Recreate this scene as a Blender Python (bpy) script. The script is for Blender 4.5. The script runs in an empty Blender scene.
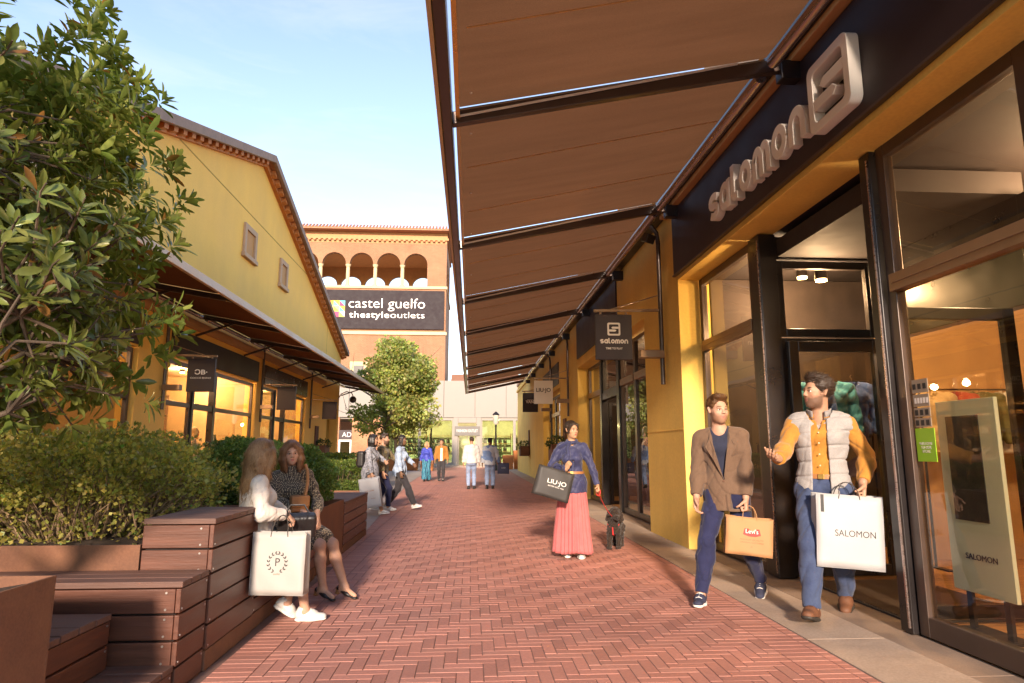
import bpy, math, random
import numpy as np
from mathutils import Vector, Matrix, Euler
random.seed(7); RNG = np.random.default_rng(7)
R = math.radians
scene = bpy.context.scene
COL = scene.collection

# ------------------------------------------------------------ materials
def nt(name):
    m = bpy.data.materials.new(name); m.use_nodes = True
    t = m.node_tree; t.nodes.clear()
    out = t.nodes.new('ShaderNodeOutputMaterial')
    return m, t, out
def N(t, typ, **kw):
    n = t.nodes.new(typ)
    for k, v in kw.items():
        if k.startswith('i_'):
            key = k[2:]
            n.inputs[int(key) if key.isdigit() else key.replace('_', ' ')].default_value = v
        else: setattr(n, k, v)
    return n
def rgb(c): return (c[0], c[1], c[2], 1.0)
def noise(t, co, scale, detail=4, rough=.6, dist=0.):
    n = N(t, 'ShaderNodeTexNoise', i_Scale=scale, i_Detail=detail, i_Roughness=rough, i_Distortion=dist)
    t.links.new(co, n.inputs['Vector']); return n
def mixc(t, fac, a, b, mode='MIX'):
    n = N(t, 'ShaderNodeMix', data_type='RGBA', blend_type=mode)
    for sock, v in ((0, fac), (6, a), (7, b)):
        if hasattr(v, 'is_output'): t.links.new(v, n.inputs[sock])
        elif sock == 0: n.inputs[0].default_value = v
        else: n.inputs[sock].default_value = rgb(v)
    return n.outputs[2]
def ramp(t, fac, stops):
    n = N(t, 'ShaderNodeValToRGB'); e = n.color_ramp.elements
    while len(e) < len(stops): e.new(.5)
    for k, (p, c) in enumerate(stops):
        e[k].position = p; e[k].color = rgb(c) if len(c) == 3 else c
    t.links.new(fac, n.inputs[0]); return n.outputs[0]
def coords(t, kind='Object', scale=None):
    tc = N(t, 'ShaderNodeTexCoord')
    if scale is None: return tc.outputs[kind]
    mp = N(t, 'ShaderNodeMapping'); mp.inputs['Scale'].default_value = scale
    t.links.new(tc.outputs[kind], mp.inputs[0]); return mp.outputs[0]

def mat(name, c, rough=.6, metal=0., var=.12, vscale=3., bump=.0, bscale=40., stretch=None, spec=.5,
        dirt=None, dirt_scale=1.2, attr=None, sheen=0., fine=0., coat=0., trans=0., emis=None, estr=0., sss=0., streak=0.):
    """general surface: base colour with two octaves of variation, optional stretch (grain), bump, vertex colour multiplied in"""
    m, t, out = nt(name)
    b = N(t, 'ShaderNodeBsdfPrincipled', i_Roughness=rough, i_Metallic=metal)
    b.inputs['Specular IOR Level'].default_value = spec
    co = coords(t, 'Object', stretch)
    n1 = noise(t, co, vscale, 5, .6)
    dark = tuple(x * (1 - var) for x in c); lite = tuple(min(1, x * (1 + var)) for x in c)
    col = ramp(t, n1.outputs[0], [(.3, dark), (.7, lite)])
    if fine:
        n3 = noise(t, co, vscale * 40, 2, .5)
        col = mixc(t, fine, col, ramp(t, n3.outputs[0], [(.3, tuple(x * .5 for x in c)), (.7, tuple(min(1, x * 1.5) for x in c))]))
    if dirt:
        n2 = noise(t, co, dirt_scale, 6, .7, .3)
        col = mixc(t, ramp(t, n2.outputs[0], [(.48, (0, 0, 0)), (.75, (.7, .7, .7))]), col, dirt)
    if streak:      # rain streaks and faded patches in the paint
        ns = noise(t, coords(t, 'Object', (1.5, 1.5, .22)), 1.3, 5, .6); np_ = noise(t, coords(t, 'Object'), .35, 3, .5)
        col = mixc(t, streak, col, ramp(t, ns.outputs[0], [(.3, (.74, .72, .70)), (.6, (1.06, 1.05, 1.04))]), 'MULTIPLY'); col = mixc(t, streak * .8, col, ramp(t, np_.outputs[0], [(.35, (.85, .83, .82)), (.65, (1.08, 1.07, 1.06))]), 'MULTIPLY')
    if attr:
        a = N(t, 'ShaderNodeAttribute', attribute_name=attr)
        col = mixc(t, 1., col, a.outputs['Color'], 'MULTIPLY')
    t.links.new(col, b.inputs['Base Color'])
    rr = N(t, 'ShaderNodeMapRange', i_1=.3, i_2=.7, i_3=max(0, rough - .07), i_4=min(1, rough + .07))
    t.links.new(n1.outputs[0], rr.inputs[0]); t.links.new(rr.outputs[0], b.inputs['Roughness'])
    if sheen: b.inputs['Sheen Weight'].default_value = sheen
    if coat: b.inputs['Coat Weight'].default_value = coat; b.inputs['Coat Roughness'].default_value = .08
    if sss: b.inputs['Subsurface Weight'].default_value = sss; b.inputs['Subsurface Radius'].default_value = (.012, .005, .003); b.inputs['Subsurface Scale'].default_value = 1.
    if emis: b.inputs['Emission Color'].default_value = rgb(emis); b.inputs['Emission Strength'].default_value = estr
    if bump:
        nb = noise(t, co, bscale, 4, .6)
        bp = N(t, 'ShaderNodeBump', i_Strength=bump, i_Distance=.01)
        t.links.new(nb.outputs[0], bp.inputs['Height']); t.links.new(bp.outputs[0], b.inputs['Normal'])
    t.links.new(b.outputs[0], out.inputs[0])
    return m

def glassmat(name, tint=(.9, .93, .9), refl=1.0, ior=1.5, rough=.0):
    m, t, out = nt(name)
    tr = N(t, 'ShaderNodeBsdfTransparent'); tr.inputs[0].default_value = rgb(tint)
    gl = N(t, 'ShaderNodeBsdfGlossy', i_Roughness=rough); gl.inputs[0].default_value = (1, 1, 1, 1)
    fr = N(t, 'ShaderNodeFresnel', i_IOR=ior)
    mp = N(t, 'ShaderNodeMath', operation='MULTIPLY', use_clamp=True); mp.inputs[1].default_value = refl
    t.links.new(fr.outputs[0], mp.inputs[0])
    mx = N(t, 'ShaderNodeMixShader')
    t.links.new(tr.outputs[0], mx.inputs[1]); t.links.new(gl.outputs[0], mx.inputs[2])
    # very slight waviness of the panes
    co = coords(t, 'Object'); n = noise(t, co, 1.3, 1, .4)
    bp = N(t, 'ShaderNodeBump', i_Strength=.05, i_Distance=.02); t.links.new(n.outputs[0], bp.inputs['Height'])
    t.links.new(bp.outputs[0], gl.inputs['Normal'])
    ge = N(t, 'ShaderNodeNewGeometry'); fb = N(t, 'ShaderNodeMath', operation='SUBTRACT'); fb.inputs[0].default_value = 1.; t.links.new(ge.outputs['Backfacing'], fb.inputs[1])
    m2 = N(t, 'ShaderNodeMath', operation='MULTIPLY'); t.links.new(mp.outputs[0], m2.inputs[0]); t.links.new(fb.outputs[0], m2.inputs[1])   # one reflection per pane, from its front face
    t.links.new(m2.outputs[0], mx.inputs[0])
    t.links.new(mx.outputs[0], out.inputs[0]); return m

def leafmat(name, attr='Col', rough=.45, transl=.35, spec=.4):
    m, t, out = nt(name)
    a = N(t, 'ShaderNodeAttribute', attribute_name=attr)
    b = N(t, 'ShaderNodeBsdfPrincipled', i_Roughness=rough); b.inputs['Specular IOR Level'].default_value = spec
    tl = N(t, 'ShaderNodeBsdfTranslucent')
    n = noise(t, coords(t, 'Object'), 30, 2)
    c = mixc(t, .35, a.outputs['Color'], ramp(t, n.outputs[0], [(.3, (.55, .55, .5)), (.7, (1.35, 1.35, 1.2))]), 'MULTIPLY')
    t.links.new(c, b.inputs['Base Color'])
    c2 = mixc(t, 1., c, (1.3, 1.5, .6), 'MULTIPLY'); t.links.new(c2, tl.inputs[0])
    mx = N(t, 'ShaderNodeMixShader'); mx.inputs[0].default_value = transl
    t.links.new(b.outputs[0], mx.inputs[1]); t.links.new(tl.outputs[0], mx.inputs[2])
    t.links.new(mx.outputs[0], out.inputs[0]); return m

# ------------------------------------------------------------ objects
def tag(o, label=None, cat=None, group=None, kind=None):
    if label: o['label'] = label
    if cat: o['category'] = cat
    if group: o['group'] = group
    if kind: o['kind'] = kind
    return o
def thing(name, label, cat, loc=(0, 0, 0), rz=0., group=None, scale=1.):
    o = bpy.data.objects.new(name, None); COL.objects.link(o)
    o.location = loc; o.rotation_euler = (0, 0, rz); o.scale = (scale,) * 3
    o.empty_display_size = .2
    return tag(o, label, cat, group)
def mesh_obj(name, me, material=None, parent=None, world=True):
    o = bpy.data.objects.new(name, me); COL.objects.link(o)
    if material is not None:
        if isinstance(material, (list, tuple)):
            for x in material: me.materials.append(x)
        else: me.materials.append(material)
    if parent is not None:
        o.parent = parent
        if world:                                    # vertices were written in world space
            off = Vector((0, 0, 0)); p = parent
            while p is not None: off += p.location; p = p.parent
            o.location = -off
    return o
def copy_tree(o, parent=None):
    c = o.copy(); COL.objects.link(c)
    if parent is not None: c.parent = parent
    for ch in list(o.children): copy_tree(ch, c)
    return c

class MB:
    def __init__(s): s.v = []; s.f = []; s.m = []; s.mi = 0
    def add(s, vs, fs):
        b = len(s.v); s.v += [tuple(x) for x in vs]; s.f += [tuple(b + i for i in f) for f in fs]; s.m += [s.mi] * len(fs); return s
    def box(s, a, b):
        x0, x1 = sorted((a[0], b[0])); y0, y1 = sorted((a[1], b[1])); z0, z1 = sorted((a[2], b[2]))
        return s.add([(x0, y0, z0), (x1, y0, z0), (x1, y1, z0), (x0, y1, z0), (x0, y0, z1), (x1, y0, z1), (x1, y1, z1), (x0, y1, z1)],
                     [(0, 3, 2, 1), (4, 5, 6, 7), (0, 1, 5, 4), (1, 2, 6, 5), (2, 3, 7, 6), (3, 0, 4, 7)])
    def hexa(s, p): # 8 corners, bottom ring then top ring
        return s.add(p, [(0, 3, 2, 1), (4, 5, 6, 7), (0, 1, 5, 4), (1, 2, 6, 5), (2, 3, 7, 6), (3, 0, 4, 7)])
    def quad(s, a, b, c, d): return s.add([a, b, c, d], [(0, 1, 2, 3)])
    def bar(s, a, b, w, h, up=(0, 0, 1)):
        a = Vector(a); b = Vector(b); d = (b - a).normalized(); up = Vector(up)
        if abs(d.dot(up)) > .98: up = Vector((1, 0, 0))
        x = d.cross(up).normalized() * w / 2; z = x.cross(d).normalized() * h / 2
        return s.hexa([a - x - z, a + x - z, b + x - z, b - x - z, a - x + z, a + x + z, b + x + z, b - x + z])
    def tube(s, path, r, n=10, cap=True):
        P = [Vector(p) for p in path]; rr = r if isinstance(r, (list, tuple)) else [r] * len(P)
        t0 = (P[1] - P[0]).normalized(); up = Vector((0, 0, 1)) if abs(t0.z) < .9 else Vector((1, 0, 0))
        u = t0.cross(up).normalized(); b0 = len(s.v); rings = []
        for i, p in enumerate(P):
            t = (P[min(i + 1, len(P) - 1)] - P[max(i - 1, 0)]).normalized()
            u = (u - t * u.dot(t)).normalized(); w = t.cross(u)
            rings.append([p + (u * math.cos(2 * math.pi * k / n) + w * math.sin(2 * math.pi * k / n)) * rr[i] for k in range(n)])
        vs = [q for rg in rings for q in rg]; fs = []
        for i in range(len(P) - 1):
            for k in range(n):
                k2 = (k + 1) % n; fs.append((i * n + k, i * n + k2, (i + 1) * n + k2, (i + 1) * n + k))
        if cap: fs += [tuple(reversed(range(n))), tuple(range((len(P) - 1) * n, len(P) * n))]
        return s.add(vs, fs)
    def prism(s, poly, fn, d0, d1):
        """poly 2D list (ccw) -> fn(u,v,d) -> 3D"""
        n = len(poly); vs = [fn(u, v, d0) for u, v in poly] + [fn(u, v, d1) for u, v in poly]
        fs = [tuple(reversed(range(n))), tuple(range(n, 2 * n))] + [(i, (i + 1) % n, n + (i + 1) % n, n + i) for i in range(n)]
        return s.add(vs, fs)
    def lathe(s, prof, c=(0, 0, 0), n=20):
        vs = [(c[0] + r * math.cos(2 * math.pi * k / n), c[1] + r * math.sin(2 * math.pi * k / n), c[2] + z) for r, z in prof for k in range(n)]
        fs = [(i * n + k, i * n + (k + 1) % n, (i + 1) * n + (k + 1) % n, (i + 1) * n + k) for i in range(len(prof) - 1) for k in range(n)]
        fs += [tuple(reversed(range(n))), tuple(range((len(prof) - 1) * n, len(prof) * n))]
        return s.add(vs, fs)
    def build(s, name, material, parent=None, world=True, smooth=False, bevel=0., recalc=False):
        me = bpy.data.meshes.new(name); me.from_pydata([tuple(v) for v in s.v], [], s.f)
        if any(s.m): me.polygons.foreach_set('material_index', s.m)
        if recalc or True:
            import bmesh
            bm = bmesh.new(); bm.from_mesh(me); bmesh.ops.recalc_face_normals(bm, faces=bm.faces); bm.to_mesh(me); bm.free()
        if smooth:
            me.polygons.foreach_set('use_smooth', [True] * len(me.polygons)); me.set_sharp_from_angle(angle=R(38))
        me.update()
        o = mesh_obj(name, me, material, parent, world)
        if bevel:
            b = o.modifiers.new('bevel', 'BEVEL'); b.width = bevel; b.segments = 2; b.limit_method = 'ANGLE'; b.angle_limit = R(40)
        return o
def np_mesh(name, V, F, smooth=True):
    """V (n,3), F (m,k) numpy"""
    me = bpy.data.meshes.new(name); k = F.shape[1]
    me.vertices.add(len(V)); me.vertices.foreach_set('co', np.ascontiguousarray(V, dtype=np.float32).ravel())
    me.loops.add(F.size); me.loops.foreach_set('vertex_index', np.ascontiguousarray(F, dtype=np.int32).ravel())
    me.polygons.add(len(F)); me.polygons.foreach_set('loop_start', np.arange(0, F.size, k, dtype=np.int32))
    me.polygons.foreach_set('loop_total', np.full(len(F), k, dtype=np.int32))
    me.update(calc_edges=True)
    me.polygons.foreach_set('use_smooth', np.full(len(F), bool(smooth))); return me
def vcol(me, C, name='Col', domain='POINT'):
    a = me.color_attributes.new(name, 'FLOAT_COLOR', domain)
    C = np.asarray(C, dtype=np.float32)
    if C.shape[1] == 3: C = np.concatenate([C, np.ones((len(C), 1), np.float32)], 1)
    a.data.foreach_set('color', np.ascontiguousarray(C).ravel())

_dep = None
def text_mesh(txt, size, extrude=.004, offset=0., align='CENTER', shear=0., spacing=1., width=None):
    """letters from the built-in font as a mesh in the local XY plane (z = thickness)"""
    cu = bpy.data.curves.new('lettering', 'FONT'); cu.body = txt; cu.size = size; cu.extrude = extrude; cu.offset = offset
    cu.align_x = align; cu.align_y = 'CENTER'; cu.shear = shear; cu.space_character = spacing; cu.resolution_u = 4
    ob = bpy.data.objects.new('lettering', cu); COL.objects.link(ob)
    dg = bpy.context.evaluated_depsgraph_get()
    me = bpy.data.meshes.new_from_object(ob.evaluated_get(dg)); bpy.data.objects.remove(ob); bpy.data.curves.remove(cu)
    if width and len(me.vertices):
        xs = [v.co.x for v in me.vertices]; k = width / (max(xs) - min(xs)); mid = (max(xs) + min(xs)) / 2
        for v in me.vertices: v.co.x = (v.co.x - mid) * k
    return me
def frame(o, x, n):
    """4x4: local x -> x, local z -> n (outward), local y -> n cross x"""
    x = Vector(x).normalized(); n = Vector(n).normalized(); y = n.cross(x)
    return Matrix(((x.x, y.x, n.x, o[0]), (x.y, y.y, n.y, o[1]), (x.z, y.z, n.z, o[2]), (0, 0, 0, 1)))
def put_text(name, txt, size, o, x, n, material, parent, world=True, **kw):
    me = text_mesh(txt, size, **kw); me.transform(frame(o, x, n)); me.update()
    return mesh_obj(name, me, material, parent, world)
def put_mb(mb, name, o, x, n, material, parent, world=True, **kw):
    M = frame(o, x, n); mb.v = [tuple(M @ Vector(v)) for v in mb.v]
    return mb.build(name, material, parent, world, **kw)
def stroke(mb, pts, w, d0, d1, closed=False):
    """flat ribbon lettering stroke of constant width in XY, extruded in Z"""
    P = [Vector((p[0], p[1])) for p in pts]; n = len(P); L = []; Rr = []
    for i in range(n):
        a = P[(i - 1) % n] if (closed or i > 0) else P[i]; b = P[(i + 1) % n] if (closed or i < n - 1) else P[i]
        t = (b - a).normalized(); q = Vector((-t.y, t.x)) * w / 2
        L.append(P[i] + q); Rr.append(P[i] - q)
    m = n if closed else n - 1; vs = []
    for z in (d0, d1): vs += [(p.x, p.y, z) for p in L] + [(p.x, p.y, z) for p in Rr]
    fs = []
    for i in range(m):
        j = (i + 1) % n
        fs += [(2 * n + i, 2 * n + j, 3 * n + j, 3 * n + i), (i, n + i, n + j, j), (i, j, 2 * n + j, 2 * n + i), (n + i, 3 * n + i, 3 * n + j, n + j)]
    if not closed: fs += [(0, 2 * n, 3 * n, n), (n - 1, 2 * n - 1, 4 * n - 1, 3 * n - 1)]
    mb.add(vs, fs)
def arc(cx, cy, rx, ry, a0, a1, n=14):
    return [(cx + rx * math.cos(R(a0 + (a1 - a0) * i / n)), cy + ry * math.sin(R(a0 + (a1 - a0) * i / n))) for i in range(n + 1)]
# ------------------------------------------------------------ signed-distance modelling
class SDF:
    def __init__(s, lo, hi, h):
        s.h = h; s.lo = np.array(lo, float); s.n = np.ceil((np.array(hi) - s.lo) / h).astype(int) + 1
        s.a = np.full(s.n, .5, np.float32)
        s.ax = [(s.lo[i] + h * np.arange(s.n[i])).astype(np.float32) for i in range(3)]
    def sl(s, lo, hi):
        i0 = np.clip(np.floor((np.array(lo) - s.lo) / s.h).astype(int), 0, s.n); i1 = np.clip(np.ceil((np.array(hi) - s.lo) / s.h).astype(int) + 1, 0, s.n)
        return tuple(slice(a, b) for a, b in zip(i0, i1))
    def P(s, q): return s.ax[0][q[0]][:, None, None], s.ax[1][q[1]][None, :, None], s.ax[2][q[2]][None, None, :]
    def add(s, prim, k=.01):
        fn, lo, hi = prim; m = k + 2.5 * s.h; q = s.sl(np.array(lo) - m, np.array(hi) + m)
        if min(x.stop - x.start for x in q) <= 0: return
        d = fn(*s.P(q)).astype(np.float32); a = s.a[q]
        if k > 0:
            hh = np.maximum(k - np.abs(a - d), 0) / k; s.a[q] = np.minimum(a, d) - hh * hh * k * .25
        else: s.a[q] = np.minimum(a, d)
    def cut(s, prim, k=.0):
        fn, lo, hi = prim; m = k + 2.5 * s.h; q = s.sl(np.array(lo) - m, np.array(hi) + m)
        if min(x.stop - x.start for x in q) <= 0: return
        d = -fn(*s.P(q)).astype(np.float32); a = s.a[q]
        if k > 0:
            hh = np.maximum(k - np.abs(a - d), 0) / k; s.a[q] = np.maximum(a, d) + hh * hh * k * .25
        else: s.a[q] = np.maximum(a, d)
    def disp(s, fn):
        X, Y, Z = s.P((slice(None),) * 3); band = np.abs(s.a) < .06
        s.a += np.where(band, fn(X, Y, Z), 0).astype(np.float32)
    def mesh(s):
        a = s.a; ins = a < 0; h = s.h
        nx, ny, nz = (np.array(a.shape) - 1)
        cnt = np.zeros((nx, ny, nz), np.int8)
        for dx in (0, 1):
            for dy in (0, 1):
                for dz in (0, 1): cnt += ins[dx:dx + nx, dy:dy + ny, dz:dz + nz]
        act = (cnt > 0) & (cnt < 8); I, J, K = np.nonzero(act); n = len(I)
        idx = np.full(act.shape, -1, np.int32); idx[I, J, K] = np.arange(n)
        acc = np.zeros((n, 3), np.float32); c = np.zeros(n, np.float32)
        for ax in range(3):
            o1, o2 = [i for i in range(3) if i != ax]
            for u in (0, 1):
                for v in (0, 1):
                    off = [0, 0, 0]; off[o1] = u; off[o2] = v
                    A = a[I + off[0], J + off[1], K + off[2]]; e = off.copy(); e[ax] = 1
                    B = a[I + e[0], J + e[1], K + e[2]]; msk = (A < 0) != (B < 0)
                    t = np.where(msk, A / np.where(msk, A - B, 1), 0)
                    p = np.zeros((n, 3), np.float32); p[:, o1] = u; p[:, o2] = v; p[:, ax] = t
                    acc += p * msk[:, None]; c += msk
        V = acc / c[:, None] + np.stack([I, J, K], 1); V = V * h + s.lo
        F = []
        for ax in range(3):
            o1, o2 = [i for i in range(3) if i != ax]
            sa = [slice(None)] * 3; sb = [slice(None)] * 3; sa[ax] = slice(0, -1); sb[ax] = slice(1, None)
            x = ins[tuple(sa)] != ins[tuple(sb)]; q = np.array(np.nonzero(x)).T
            ok = (q[:, o1] > 0) & (q[:, o2] > 0) & (q[:, o1] < act.shape[o1]) & (q[:, o2] < act.shape[o2]); q = q[ok]
            fl = ins[tuple(q.T)]
            def cell(d1, d2):
                r = q.copy(); r[:, o1] += d1; r[:, o2] += d2; return idx[tuple(r.T)]
            f = np.stack([cell(-1, -1), cell(0, -1), cell(0, 0), cell(-1, 0)], 1)
            if ax == 1: fl = ~fl
            f[~fl] = f[~fl][:, ::-1]; F.append(f)
        F = np.concatenate(F); F = F[(F >= 0).all(1)]
        return V, F
def V3(p): return np.array(p, np.float32)
def cap(a, b, ra, rb=None, flat=None):
    a = V3(a); b = V3(b); rb = ra if rb is None else rb; ab = b - a; L = max(float(ab @ ab), 1e-9)
    fx = None
    if flat is not None:
        fx = V3(flat[0]); fx = fx / np.linalg.norm(fx); fk = 1. / flat[1]
    def fn(X, Y, Z):
        px, py, pz = X - a[0], Y - a[1], Z - a[2]
        if fx is not None:
            # squash around the limb's own axis line, not around point a
            s = px * fx[0] + py * fx[1] + pz * fx[2]; t = np.clip((px * ab[0] + py * ab[1] + pz * ab[2]) / L, 0, 1)
            s = (s - t * float(ab @ fx)) * (fk - 1)
            px = px + s * fx[0]; py = py + s * fx[1]; pz = pz + s * fx[2]
        t = np.clip((px * ab[0] + py * ab[1] + pz * ab[2]) / L, 0, 1)
        d = np.sqrt((px - t * ab[0]) ** 2 + (py - t * ab[1]) ** 2 + (pz - t * ab[2]) ** 2) - (ra + (rb - ra) * t)
        return d * min(1, 1 / fk) if fx is not None else d
    r = max(ra, rb) * (max(1, flat[1]) if flat else 1)
    return fn, np.minimum(a, b) - r, np.maximum(a, b) + r
def ell(c, r, M=None):
    c = V3(c); r = V3(r); M = None if M is None else np.array(M, np.float32)   # rows = local axes
    def fn(X, Y, Z):
        px, py, pz = X - c[0], Y - c[1], Z - c[2]
        if M is not None:
            px, py, pz = (px * M[0, 0] + py * M[0, 1] + pz * M[0, 2], px * M[1, 0] + py * M[1, 1] + pz * M[1, 2], px * M[2, 0] + py * M[2, 1] + pz * M[2, 2])
        k = np.sqrt((px / r[0]) ** 2 + (py / r[1]) ** 2 + (pz / r[2]) ** 2)
        g = np.sqrt((px / r[0] ** 2) ** 2 + (py / r[1] ** 2) ** 2 + (pz / r[2] ** 2) ** 2)
        return np.where(g > 1e-6, k * (k - 1) / np.maximum(g, 1e-6), -float(r.min()))
    m = float(r.max()) if M is not None else r
    return fn, c - m, c + m
def rbox(c, r, rad=.01, M=None):
    c = V3(c); r = V3(r) - rad; M = None if M is None else np.array(M, np.float32)
    def fn(X, Y, Z):
        px, py, pz = X - c[0], Y - c[1], Z - c[2]
        if M is not None:
            px, py, pz = (px * M[0, 0] + py * M[0, 1] + pz * M[0, 2], px * M[1, 0] + py * M[1, 1] + pz * M[1, 2], px * M[2, 0] + py * M[2, 1] + pz * M[2, 2])
        qx, qy, qz = np.abs(px) - r[0], np.abs(py) - r[1], np.abs(pz) - r[2]
        return np.sqrt(np.maximum(qx, 0) ** 2 + np.maximum(qy, 0) ** 2 + np.maximum(qz, 0) ** 2) + np.minimum(np.maximum(qx, np.maximum(qy, qz)), 0) - rad
    m = float(np.linalg.norm(r)) + rad
    return fn, c - m, c + m
def half(o, n, lo, hi):
    """the half-space on the side n points to, used inside box lo..hi"""
    o = V3(o); n = V3(n); n = n / np.linalg.norm(n)
    return (lambda X, Y, Z: -((X - o[0]) * n[0] + (Y - o[1]) * n[1] + (Z - o[2]) * n[2]) + 0 * (X + Y + Z)), V3(lo), V3(hi)
def rotz(p, a):
    c, s = math.cos(a), math.sin(a); return np.array([p[0] * c - p[1] * s, p[0] * s + p[1] * c, p[2]])
def rmat(yaw=0, pitch=0, roll=0):
    """columns = local x,y,z in parent; yaw about z, pitch>0 = look down, roll about y"""
    return np.array(Euler((-pitch, roll, yaw), 'YXZ').to_matrix() if False else (Matrix.Rotation(yaw, 3, 'Z') @ Matrix.Rotation(-pitch, 3, 'X') @ Matrix.Rotation(roll, 3, 'Y')))
def nrm(v): v = np.array(v, float); return v / max(np.linalg.norm(v), 1e-9)
def ik(a, b, l1, l2, pole):
    a = np.array(a, float); b = np.array(b, float); d = b - a; L = np.linalg.norm(d)
    if L > (l1 + l2) * .998: b = a + d / L * (l1 + l2) * .998; d = b - a; L = np.linalg.norm(d)
    x = (l1 ** 2 - l2 ** 2 + L ** 2) / (2 * L); y = math.sqrt(max(l1 ** 2 - x ** 2, 0)); u = d / L
    p = np.array(pole, float); p = nrm(p - u * (p @ u)); return a + u * x + p * y, b

# ------------------------------------------------------------ people (local frame: +y forward, +x the person's right, height 1.80)
class Pose:
    def __init__(s, fem=False, hip=(0, 0, .956), lean=(0, 0), neck=None, hipyaw=0, shyaw=0, head=(0, 0, 0),
                 rfoot=(.09, 0, .085), lfoot=(-.09, 0, .085), rtoe=(0, 0), ltoe=(0, 0), rknee=(0.05, 1, 0), lknee=(-.05, 1, 0),
                 rhand=(.27, .03, .80), lhand=(-.27, .03, .80), relb=(.3, -1, 0), lelb=(-.3, -1, 0),
                 rhd=None, lhd=None, rpn=None, lpn=None, rcurl=.35, lcurl=.35, slim=1.):
        s.fem = fem; s.slim = slim
        s.hip = np.array(hip, float)
        s.neck = s.hip + np.array([lean[0], lean[1], .545]) if neck is None else np.array(neck, float)
        s.up = nrm(s.neck - s.hip); sw = .155 if fem else .183; hw = .088
        rx = rotz((1, 0, 0), shyaw); s.shx = nrm(rx - s.up * (rx @ s.up)); s.shy = np.cross(s.up, s.shx)
        hx = rotz((1, 0, 0), hipyaw); s.hx = hx; s.hy = np.cross((0, 0, 1), hx)
        s.chest = s.hip + (s.neck - s.hip) * .62 + s.shy * -.005; s.waist = s.hip + (s.neck - s.hip) * .27
        s.sh = {1: s.neck + s.shx * sw - s.up * .072 - s.shy * .01, -1: s.neck - s.shx * sw - s.up * .072 - s.shy * .01}
        s.hj = {1: s.hip + hx * hw - np.array([0, 0, .02]), -1: s.hip - hx * hw - np.array([0, 0, .02])}
        s.el = {}; s.wr = {}; s.kn = {}; s.an = {}
        for sd, h, e in ((1, rhand, relb), (-1, lhand, lelb)): s.el[sd], s.wr[sd] = ik(s.sh[sd], h, .285, .25, e)
        for sd, f, k in ((1, rfoot, rknee), (-1, lfoot, lknee)): s.kn[sd], s.an[sd] = ik(s.hj[sd], f, .435, .425, k)
        s.toe = {1: rtoe, -1: ltoe}; s.curl = {1: rcurl, -1: lcurl}
        s.hd = {}; s.pn = {}
        for sd, hd, pn in ((1, rhd, rpn), (-1, lhd, lpn)):
            s.hd[sd] = nrm(hd) if hd is not None else nrm(nrm(s.wr[sd] - s.el[sd]) + np.array([0, .0, -.25]))
            q = np.array(pn, float) if pn is not None else -sd * s.shx + .25 * s.shy
            s.pn[sd] = nrm(q - s.hd[sd] * (q @ s.hd[sd]))
        s.headc = s.neck + s.up * .058 + s.shy * .032 + np.array([0, 0, .106]); s.hM = rmat(*[R(a) for a in head]) @ rmat(shyaw * .5)
    def H(s, p): return s.headc + s.hM @ (np.array(p, float) * (.96 if s.fem else 1.))
    def torso(s, g=0.):
        f = s.fem; k = s.slim; M = np.array([s.shx, s.shy, s.up]); Mh = np.array([s.hx, s.hy, (0, 0, 1)])
        L = [(ell(s.hip + np.array([0, -.012, -.02]), (.165 * k + g if f else .158 * k + g, .112 * k + g, .125 + g), Mh), .05),
             (ell(s.waist, ((.118 if f else .138) * k + g, .092 * k + g, .14 + g), M), .08),
             (ell(s.chest, ((.135 if f else .165) * k + g, (.1 if f else .112) * k + g, .175 + g * .6), M), .07),
             (cap(s.sh[1] - s.shx * .035, s.sh[-1] + s.shx * .035, (.046 if f else .053) + g * .8), .05),
             (cap(s.neck - s.up * .012, s.sh[1] - s.shx * .05 + s.up * .018, .046 + g * .5, .032 + g * .8), .04), (cap(s.neck - s.up * .012, s.sh[-1] + s.shx * .05 + s.up * .018, .046 + g * .5, .032 + g * .8), .04)]
        if f:
            for sd in (1, -1): L.append((ell(s.chest + s.shx * sd * .066 + s.shy * .085 - s.up * .015, (.058 + g * .7,) * 3), .05))
        else: L.append((cap(s.chest + s.shx * .08 + s.shy * .07 + s.up * .05, s.chest - s.shx * .08 + s.shy * .07 + s.up * .05, .05 + g * .5), .05))
        for sd in (1, -1): L.append((ell(s.hip + s.hx * sd * .07 - s.hy * .07 - np.array([0, 0, .05]), (.075 + g, .075 + g, .085 + g)), .05))
        return L
    def arm(s, sd, g=0., g1=None, t1=1., k=.03):
        g1 = g if g1 is None else g1; f = .86 if s.fem else 1.; a, e, w = s.sh[sd], s.el[sd], s.wr[sd]; w2 = e + (w - e) * t1
        m = e + (w - e) * .3
        L = [(cap(a, a + (e - a) * .45, .051 * f + g, .047 * f + g), k), (cap(a + (e - a) * .45, e, .047 * f + g, .04 * f + (g + g1) / 2), k)]
        if t1 > .3: L += [(cap(e, m, .04 * f + (g + g1) / 2, .042 * f + g1), k), (cap(m, w2, .042 * f + g1, .042 * f + g1 - .014 * f * t1), k)]
        else: L += [(cap(e, w2, .04 * f + (g + g1) / 2, .041 * f + g1), k)]
        return L
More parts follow.
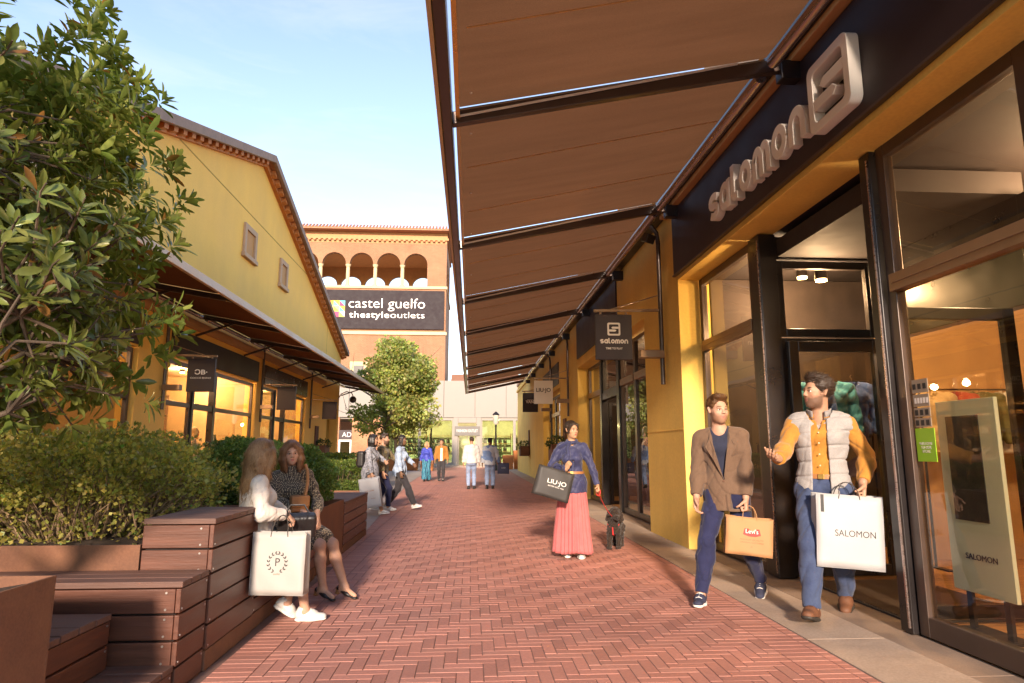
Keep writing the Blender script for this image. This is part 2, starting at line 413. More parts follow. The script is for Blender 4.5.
    def leg(s, sd, g=0., g1=None, t1=1.):
        g1 = g if g1 is None else g1; a, e, w = s.hj[sd], s.kn[sd], s.an[sd]; w2 = e + (w - e) * t1; u = nrm(w - e)
        bk = np.cross(nrm(e - a), s.hx * 1.); c = e + (w - e) * .32 - nrm(s.hy - u * (s.hy @ u)) * .014
        L = [(cap(a, a + (e - a) * .5, .088 + g, .071 + g), .03), (cap(a + (e - a) * .5, e, .071 + g, .053 + (g + g1) / 2), .03)]
        if t1 > .35: L += [(cap(e, c, .052 + (g + g1) / 2, .054 + g1), .03), (cap(c, w2, .054 + g1, .054 + g1 - .02 * (t1 - .32) / .68), .03)]
        else: L += [(cap(e, w2, .052 + (g + g1) / 2, .053 + g1), .03)]
        return L
    def hand(s, sd, curl=None):
        w, d, n = s.wr[sd], s.hd[sd], s.pn[sd]; x = np.cross(n, d) * -sd; curl = s.curl[sd] if curl is None else curl   # x points to the thumb side
        f = .9 if s.fem else 1.; M = np.array([x, d, n])
        L = [(cap(w - d * .01, w + d * .03, .027 * f, .028 * f, (n, .72)), .012), (rbox(w + d * .062 * f, (.041 * f, .045 * f, .0145 * f), .013, M), .015)]
        for i, (off, ln) in enumerate(((.031, .072), (.0105, .08), (-.0105, .075), (-.0305, .06))):
            p = w + d * .1 * f + x * off * f; d0 = nrm(d + x * off * 1.5); A = 0.; c = curl * (1 + .06 * i)
            for j, (fr, r0, r1) in enumerate(((.42, .0098, .009), (.33, .009, .0082), (.25, .0082, .007))):
                A += c * (1.15 if j == 0 else 1.3); dd = d0 * math.cos(A) + n * math.sin(A)
                q = p + dd * ln * fr * f; L.append((cap(p, q, r0 * f, r1 * f), .004)); p = q
        p = w + d * .025 * f + x * .03 * f; a = nrm(d * .62 + x * .68 + n * (.25 + .4 * curl)); q = p + a * .042 * f; L.append((cap(p, q, .0145 * f, .0115 * f), .01))
        b = nrm(a * .8 + d * .5 + n * .5 * curl - x * .15 * curl); q2 = q + b * .032 * f; L.append((cap(q, q2, .0112 * f, .0095 * f), .004)); b2 = nrm(b + n * .5 * curl - x * .3 * curl); L.append((cap(q2, q2 + b2 * .022 * f, .0095 * f, .008 * f), .004))
        return L
    def headprims(s):
        hM = s.hM.T; q = .96 if s.fem else 1.; H = s.H; f = s.fem
        E = lambda c, r, k: (ell(H(c), np.array(r) * q, hM), k)
        C = lambda a, b, r0, r1, k: (cap(H(a), H(b), r0 * q, r1 * q), k)
        nk = .046 if f else .054
        L = [(cap(s.neck - s.up * .03, s.headc - s.hM @ np.array([0, .02, .02]), nk + .006, nk), .03),
             E((0, -.014, .036), (.0745, .096, .088), .02), E((0, .03, -.025), (.062, .066, .08), .03), E((0, .032, -.07), (.05 if f else .056, .055, .045), .03),
             E((0, .066, -.098), (.02 if f else .025, .02, .018), .025), C((-.034, .078, .022), (.034, .078, .022), .012, .012, .02),
             E((.042, .058, -.025), (.022, .022, .02), .02), E((-.042, .058, -.025), (.022, .022, .02), .02),
             C((0, .088, .016), (0, .108, -.024), .0075, .0105, .01), E((.0105, .1, -.027), (.0085, .009, .008), .006), E((-.0105, .1, -.027), (.0085, .009, .008), .006),
             E((0, .0825, -.054), (.022, .0115, .006), .008), E((0, .081, -.066), (.0185, .0115, .007), .008),
             C((.074, -.012, -.02), (.079, -.02, .018), .009, .012, .008), C((-.074, -.012, -.02), (-.079, -.02, .018), .009, .012, .008)]
        cuts = [(ell(H((sd * .031, .1, .004)), np.array((.0175, .017, .0105)) * q, hM), .01) for sd in (1, -1)] + [(ell(H((0, .0965, -.0602)), np.array((.02, .007, .0014)) * q, hM), .003)]
        lids = [(C((sd * .0185, .0915, .0112), (sd * .0435, .0845, .0098), .0042, .0036, 0)[0], .004) for sd in (1, -1)] + [(C((sd * .0195, .0895, -.0055), (sd * .0425, .084, -.0045), .0036, .003, 0)[0], .005) for sd in (1, -1)]
        return L, cuts, lids

def run(prims, lo, hi, h, cuts=(), disp=None, post=(), late=()):
    A = SDF(lo, hi, h)
    for p, k in prims: A.add(p, k)
    for c, k in cuts: A.cut(c, k)
    for p, k in late: A.add(p, k)
    if disp: A.disp(disp)
    for c, k in post: A.cut(c, k)
    return A.mesh()
def bounds(prims, m=.05):
    return np.min([p[1] for p, k in prims], 0) - m, np.max([p[2] for p, k in prims], 0) + m
def part(name, prims, h, material, root, cuts=(), disp=None, post=(), col=None, late=()):
    lo, hi = bounds(list(prims) + list(late)); V, F = run(prims, lo, hi, h, cuts, disp, post, late)
    if not len(F): return None
    me = np_mesh(name, V, F)
    if col is not None: vcol(me, col(V))
    return mesh_obj(name, me, material, root, world=False)
def folds(amp, fz=38., fx=9., seed=0., fy=7.):
    """soft cloth wrinkles"""
    def fn(X, Y, Z):
        cr = 1 - np.abs(np.sin(fz * .55 * Z + 3 * np.sin(fx * X + seed) + 4 * np.sin(fy * Y + 2 * seed))); cr2 = 1 - np.abs(np.sin(fz * .3 * Z + fx * 3 * X - fy * 2 * Y + seed))
        return amp * (1.3 * cr ** 3 + 1.1 * cr2 ** 3 - .5) + amp * .7 * (np.sin(fz * Z + 6 * np.sin(fx * X + seed) + 5 * np.sin(fy * Y + seed * 1.7)) * .6 + np.sin(fz * .43 * Z - fx * 2.1 * X + fy * 1.7 * Y + seed * 3) * .5 + np.sin(17 * X + 23 * Y + 11 * Z + seed) * .5)
    return fn
# ------------------------------------------------------------ cloth, skin and hair materials
def skinmat():
    m, t, out = nt('skin')
    b = N(t, 'ShaderNodeBsdfPrincipled', i_Roughness=.55); b.inputs['Subsurface Weight'].default_value = .06
    b.inputs['Subsurface Radius'].default_value = (.012, .005, .003); b.inputs['Subsurface Scale'].default_value = 1.; b.inputs['Specular IOR Level'].default_value = .35
    a = N(t, 'ShaderNodeAttribute', attribute_name='Col'); n = noise(t, coords(t), 60, 4)
    c = mixc(t, .5, a.outputs['Color'], ramp(t, n.outputs[0], [(.3, (.82, .78, .76)), (.7, (1.1, 1.08, 1.06))]), 'MULTIPLY'); t.links.new(c, b.inputs['Base Color'])
    t.links.new(b.outputs[0], out.inputs[0]); return m
M_SKIN = skinmat()
def cloth(name, c, var=.12, weave=900, bump=.25, rough=.85, c2=None, pat=None, ps=60., sheen=.15):
    m, t, out = nt(name)
    b = N(t, 'ShaderNodeBsdfPrincipled', i_Roughness=rough); b.inputs['Sheen Weight'].default_value = sheen; b.inputs['Specular IOR Level'].default_value = .25
    co = coords(t); n1 = noise(t, co, 7, 5, .65)
    col = ramp(t, n1.outputs[0], [(.3, tuple(x * (1 - var) for x in c)), (.7, tuple(min(1, x * (1 + var)) for x in c))])
    n2 = noise(t, co, weave * .35, 2, .5)
    col = mixc(t, .35, col, ramp(t, n2.outputs[0], [(.3, (.6, .6, .6)), (.7, (1.35, 1.35, 1.35))]), 'MULTIPLY')
    if c2 is not None:
        if pat == 'camo':
            p = noise(t, co, ps, 2, .5, .6); f = ramp(t, p.outputs[0], [(.47, (0, 0, 0)), (.5, (1, 1, 1))]); col = mixc(t, f, col, c2)
            p = noise(t, coords(t, 'Object', (1.3, 1.3, 1)), ps * 1.2, 2, .5, .8); f = ramp(t, p.outputs[0], [(.56, (0, 0, 0)), (.59, (1, 1, 1))]); col = mixc(t, f, col, (.18, .13, .07))
        elif pat == 'dots':
            v = N(t, 'ShaderNodeTexVoronoi', i_Scale=ps); v.inputs['Randomness'].default_value = .35; t.links.new(co, v.inputs['Vector'])
            f = ramp(t, v.outputs['Distance'], [(.3, (1, 1, 1)), (.42, (0, 0, 0))]); col = mixc(t, f, col, c2)
        elif pat == 'patch':
            v = N(t, 'ShaderNodeTexVoronoi', i_Scale=ps, distance='CHEBYCHEV'); t.links.new(co, v.inputs['Vector']); 
            f = ramp(t, v.outputs['Color'], [(.48, (0, 0, 0)), (.52, (1, 1, 1))]); col = mixc(t, f, col, c2)
        elif pat == 'swirl':
            w = N(t, 'ShaderNodeTexWave', i_Scale=ps, i_Distortion=9.); w.inputs['Detail'].default_value = 2; t.links.new(co, w.inputs['Vector'])
            f = ramp(t, w.outputs['Color'], [(.42, (0, 0, 0)), (.55, (1, 1, 1))]); col = mixc(t, f, col, c2)
        elif pat == 'mottle':
            p = noise(t, co, ps, 5, .7); f = ramp(t, p.outputs[0], [(.42, (0, 0, 0)), (.58, (1, 1, 1))]); col = mixc(t, f, col, c2)
    t.links.new(col, b.inputs['Base Color'])
    nb = noise(t, co, weave * .5, 2); bp = N(t, 'ShaderNodeBump', i_Strength=bump, i_Distance=.002); t.links.new(nb.outputs[0], bp.inputs['Height'])
    nb2 = noise(t, coords(t, 'Object', (1, 1, .45)), 22, 3, .55, .5); bp2 = N(t, 'ShaderNodeBump', i_Strength=.35, i_Distance=.02); t.links.new(nb2.outputs[0], bp2.inputs['Height'])
    t.links.new(bp.outputs[0], bp2.inputs['Normal']); t.links.new(bp2.outputs[0], b.inputs['Normal'])
    t.links.new(b.outputs[0], out.inputs[0]); return m
def hairmat(name, c, c2=None):
    m, t, out = nt(name); c2 = c2 or tuple(x * 2.2 + .01 for x in c)
    b = N(t, 'ShaderNodeBsdfPrincipled', i_Roughness=.42); b.inputs['Specular IOR Level'].default_value = .4; b.inputs['Anisotropic'].default_value = .4
    n = noise(t, coords(t, 'Object', (1, 1, .12)), 130, 4, .6, .4); n2 = noise(t, coords(t, 'Object', (1, 1, .5)), 12, 3)
    col = mixc(t, .5, ramp(t, n.outputs[0], [(.35, c), (.68, c2)]), ramp(t, n2.outputs[0], [(.35, c), (.7, c2)]))
    t.links.new(col, b.inputs['Base Color'])
    bp = N(t, 'ShaderNodeBump', i_Strength=.6, i_Distance=.006); t.links.new(n.outputs[0], bp.inputs['Height']); t.links.new(bp.outputs[0], b.inputs['Normal'])
    t.links.new(b.outputs[0], out.inputs[0]); return m
M_EYE = mat('eye white', (.75, .73, .7), .2, var=.03); M_IRIS = mat('iris', (.05, .03, .02), .15, var=.1)
M_RUBBER = mat('pale rubber sole', (.72, .7, .66), .6, var=.06); M_RUBDARK = mat('dark rubber sole', (.03, .025, .02), .6)

SKIN = {'fair': (.47, .26, .18), 'light': (.42, .23, .15), 'tan': (.45, .25, .15), 'brown': (.16, .08, .045), 'grey': (.5, .42, .34)}

def facecol(P, tone, beard=None, brow=(.06, .035, .02), lip=(.45, .16, .13), face=True):
    base = np.array(SKIN[tone] if isinstance(tone, str) else tone)
    def fn(V):
        C = np.tile(base, (len(V), 1)); q = ((V - P.headc) @ P.hM) / (.96 if P.fem else 1.)
        def blend(w, c): C[:] = C * (1 - w[:, None]) + np.array(c) * w[:, None]
        def blob(c, r, sharp=3.): return np.clip(sharp * (1 - np.sqrt((((q - np.array(c)) / np.array(r)) ** 2).sum(1))), 0, 1)
        if not face: return C
        for sd in (1, -1):
            blend(blob((sd * .044, .07, -.028), (.03, .04, .025), 1.) * .25, base * np.array((1.1, .72, .68)))
            blend(blob((sd * .033, .092, .0275), (.023, .03, .0075)) * (1. if not P.fem else .85), brow)
            blend(blob((sd * .0315, .095, .0115), (.019, .03, .0042)) * .95, np.array(brow) * .5)
            blend(blob((sd * .0315, .095, .003), (.023, .03, .014)) * .4, base * .55)
            blend(blob((sd * .008, .112, -.0325), (.006, .02, .004)) * .8, base * .25)
        if beard is not None:
            w = np.clip((-.028 - q[:, 2] - np.clip(.055 - q[:, 1], 0, .1) * -.3) / .02, 0, 1) * np.clip((q[:, 1] + .015) / .02, 0, 1) * np.clip((q[:, 2] + .135) / .02, 0, 1)
            w *= 1 - blob((0, .1, -.04), (.03, .06, .008), 2.); w = w * (1 - .75 * blob((0, .105, -.06), (.022, .05, .012)))
            w *= 1 - .7 * blob((.045, .07, -.035), (.03, .05, .022), 2.) - .7 * blob((-.045, .07, -.035), (.03, .05, .022), 2.)
            blend(np.clip(w, 0, 1) * beard[1], beard[0])
        blend(blob((0, .1, -.054), (.0245, .03, .0066)) * .9, lip); blend(blob((0, .1, -.067), (.022, .03, .008)) * .85, lip)
        blend(blob((0, .104, -.0605), (.022, .03, .0026)) * .9, base * .22)
        return C
    return fn

def do_body(P, root, tone, h, bare=(), **kw):
    """one continuous skin surface: head, neck, torso, arms, hands, legs and feet"""
    L = P.torso(-.014)
    for sd in (1, -1):
        L += P.arm(sd, 0. if 'arm' in bare else -.008, 0.) + P.leg(sd, 0. if 'leg' in bare else -.012) + P.hand(sd)
        fw, M, an = foot(P, sd); L += [(cap(an - M[2] * .01 - M[1] * .03, an + M[1] * .13 - M[2] * .055, .034, .022), .03), (cap(an, an - M[2] * .045 - M[1] * .035, .033, .028), .03)]
    hp, cuts, lids = P.headprims(); L += hp
    part('body', L, h, M_SKIN, root, cuts, late=lids, col=facecol(P, tone, **kw))
    for sd in (1, -1):
        mb = MB(); c = P.H((sd * .0312, .0765, .0032)); q = .96 if P.fem else 1.
        mb.lathe([(  .0005 + .0126 * q * math.sin(a), .0126 * q * math.cos(a)) for a in [math.pi * k / 8 for k in range(9)]], c, 12)
        e = mb.build('eye', M_EYE, root, world=False, smooth=True)
        mb = MB(); g = P.hM @ np.array((0, 1, 0)); g = nrm(g); ca = c + g * .0099
        mb.tube([ca, ca + g * .0028], [.0074, .006], 10); mb.build('iris', M_IRIS, e, world=False)
def foot(P, sd):
    yaw, pit = P.toe[sd]; y0 = math.atan2(-P.hx[0] * 0 + P.hx[1], P.hx[0]); M3 = rmat(y0 + R(yaw), R(-pit)); return M3[:, 1], M3.T, P.an[sd]
def do_shoes(P, root, m, sole=None, h=.006, kind='sneaker'):
    sole = sole or M_RUBBER; f = .91 if P.fem else 1.
    for sd in (1, -1):
        y, M, an = foot(P, sd); x, z = M[0], M[2]; B = an - z * .085
        T = lambda a, b, c: B + x * a * f + y * b * f + z * c
        if kind == 'heel':
            L = [(cap(T(0, .05, .03), T(0, .15, .012), .036, .03, (z, .5)), .02), (cap(T(0, -.06, .06), T(0, .05, .035), .034, .036, (z, .8)), .02)]
            cutp = [(half(T(0, 0, .05), z, B - .35, B + .35), 0.), (half(T(0, .055, .035), nrm(z * 1 - y * .25), T(0, .02, 0) - .12, T(0, .02, 0) + .12), .01)]
            cutp = [(ell(T(0, -.0, .075), (.034, .075, .05), M), .004)]
            o = part('shoe', L, h, m, root, cutp)
            part('heel', [(cap(T(0, -.075, .045), T(0, -.08, 0.012), .026, .018), .0), (rbox(T(0, -.08, .006), (.022, .022, .006), .003, M), .01)], h, sole, o)
            for q in (.035, .06):
                mb = MB(); mb.tube([T(.036 * math.cos(a), -.01 + q * .6, .055 + .045 * math.sin(a) + q * .25) for a in [math.pi * k / 8 for k in range(9)]], .0045, 6); mb.build('strap', sole, o, world=False)
            continue
        big = 1.06 if kind == 'boot' else 1.
        L = [(cap(T(0, -.045, .05), T(0, .06, .055), .039 * big, .042 * big), .02), (cap(T(0, .05, .045), T(0, .155, .032), .043 * big, .038 * big, (z, .72)), .03),
             (cap(T(0, -.045, .06), T(0, -.02, .1), .038 * big, .042), .02)]
        post = [(half(T(0, 0, .112 - .0), nrm(z + y * .25), B - .3, B + .3), 0.), (half(T(0, 0, .012), -z, B - .3, B + .3), 0.), (cap(T(0, -.02, .09), T(0, -.015, .2), .034), .004)]
        o = part('shoe', L, h, m, root, post=post)
        L = [(cap(T(0, -.045, .016), T(0, .06, .016), .043 * big, .045 * big, (z, .42)), .01), (cap(T(0, .06, .016), T(0, .152, .016), .046 * big, .042 * big, (z, .42)), .02)]
        part('sole', L, h, sole, o, post=[(half(T(0, 0, .003), -z, B - .3, B + .3), 0.), (half(T(0, 0, .03), z, B - .3, B + .3), 0.)])
        if kind == 'sneaker':
            mb = MB()
            for k in range(4):
                b = .05 + .018 * k; zz = .098 - .008 * k
                mb.tube([T(-.025, b, zz - .008), T(0, b + .003, zz + .003), T(.025, b, zz - .008)], .0035, 6)
            mb.build('lace', M_RUBBER, o, world=False)
def colum(P, z0, z1, g, kx=.165, ky=.118, lean=(0, 0)):
    """elliptical cloth column hanging round the hips from z0 down to z1 (relative to hip)"""
    a = P.hip + np.array([0, -.01, z0]); b = P.hip + np.array([lean[0], lean[1] - .01, z1]); k = P.slim
    return (cap(a, b, kx * k + g, kx * k + g, (P.hy, (ky + g) / (kx + g))), .05)
def do_top(P, root, name, m, g=.012, hem=-.1, sleeve=.95, cuff=None, neck=.06, V=None, h=.008, seed=0., amp=.003, collar=None, sleeves=True, flare=0., armg=None, extra=(), cutx=(), quilt=0.):
    L = P.torso(g); armg = g if armg is None else armg; cuff = armg * 1.1 if cuff is None else cuff
    if hem < -.02: L.append(colum(P, .02, hem - .06, g * .8 + flare))
    late = []
    if sleeves:
        for sd in (1, -1): late += P.arm(sd, armg, cuff, sleeve)
    L += list(extra)
    hemcut = [(half(P.hip + np.array([0, 0, hem]), (0, 0, -1), P.hip - np.array([.5, .5, 1.2]), P.hip + np.array([.5, .5, hem + .02])), 0.)]
    post = []
    post.append((cap(P.neck - P.up * .02 + P.shy * .012, P.neck + P.up * .2 + P.shy * .04, neck, neck * 1.3), .006))
    for sd in (1, -1):
        if sleeves and sleeve > .6:
            e, w = P.el[sd], P.wr[sd]; u = nrm(w - e); c = e + (w - e) * sleeve; post.append((half(c, u, c - .085, c + .085), 0.))
        if not sleeves:
            e = P.el[sd]; a = P.sh[sd]; post.append((cap(a + P.shx * sd * .034, a + (e - a) * .9 + P.shx * sd * .03, .05, .05), .008))
    if V:   # wedge opening on the front: (bottom height rel. to hip, half width at neck, bottom half width, x skew)
        zb, wt, wb = V[:3]; n0 = P.neck + P.shy * .1 + P.up * .02; b0 = P.hip + P.shy * .13 + P.up * zb
        M = np.array([P.shx, P.shy, P.up]); Lh = np.linalg.norm(n0 - b0); ux = nrm(n0 - b0)
        def wedge(X, Y, Z):
            px, py, pz = X - b0[0], Y - b0[1], Z - b0[2]
            lx = px * P.shx[0] + py * P.shx[1] + pz * P.shx[2]; ly = px * P.shy[0] + py * P.shy[1] + pz * P.shy[2]; lz = px * ux[0] + py * ux[1] + pz * ux[2]
            w = wb + (wt - wb) * np.clip(lz / Lh, 0, 1.3)
            if len(V) > 3: lx = lx - V[3]
            return np.maximum(np.maximum(np.abs(lx) - w, -lz), -(ly + (.085 if len(V) < 5 else V[4])))
        post.append(((wedge, P.hip - .5, P.neck + .25), .003))
    post += list(cutx)
    o = part(name, L, h, m, root, cuts=hemcut, late=late, disp=folds(amp, seed=seed) if not quilt else (lambda X, Y, Z, f=folds(amp, seed=seed): f(X, Y, Z) + .009 * np.exp(-(((Z + .012 * np.sin(9 * X)) % quilt - quilt / 2) / .008) ** 2)), post=post)
    if collar:
        kind, cm, r, hh = collar
        mb = MB(); n = 28; rings = []
        gap = .5 if kind == 'band' else .5
        for k in range(n + 1):
            a = gap + (2 * math.pi - 2 * gap) * k / n; dx = math.sin(a); dy = math.cos(a)
            base = P.neck + P.shx * dx * r + P.shy * (dy * r + .012) - P.up * (.018 + .022 * max(0, dy)); top = base + P.up * hh + (P.shx * dx + P.shy * dy) * .008
            fold = top + (P.shx * dx + P.shy * dy) * .014 - P.up * hh * (.75 if kind == 'fold' else 0.)
            rings.append((base, top, fold if kind == 'fold' else top + (P.shx * dx + P.shy * dy) * .006))
        vs = [q for rg in rings for q in rg]; fs = []
        for k in range(n): fs += [(3 * k, 3 * k + 3, 3 * k + 4, 3 * k + 1), (3 * k + 1, 3 * k + 4, 3 * k + 5, 3 * k + 2)]
        mb.add(vs, fs); c = mb.build('collar', cm, o, world=False, smooth=True); sm = c.modifiers.new('thick', 'SOLIDIFY'); sm.thickness = .006
    return o
def do_trousers(P, root, m, name='trousers', g=.014, g1=.02, t1=.95, top=.1, h=.008, seed=1., amp=.003, flare=0.):
    L = P.torso(g * .7)[:2] + P.torso(g * .7)[-2:]
    for sd in (1, -1):
        L += P.leg(sd, g, g1, t1)
        if flare: L.append((cap(P.kn[sd], P.kn[sd] + (P.an[sd] - P.kn[sd]) * t1, .06 + g1, .06 + g1 + flare), .03))
        L.append((ell(P.hj[sd] + np.array([0, 0, .01]), (.095 + g * .5, .1 + g * .5, .1)), .04))
    post = [(half(P.hip + np.array([0, 0, top]), (0, 0, 1), P.hip - .4 + np.array([0, 0, top + .3]), P.hip + .4 + np.array([0, 0, top])), 0.)]
    for sd in (1, -1):
        k, a = P.kn[sd], P.an[sd]; c = k + (a - k) * t1; post.append((half(c, nrm(a - k), c - .1 - flare, c + .1 + flare), 0.))
    return part(name, L, h, m, root, disp=folds(amp, 30, 7, seed), post=post)
def strands(P, o, m, kind, n=5200):
    """loose ribbon-thin locks lying on the hair mass, so that its outline is not smooth"""
    me = o.data; nv = len(me.vertices); V = np.empty(nv * 3, np.float32); me.vertices.foreach_get('co', V); V = V.reshape(-1, 3); Nn = np.empty(nv * 3, np.float32); me.vertex_normals.foreach_get('vector', Nn); Nn = Nn.reshape(-1, 3)
    g = np.random.default_rng(nv); i = g.integers(0, nv, n); p = V[i]; nn = Nn[i]
    d = P.hM @ np.array({'short': (.15, .5, .75), 'quiff': (.1, -1., .35), 'tied': (0, -1., -.25), 'bob': (0, -.25, -1.)}.get(kind, (0, -.08, -1.))); t = d + g.normal(0, .28, (n, 3)); t -= nn * (t * nn).sum(1)[:, None]; t /= np.maximum(np.linalg.norm(t, axis=1), .05)[:, None]
    L = ({'short': .02, 'quiff': .034, 'tied': .03, 'bob': .045}.get(kind, .07) * (.6 + .8 * g.random((n, 1)))); lift = ({'short': .007, 'quiff': .006}.get(kind, .006)) * g.random((n, 1)); sd = np.cross(t, nn); sd /= np.maximum(np.linalg.norm(sd, axis=1), .05)[:, None]; w = .0011
    R0 = [p - nn * .002, p + t * L * .5 + nn * lift, p + t * L + nn * (lift * .7 - .002 * (L / .03))]
    Q = np.stack([R0[0] - sd * w, R0[0] + sd * w, R0[1] - sd * w, R0[1] + sd * w, R0[2] - sd * w * .3, R0[2] + sd * w * .3], 1).reshape(-1, 3); b = (np.arange(n) * 6)[:, None]
    F = np.concatenate([np.array([[0, 1, 3, 2]]) + b, np.array([[2, 3, 5, 4]]) + b]); s = mesh_obj('loose_hair', np_mesh('loose_hair', Q, F), m, o, world=False); s['kind'] = 'stuff'
def do_hair(P, root, m, kind='short', h=.006, length=.3, extra=()):
    H = P.H; hM = P.hM.T; q = .96 if P.fem else 1.
    E = lambda c, r, k=.015: (ell(H(c), np.array(r) * q, hM), k)
    C = lambda a, b, r0, r1, k=.015: (cap(H(a), H(b), r0, r1), k)
    cuts = []
    if kind == 'short':
        L = [E((0, -.02, .045), (.0815, .1, .09)), E((0, .04, .108), (.058, .05, .026), .02), E((.028, .045, .115), (.035, .045, .022), .02)]
        cuts = [(ell(H((0, .085, -.02)), np.array((.078, .075, .098)) * q, hM), .012), (half(H((0, -.05, -.062)), -hM[2] + .45 * hM[1], H((0, 0, 0)) - .2, H((0, 0, 0)) + .2), .01),
                (ell(H((.082, .002, -.032)), (.03, .034, .05), hM), .01), (ell(H((-.082, .002, -.032)), (.03, .034, .05), hM), .01)]
    elif kind == 'quiff':
        L = [E((0, -.022, .045), (.083, .1, .092)), E((0, .032, .114), (.06, .056, .03), .025), E((.015, -.01, .122), (.052, .07, .022), .02)]
        cuts = [(ell(H((0, .088, -.022)), np.array((.079, .078, .098)) * q, hM), .012), (half(H((0, -.05, -.07)), -hM[2] + .5 * hM[1], H((0, 0, 0)) - .2, H((0, 0, 0)) + .2), .01),
                (ell(H((.084, .004, -.034)), (.03, .036, .05), hM), .01), (ell(H((-.084, .004, -.034)), (.03, .036, .05), hM), .01)]
    elif kind == 'long':
        L = [E((0, -.018, .042), (.086, .104, .094)), E((0, -.055, -.02), (.085, .066, .1), .03)]
        rr = random.Random(int(abs(P.headc[0]) * 1000) + 3)
        for sd in (1, -1):
            for j, (y, x) in enumerate(((.045, .074), (.02, .083), (-.01, .086), (-.045, .082), (-.075, .062), (-.092, .03))):
                p = np.array((sd * x, y, .03 - .01 * j)); pts = [p]; n = 5; ln = length * (.82 + .25 * rr.random()) * (.9 if j == 0 else 1)
                for k in range(n):
                    p = p + np.array((sd * (.010 if k < 2 else -.006) + .014 * math.sin(2.4 * k + j * 1.7), -.006 + .012 * math.cos(2.1 * k + j), -ln / n)); pts.append(p)
                for k in range(n): L.append(C(pts[k], pts[k + 1], .03 - .0025 * k, .0275 - .0025 * k, .02))
            L.append(C((sd * .02, .07, .105), (sd * .075, .05, .02), .018, .02, .02))
        L.append(C((0, -.1, 0), (0, -.115, -length * .8), .05, .035, .03))
        cuts = [(ell(H((0, .1, -.025)), np.array((.068, .075, .115)) * q, hM), .01)]
    elif kind == 'bob':
        L = [E((0, -.018, .042), (.087, .105, .094)), E((0, -.045, -.03), (.09, .075, .1), .03)]
        for sd in (1, -1):
            for j, (y, x) in enumerate(((.05, .07), (.015, .083), (-.03, .086), (-.07, .06))):
                L += [C((sd * x, y, .04), (sd * (x + .012), y - .004, -.06), .026, .028, .02), C((sd * (x + .012), y - .004, -.06), (sd * (x - .004 + .012 * (j % 2)), y, -length), .028, .02, .02)]
            L.append(C((sd * .015, .075, .108), (sd * .074, .055, .03), .016, .02, .02))
        L.append(C((0, -.09, 0), (0, -.085, -length), .05, .04, .03))
        cuts = [(ell(H((0, .1, -.022)), np.array((.064, .075, .105)) * q, hM), .01)]
    elif kind == 'tied':
        L = [E((0, -.018, .042), (.082, .1, .091)), C((0, -.1, .02), (0, -.125, -.01), .04, .035, .02), C((.06, .06, .075), (.078, .03, -.05), .014, .008), C((-.06, .06, .075), (-.078, .03, -.06), .016, .008), C((-.078, .03, -.06), (-.07, .03, -.12), .008, .005)]
        cuts = [(ell(H((0, .095, -.03)), np.array((.076, .08, .105)) * q, hM), .012), (half(H((0, -.05, -.085)), -hM[2] + .5 * hM[1], H((0, 0, 0)) - .2, H((0, 0, 0)) + .2), .01)]
    elif kind == 'braids':
        L = [E((0, -.018, .042), (.083, .102, .092))]; rr = random.Random(5)
        for j in range(14):
            a = 2.0 + 2.3 * j / 13 * 1.0; x, y = .085 * math.cos(-math.pi / 2 + (j - 6.5) / 6.5 * 1.7), .02 + .1 * math.sin(-math.pi / 2 + (j - 6.5) / 6.5 * 1.7)
            L += [C((x, y, 0), (x * 1.12, y * 1.1 - .01, -.12), .012, .011, .006), C((x * 1.12, y * 1.1 - .01, -.12), (x * 1.05, y * 1.1 - .02, -length + .06 * rr.random()), .011, .007, .006)]
        cuts = [(ell(H((0, .095, -.03)), np.array((.076, .08, .105)) * q, hM), .01)]
    am = .4 if kind in ('bob', 'tied') else (1.7 if kind in ('short', 'quiff') else 1.)
    def disp(X, Y, Z): return am * .0028 * np.sin(170 * X + 40 * np.sin(9 * Z) + 25 * Y) * np.sin(150 * Y + 12 * Z) + am * .002 * np.sin(60 * X - 75 * Y + 14 * Z)
    o = part('hair', L + list(extra), h, m, root, cuts, disp=disp)
    if h < .008: strands(P, o, m, kind)
    return o
def person(label, loc, yaw, pose, H=1.8, group=None):
    root = thing('person', label, 'person', loc, R(yaw), group, H / 1.8); return root, pose
def belt(P, root, m, z=.1, r=.006, kx=.15, ky=.108, buckle=None):
    mb = MB(); n = 40; pts = []
    a0 = P.hip + np.array([0, -.012, z]); k = P.slim
    vs = []; fs = []
    for j in range(n):
        a = 2 * math.pi * j / n
        for rr, zz in ((0, -.017), (.005, -.017), (.005, .017), (0, .017)):
            vs.append(a0 + P.shx * math.cos(a) * (kx * k + rr) + P.shy * math.sin(a) * (ky * k + rr) + np.array([0, 0, zz]))
    for j in range(n):
        for i in range(4): fs.append((4 * j + i, 4 * ((j + 1) % n) + i, 4 * ((j + 1) % n) + (i + 1) % 4, 4 * j + (i + 1) % 4))
    mb.add(vs, fs); o = mb.build('belt', m, root, world=False, smooth=True)
    if buckle is not None:
        mb = MB(); c = a0 + P.shy * (ky * k + .008); mb.bar(c - P.shx * .022, c + P.shx * .022, .008, .038); mb.build('buckle', buckle, o, world=False, bevel=.003)
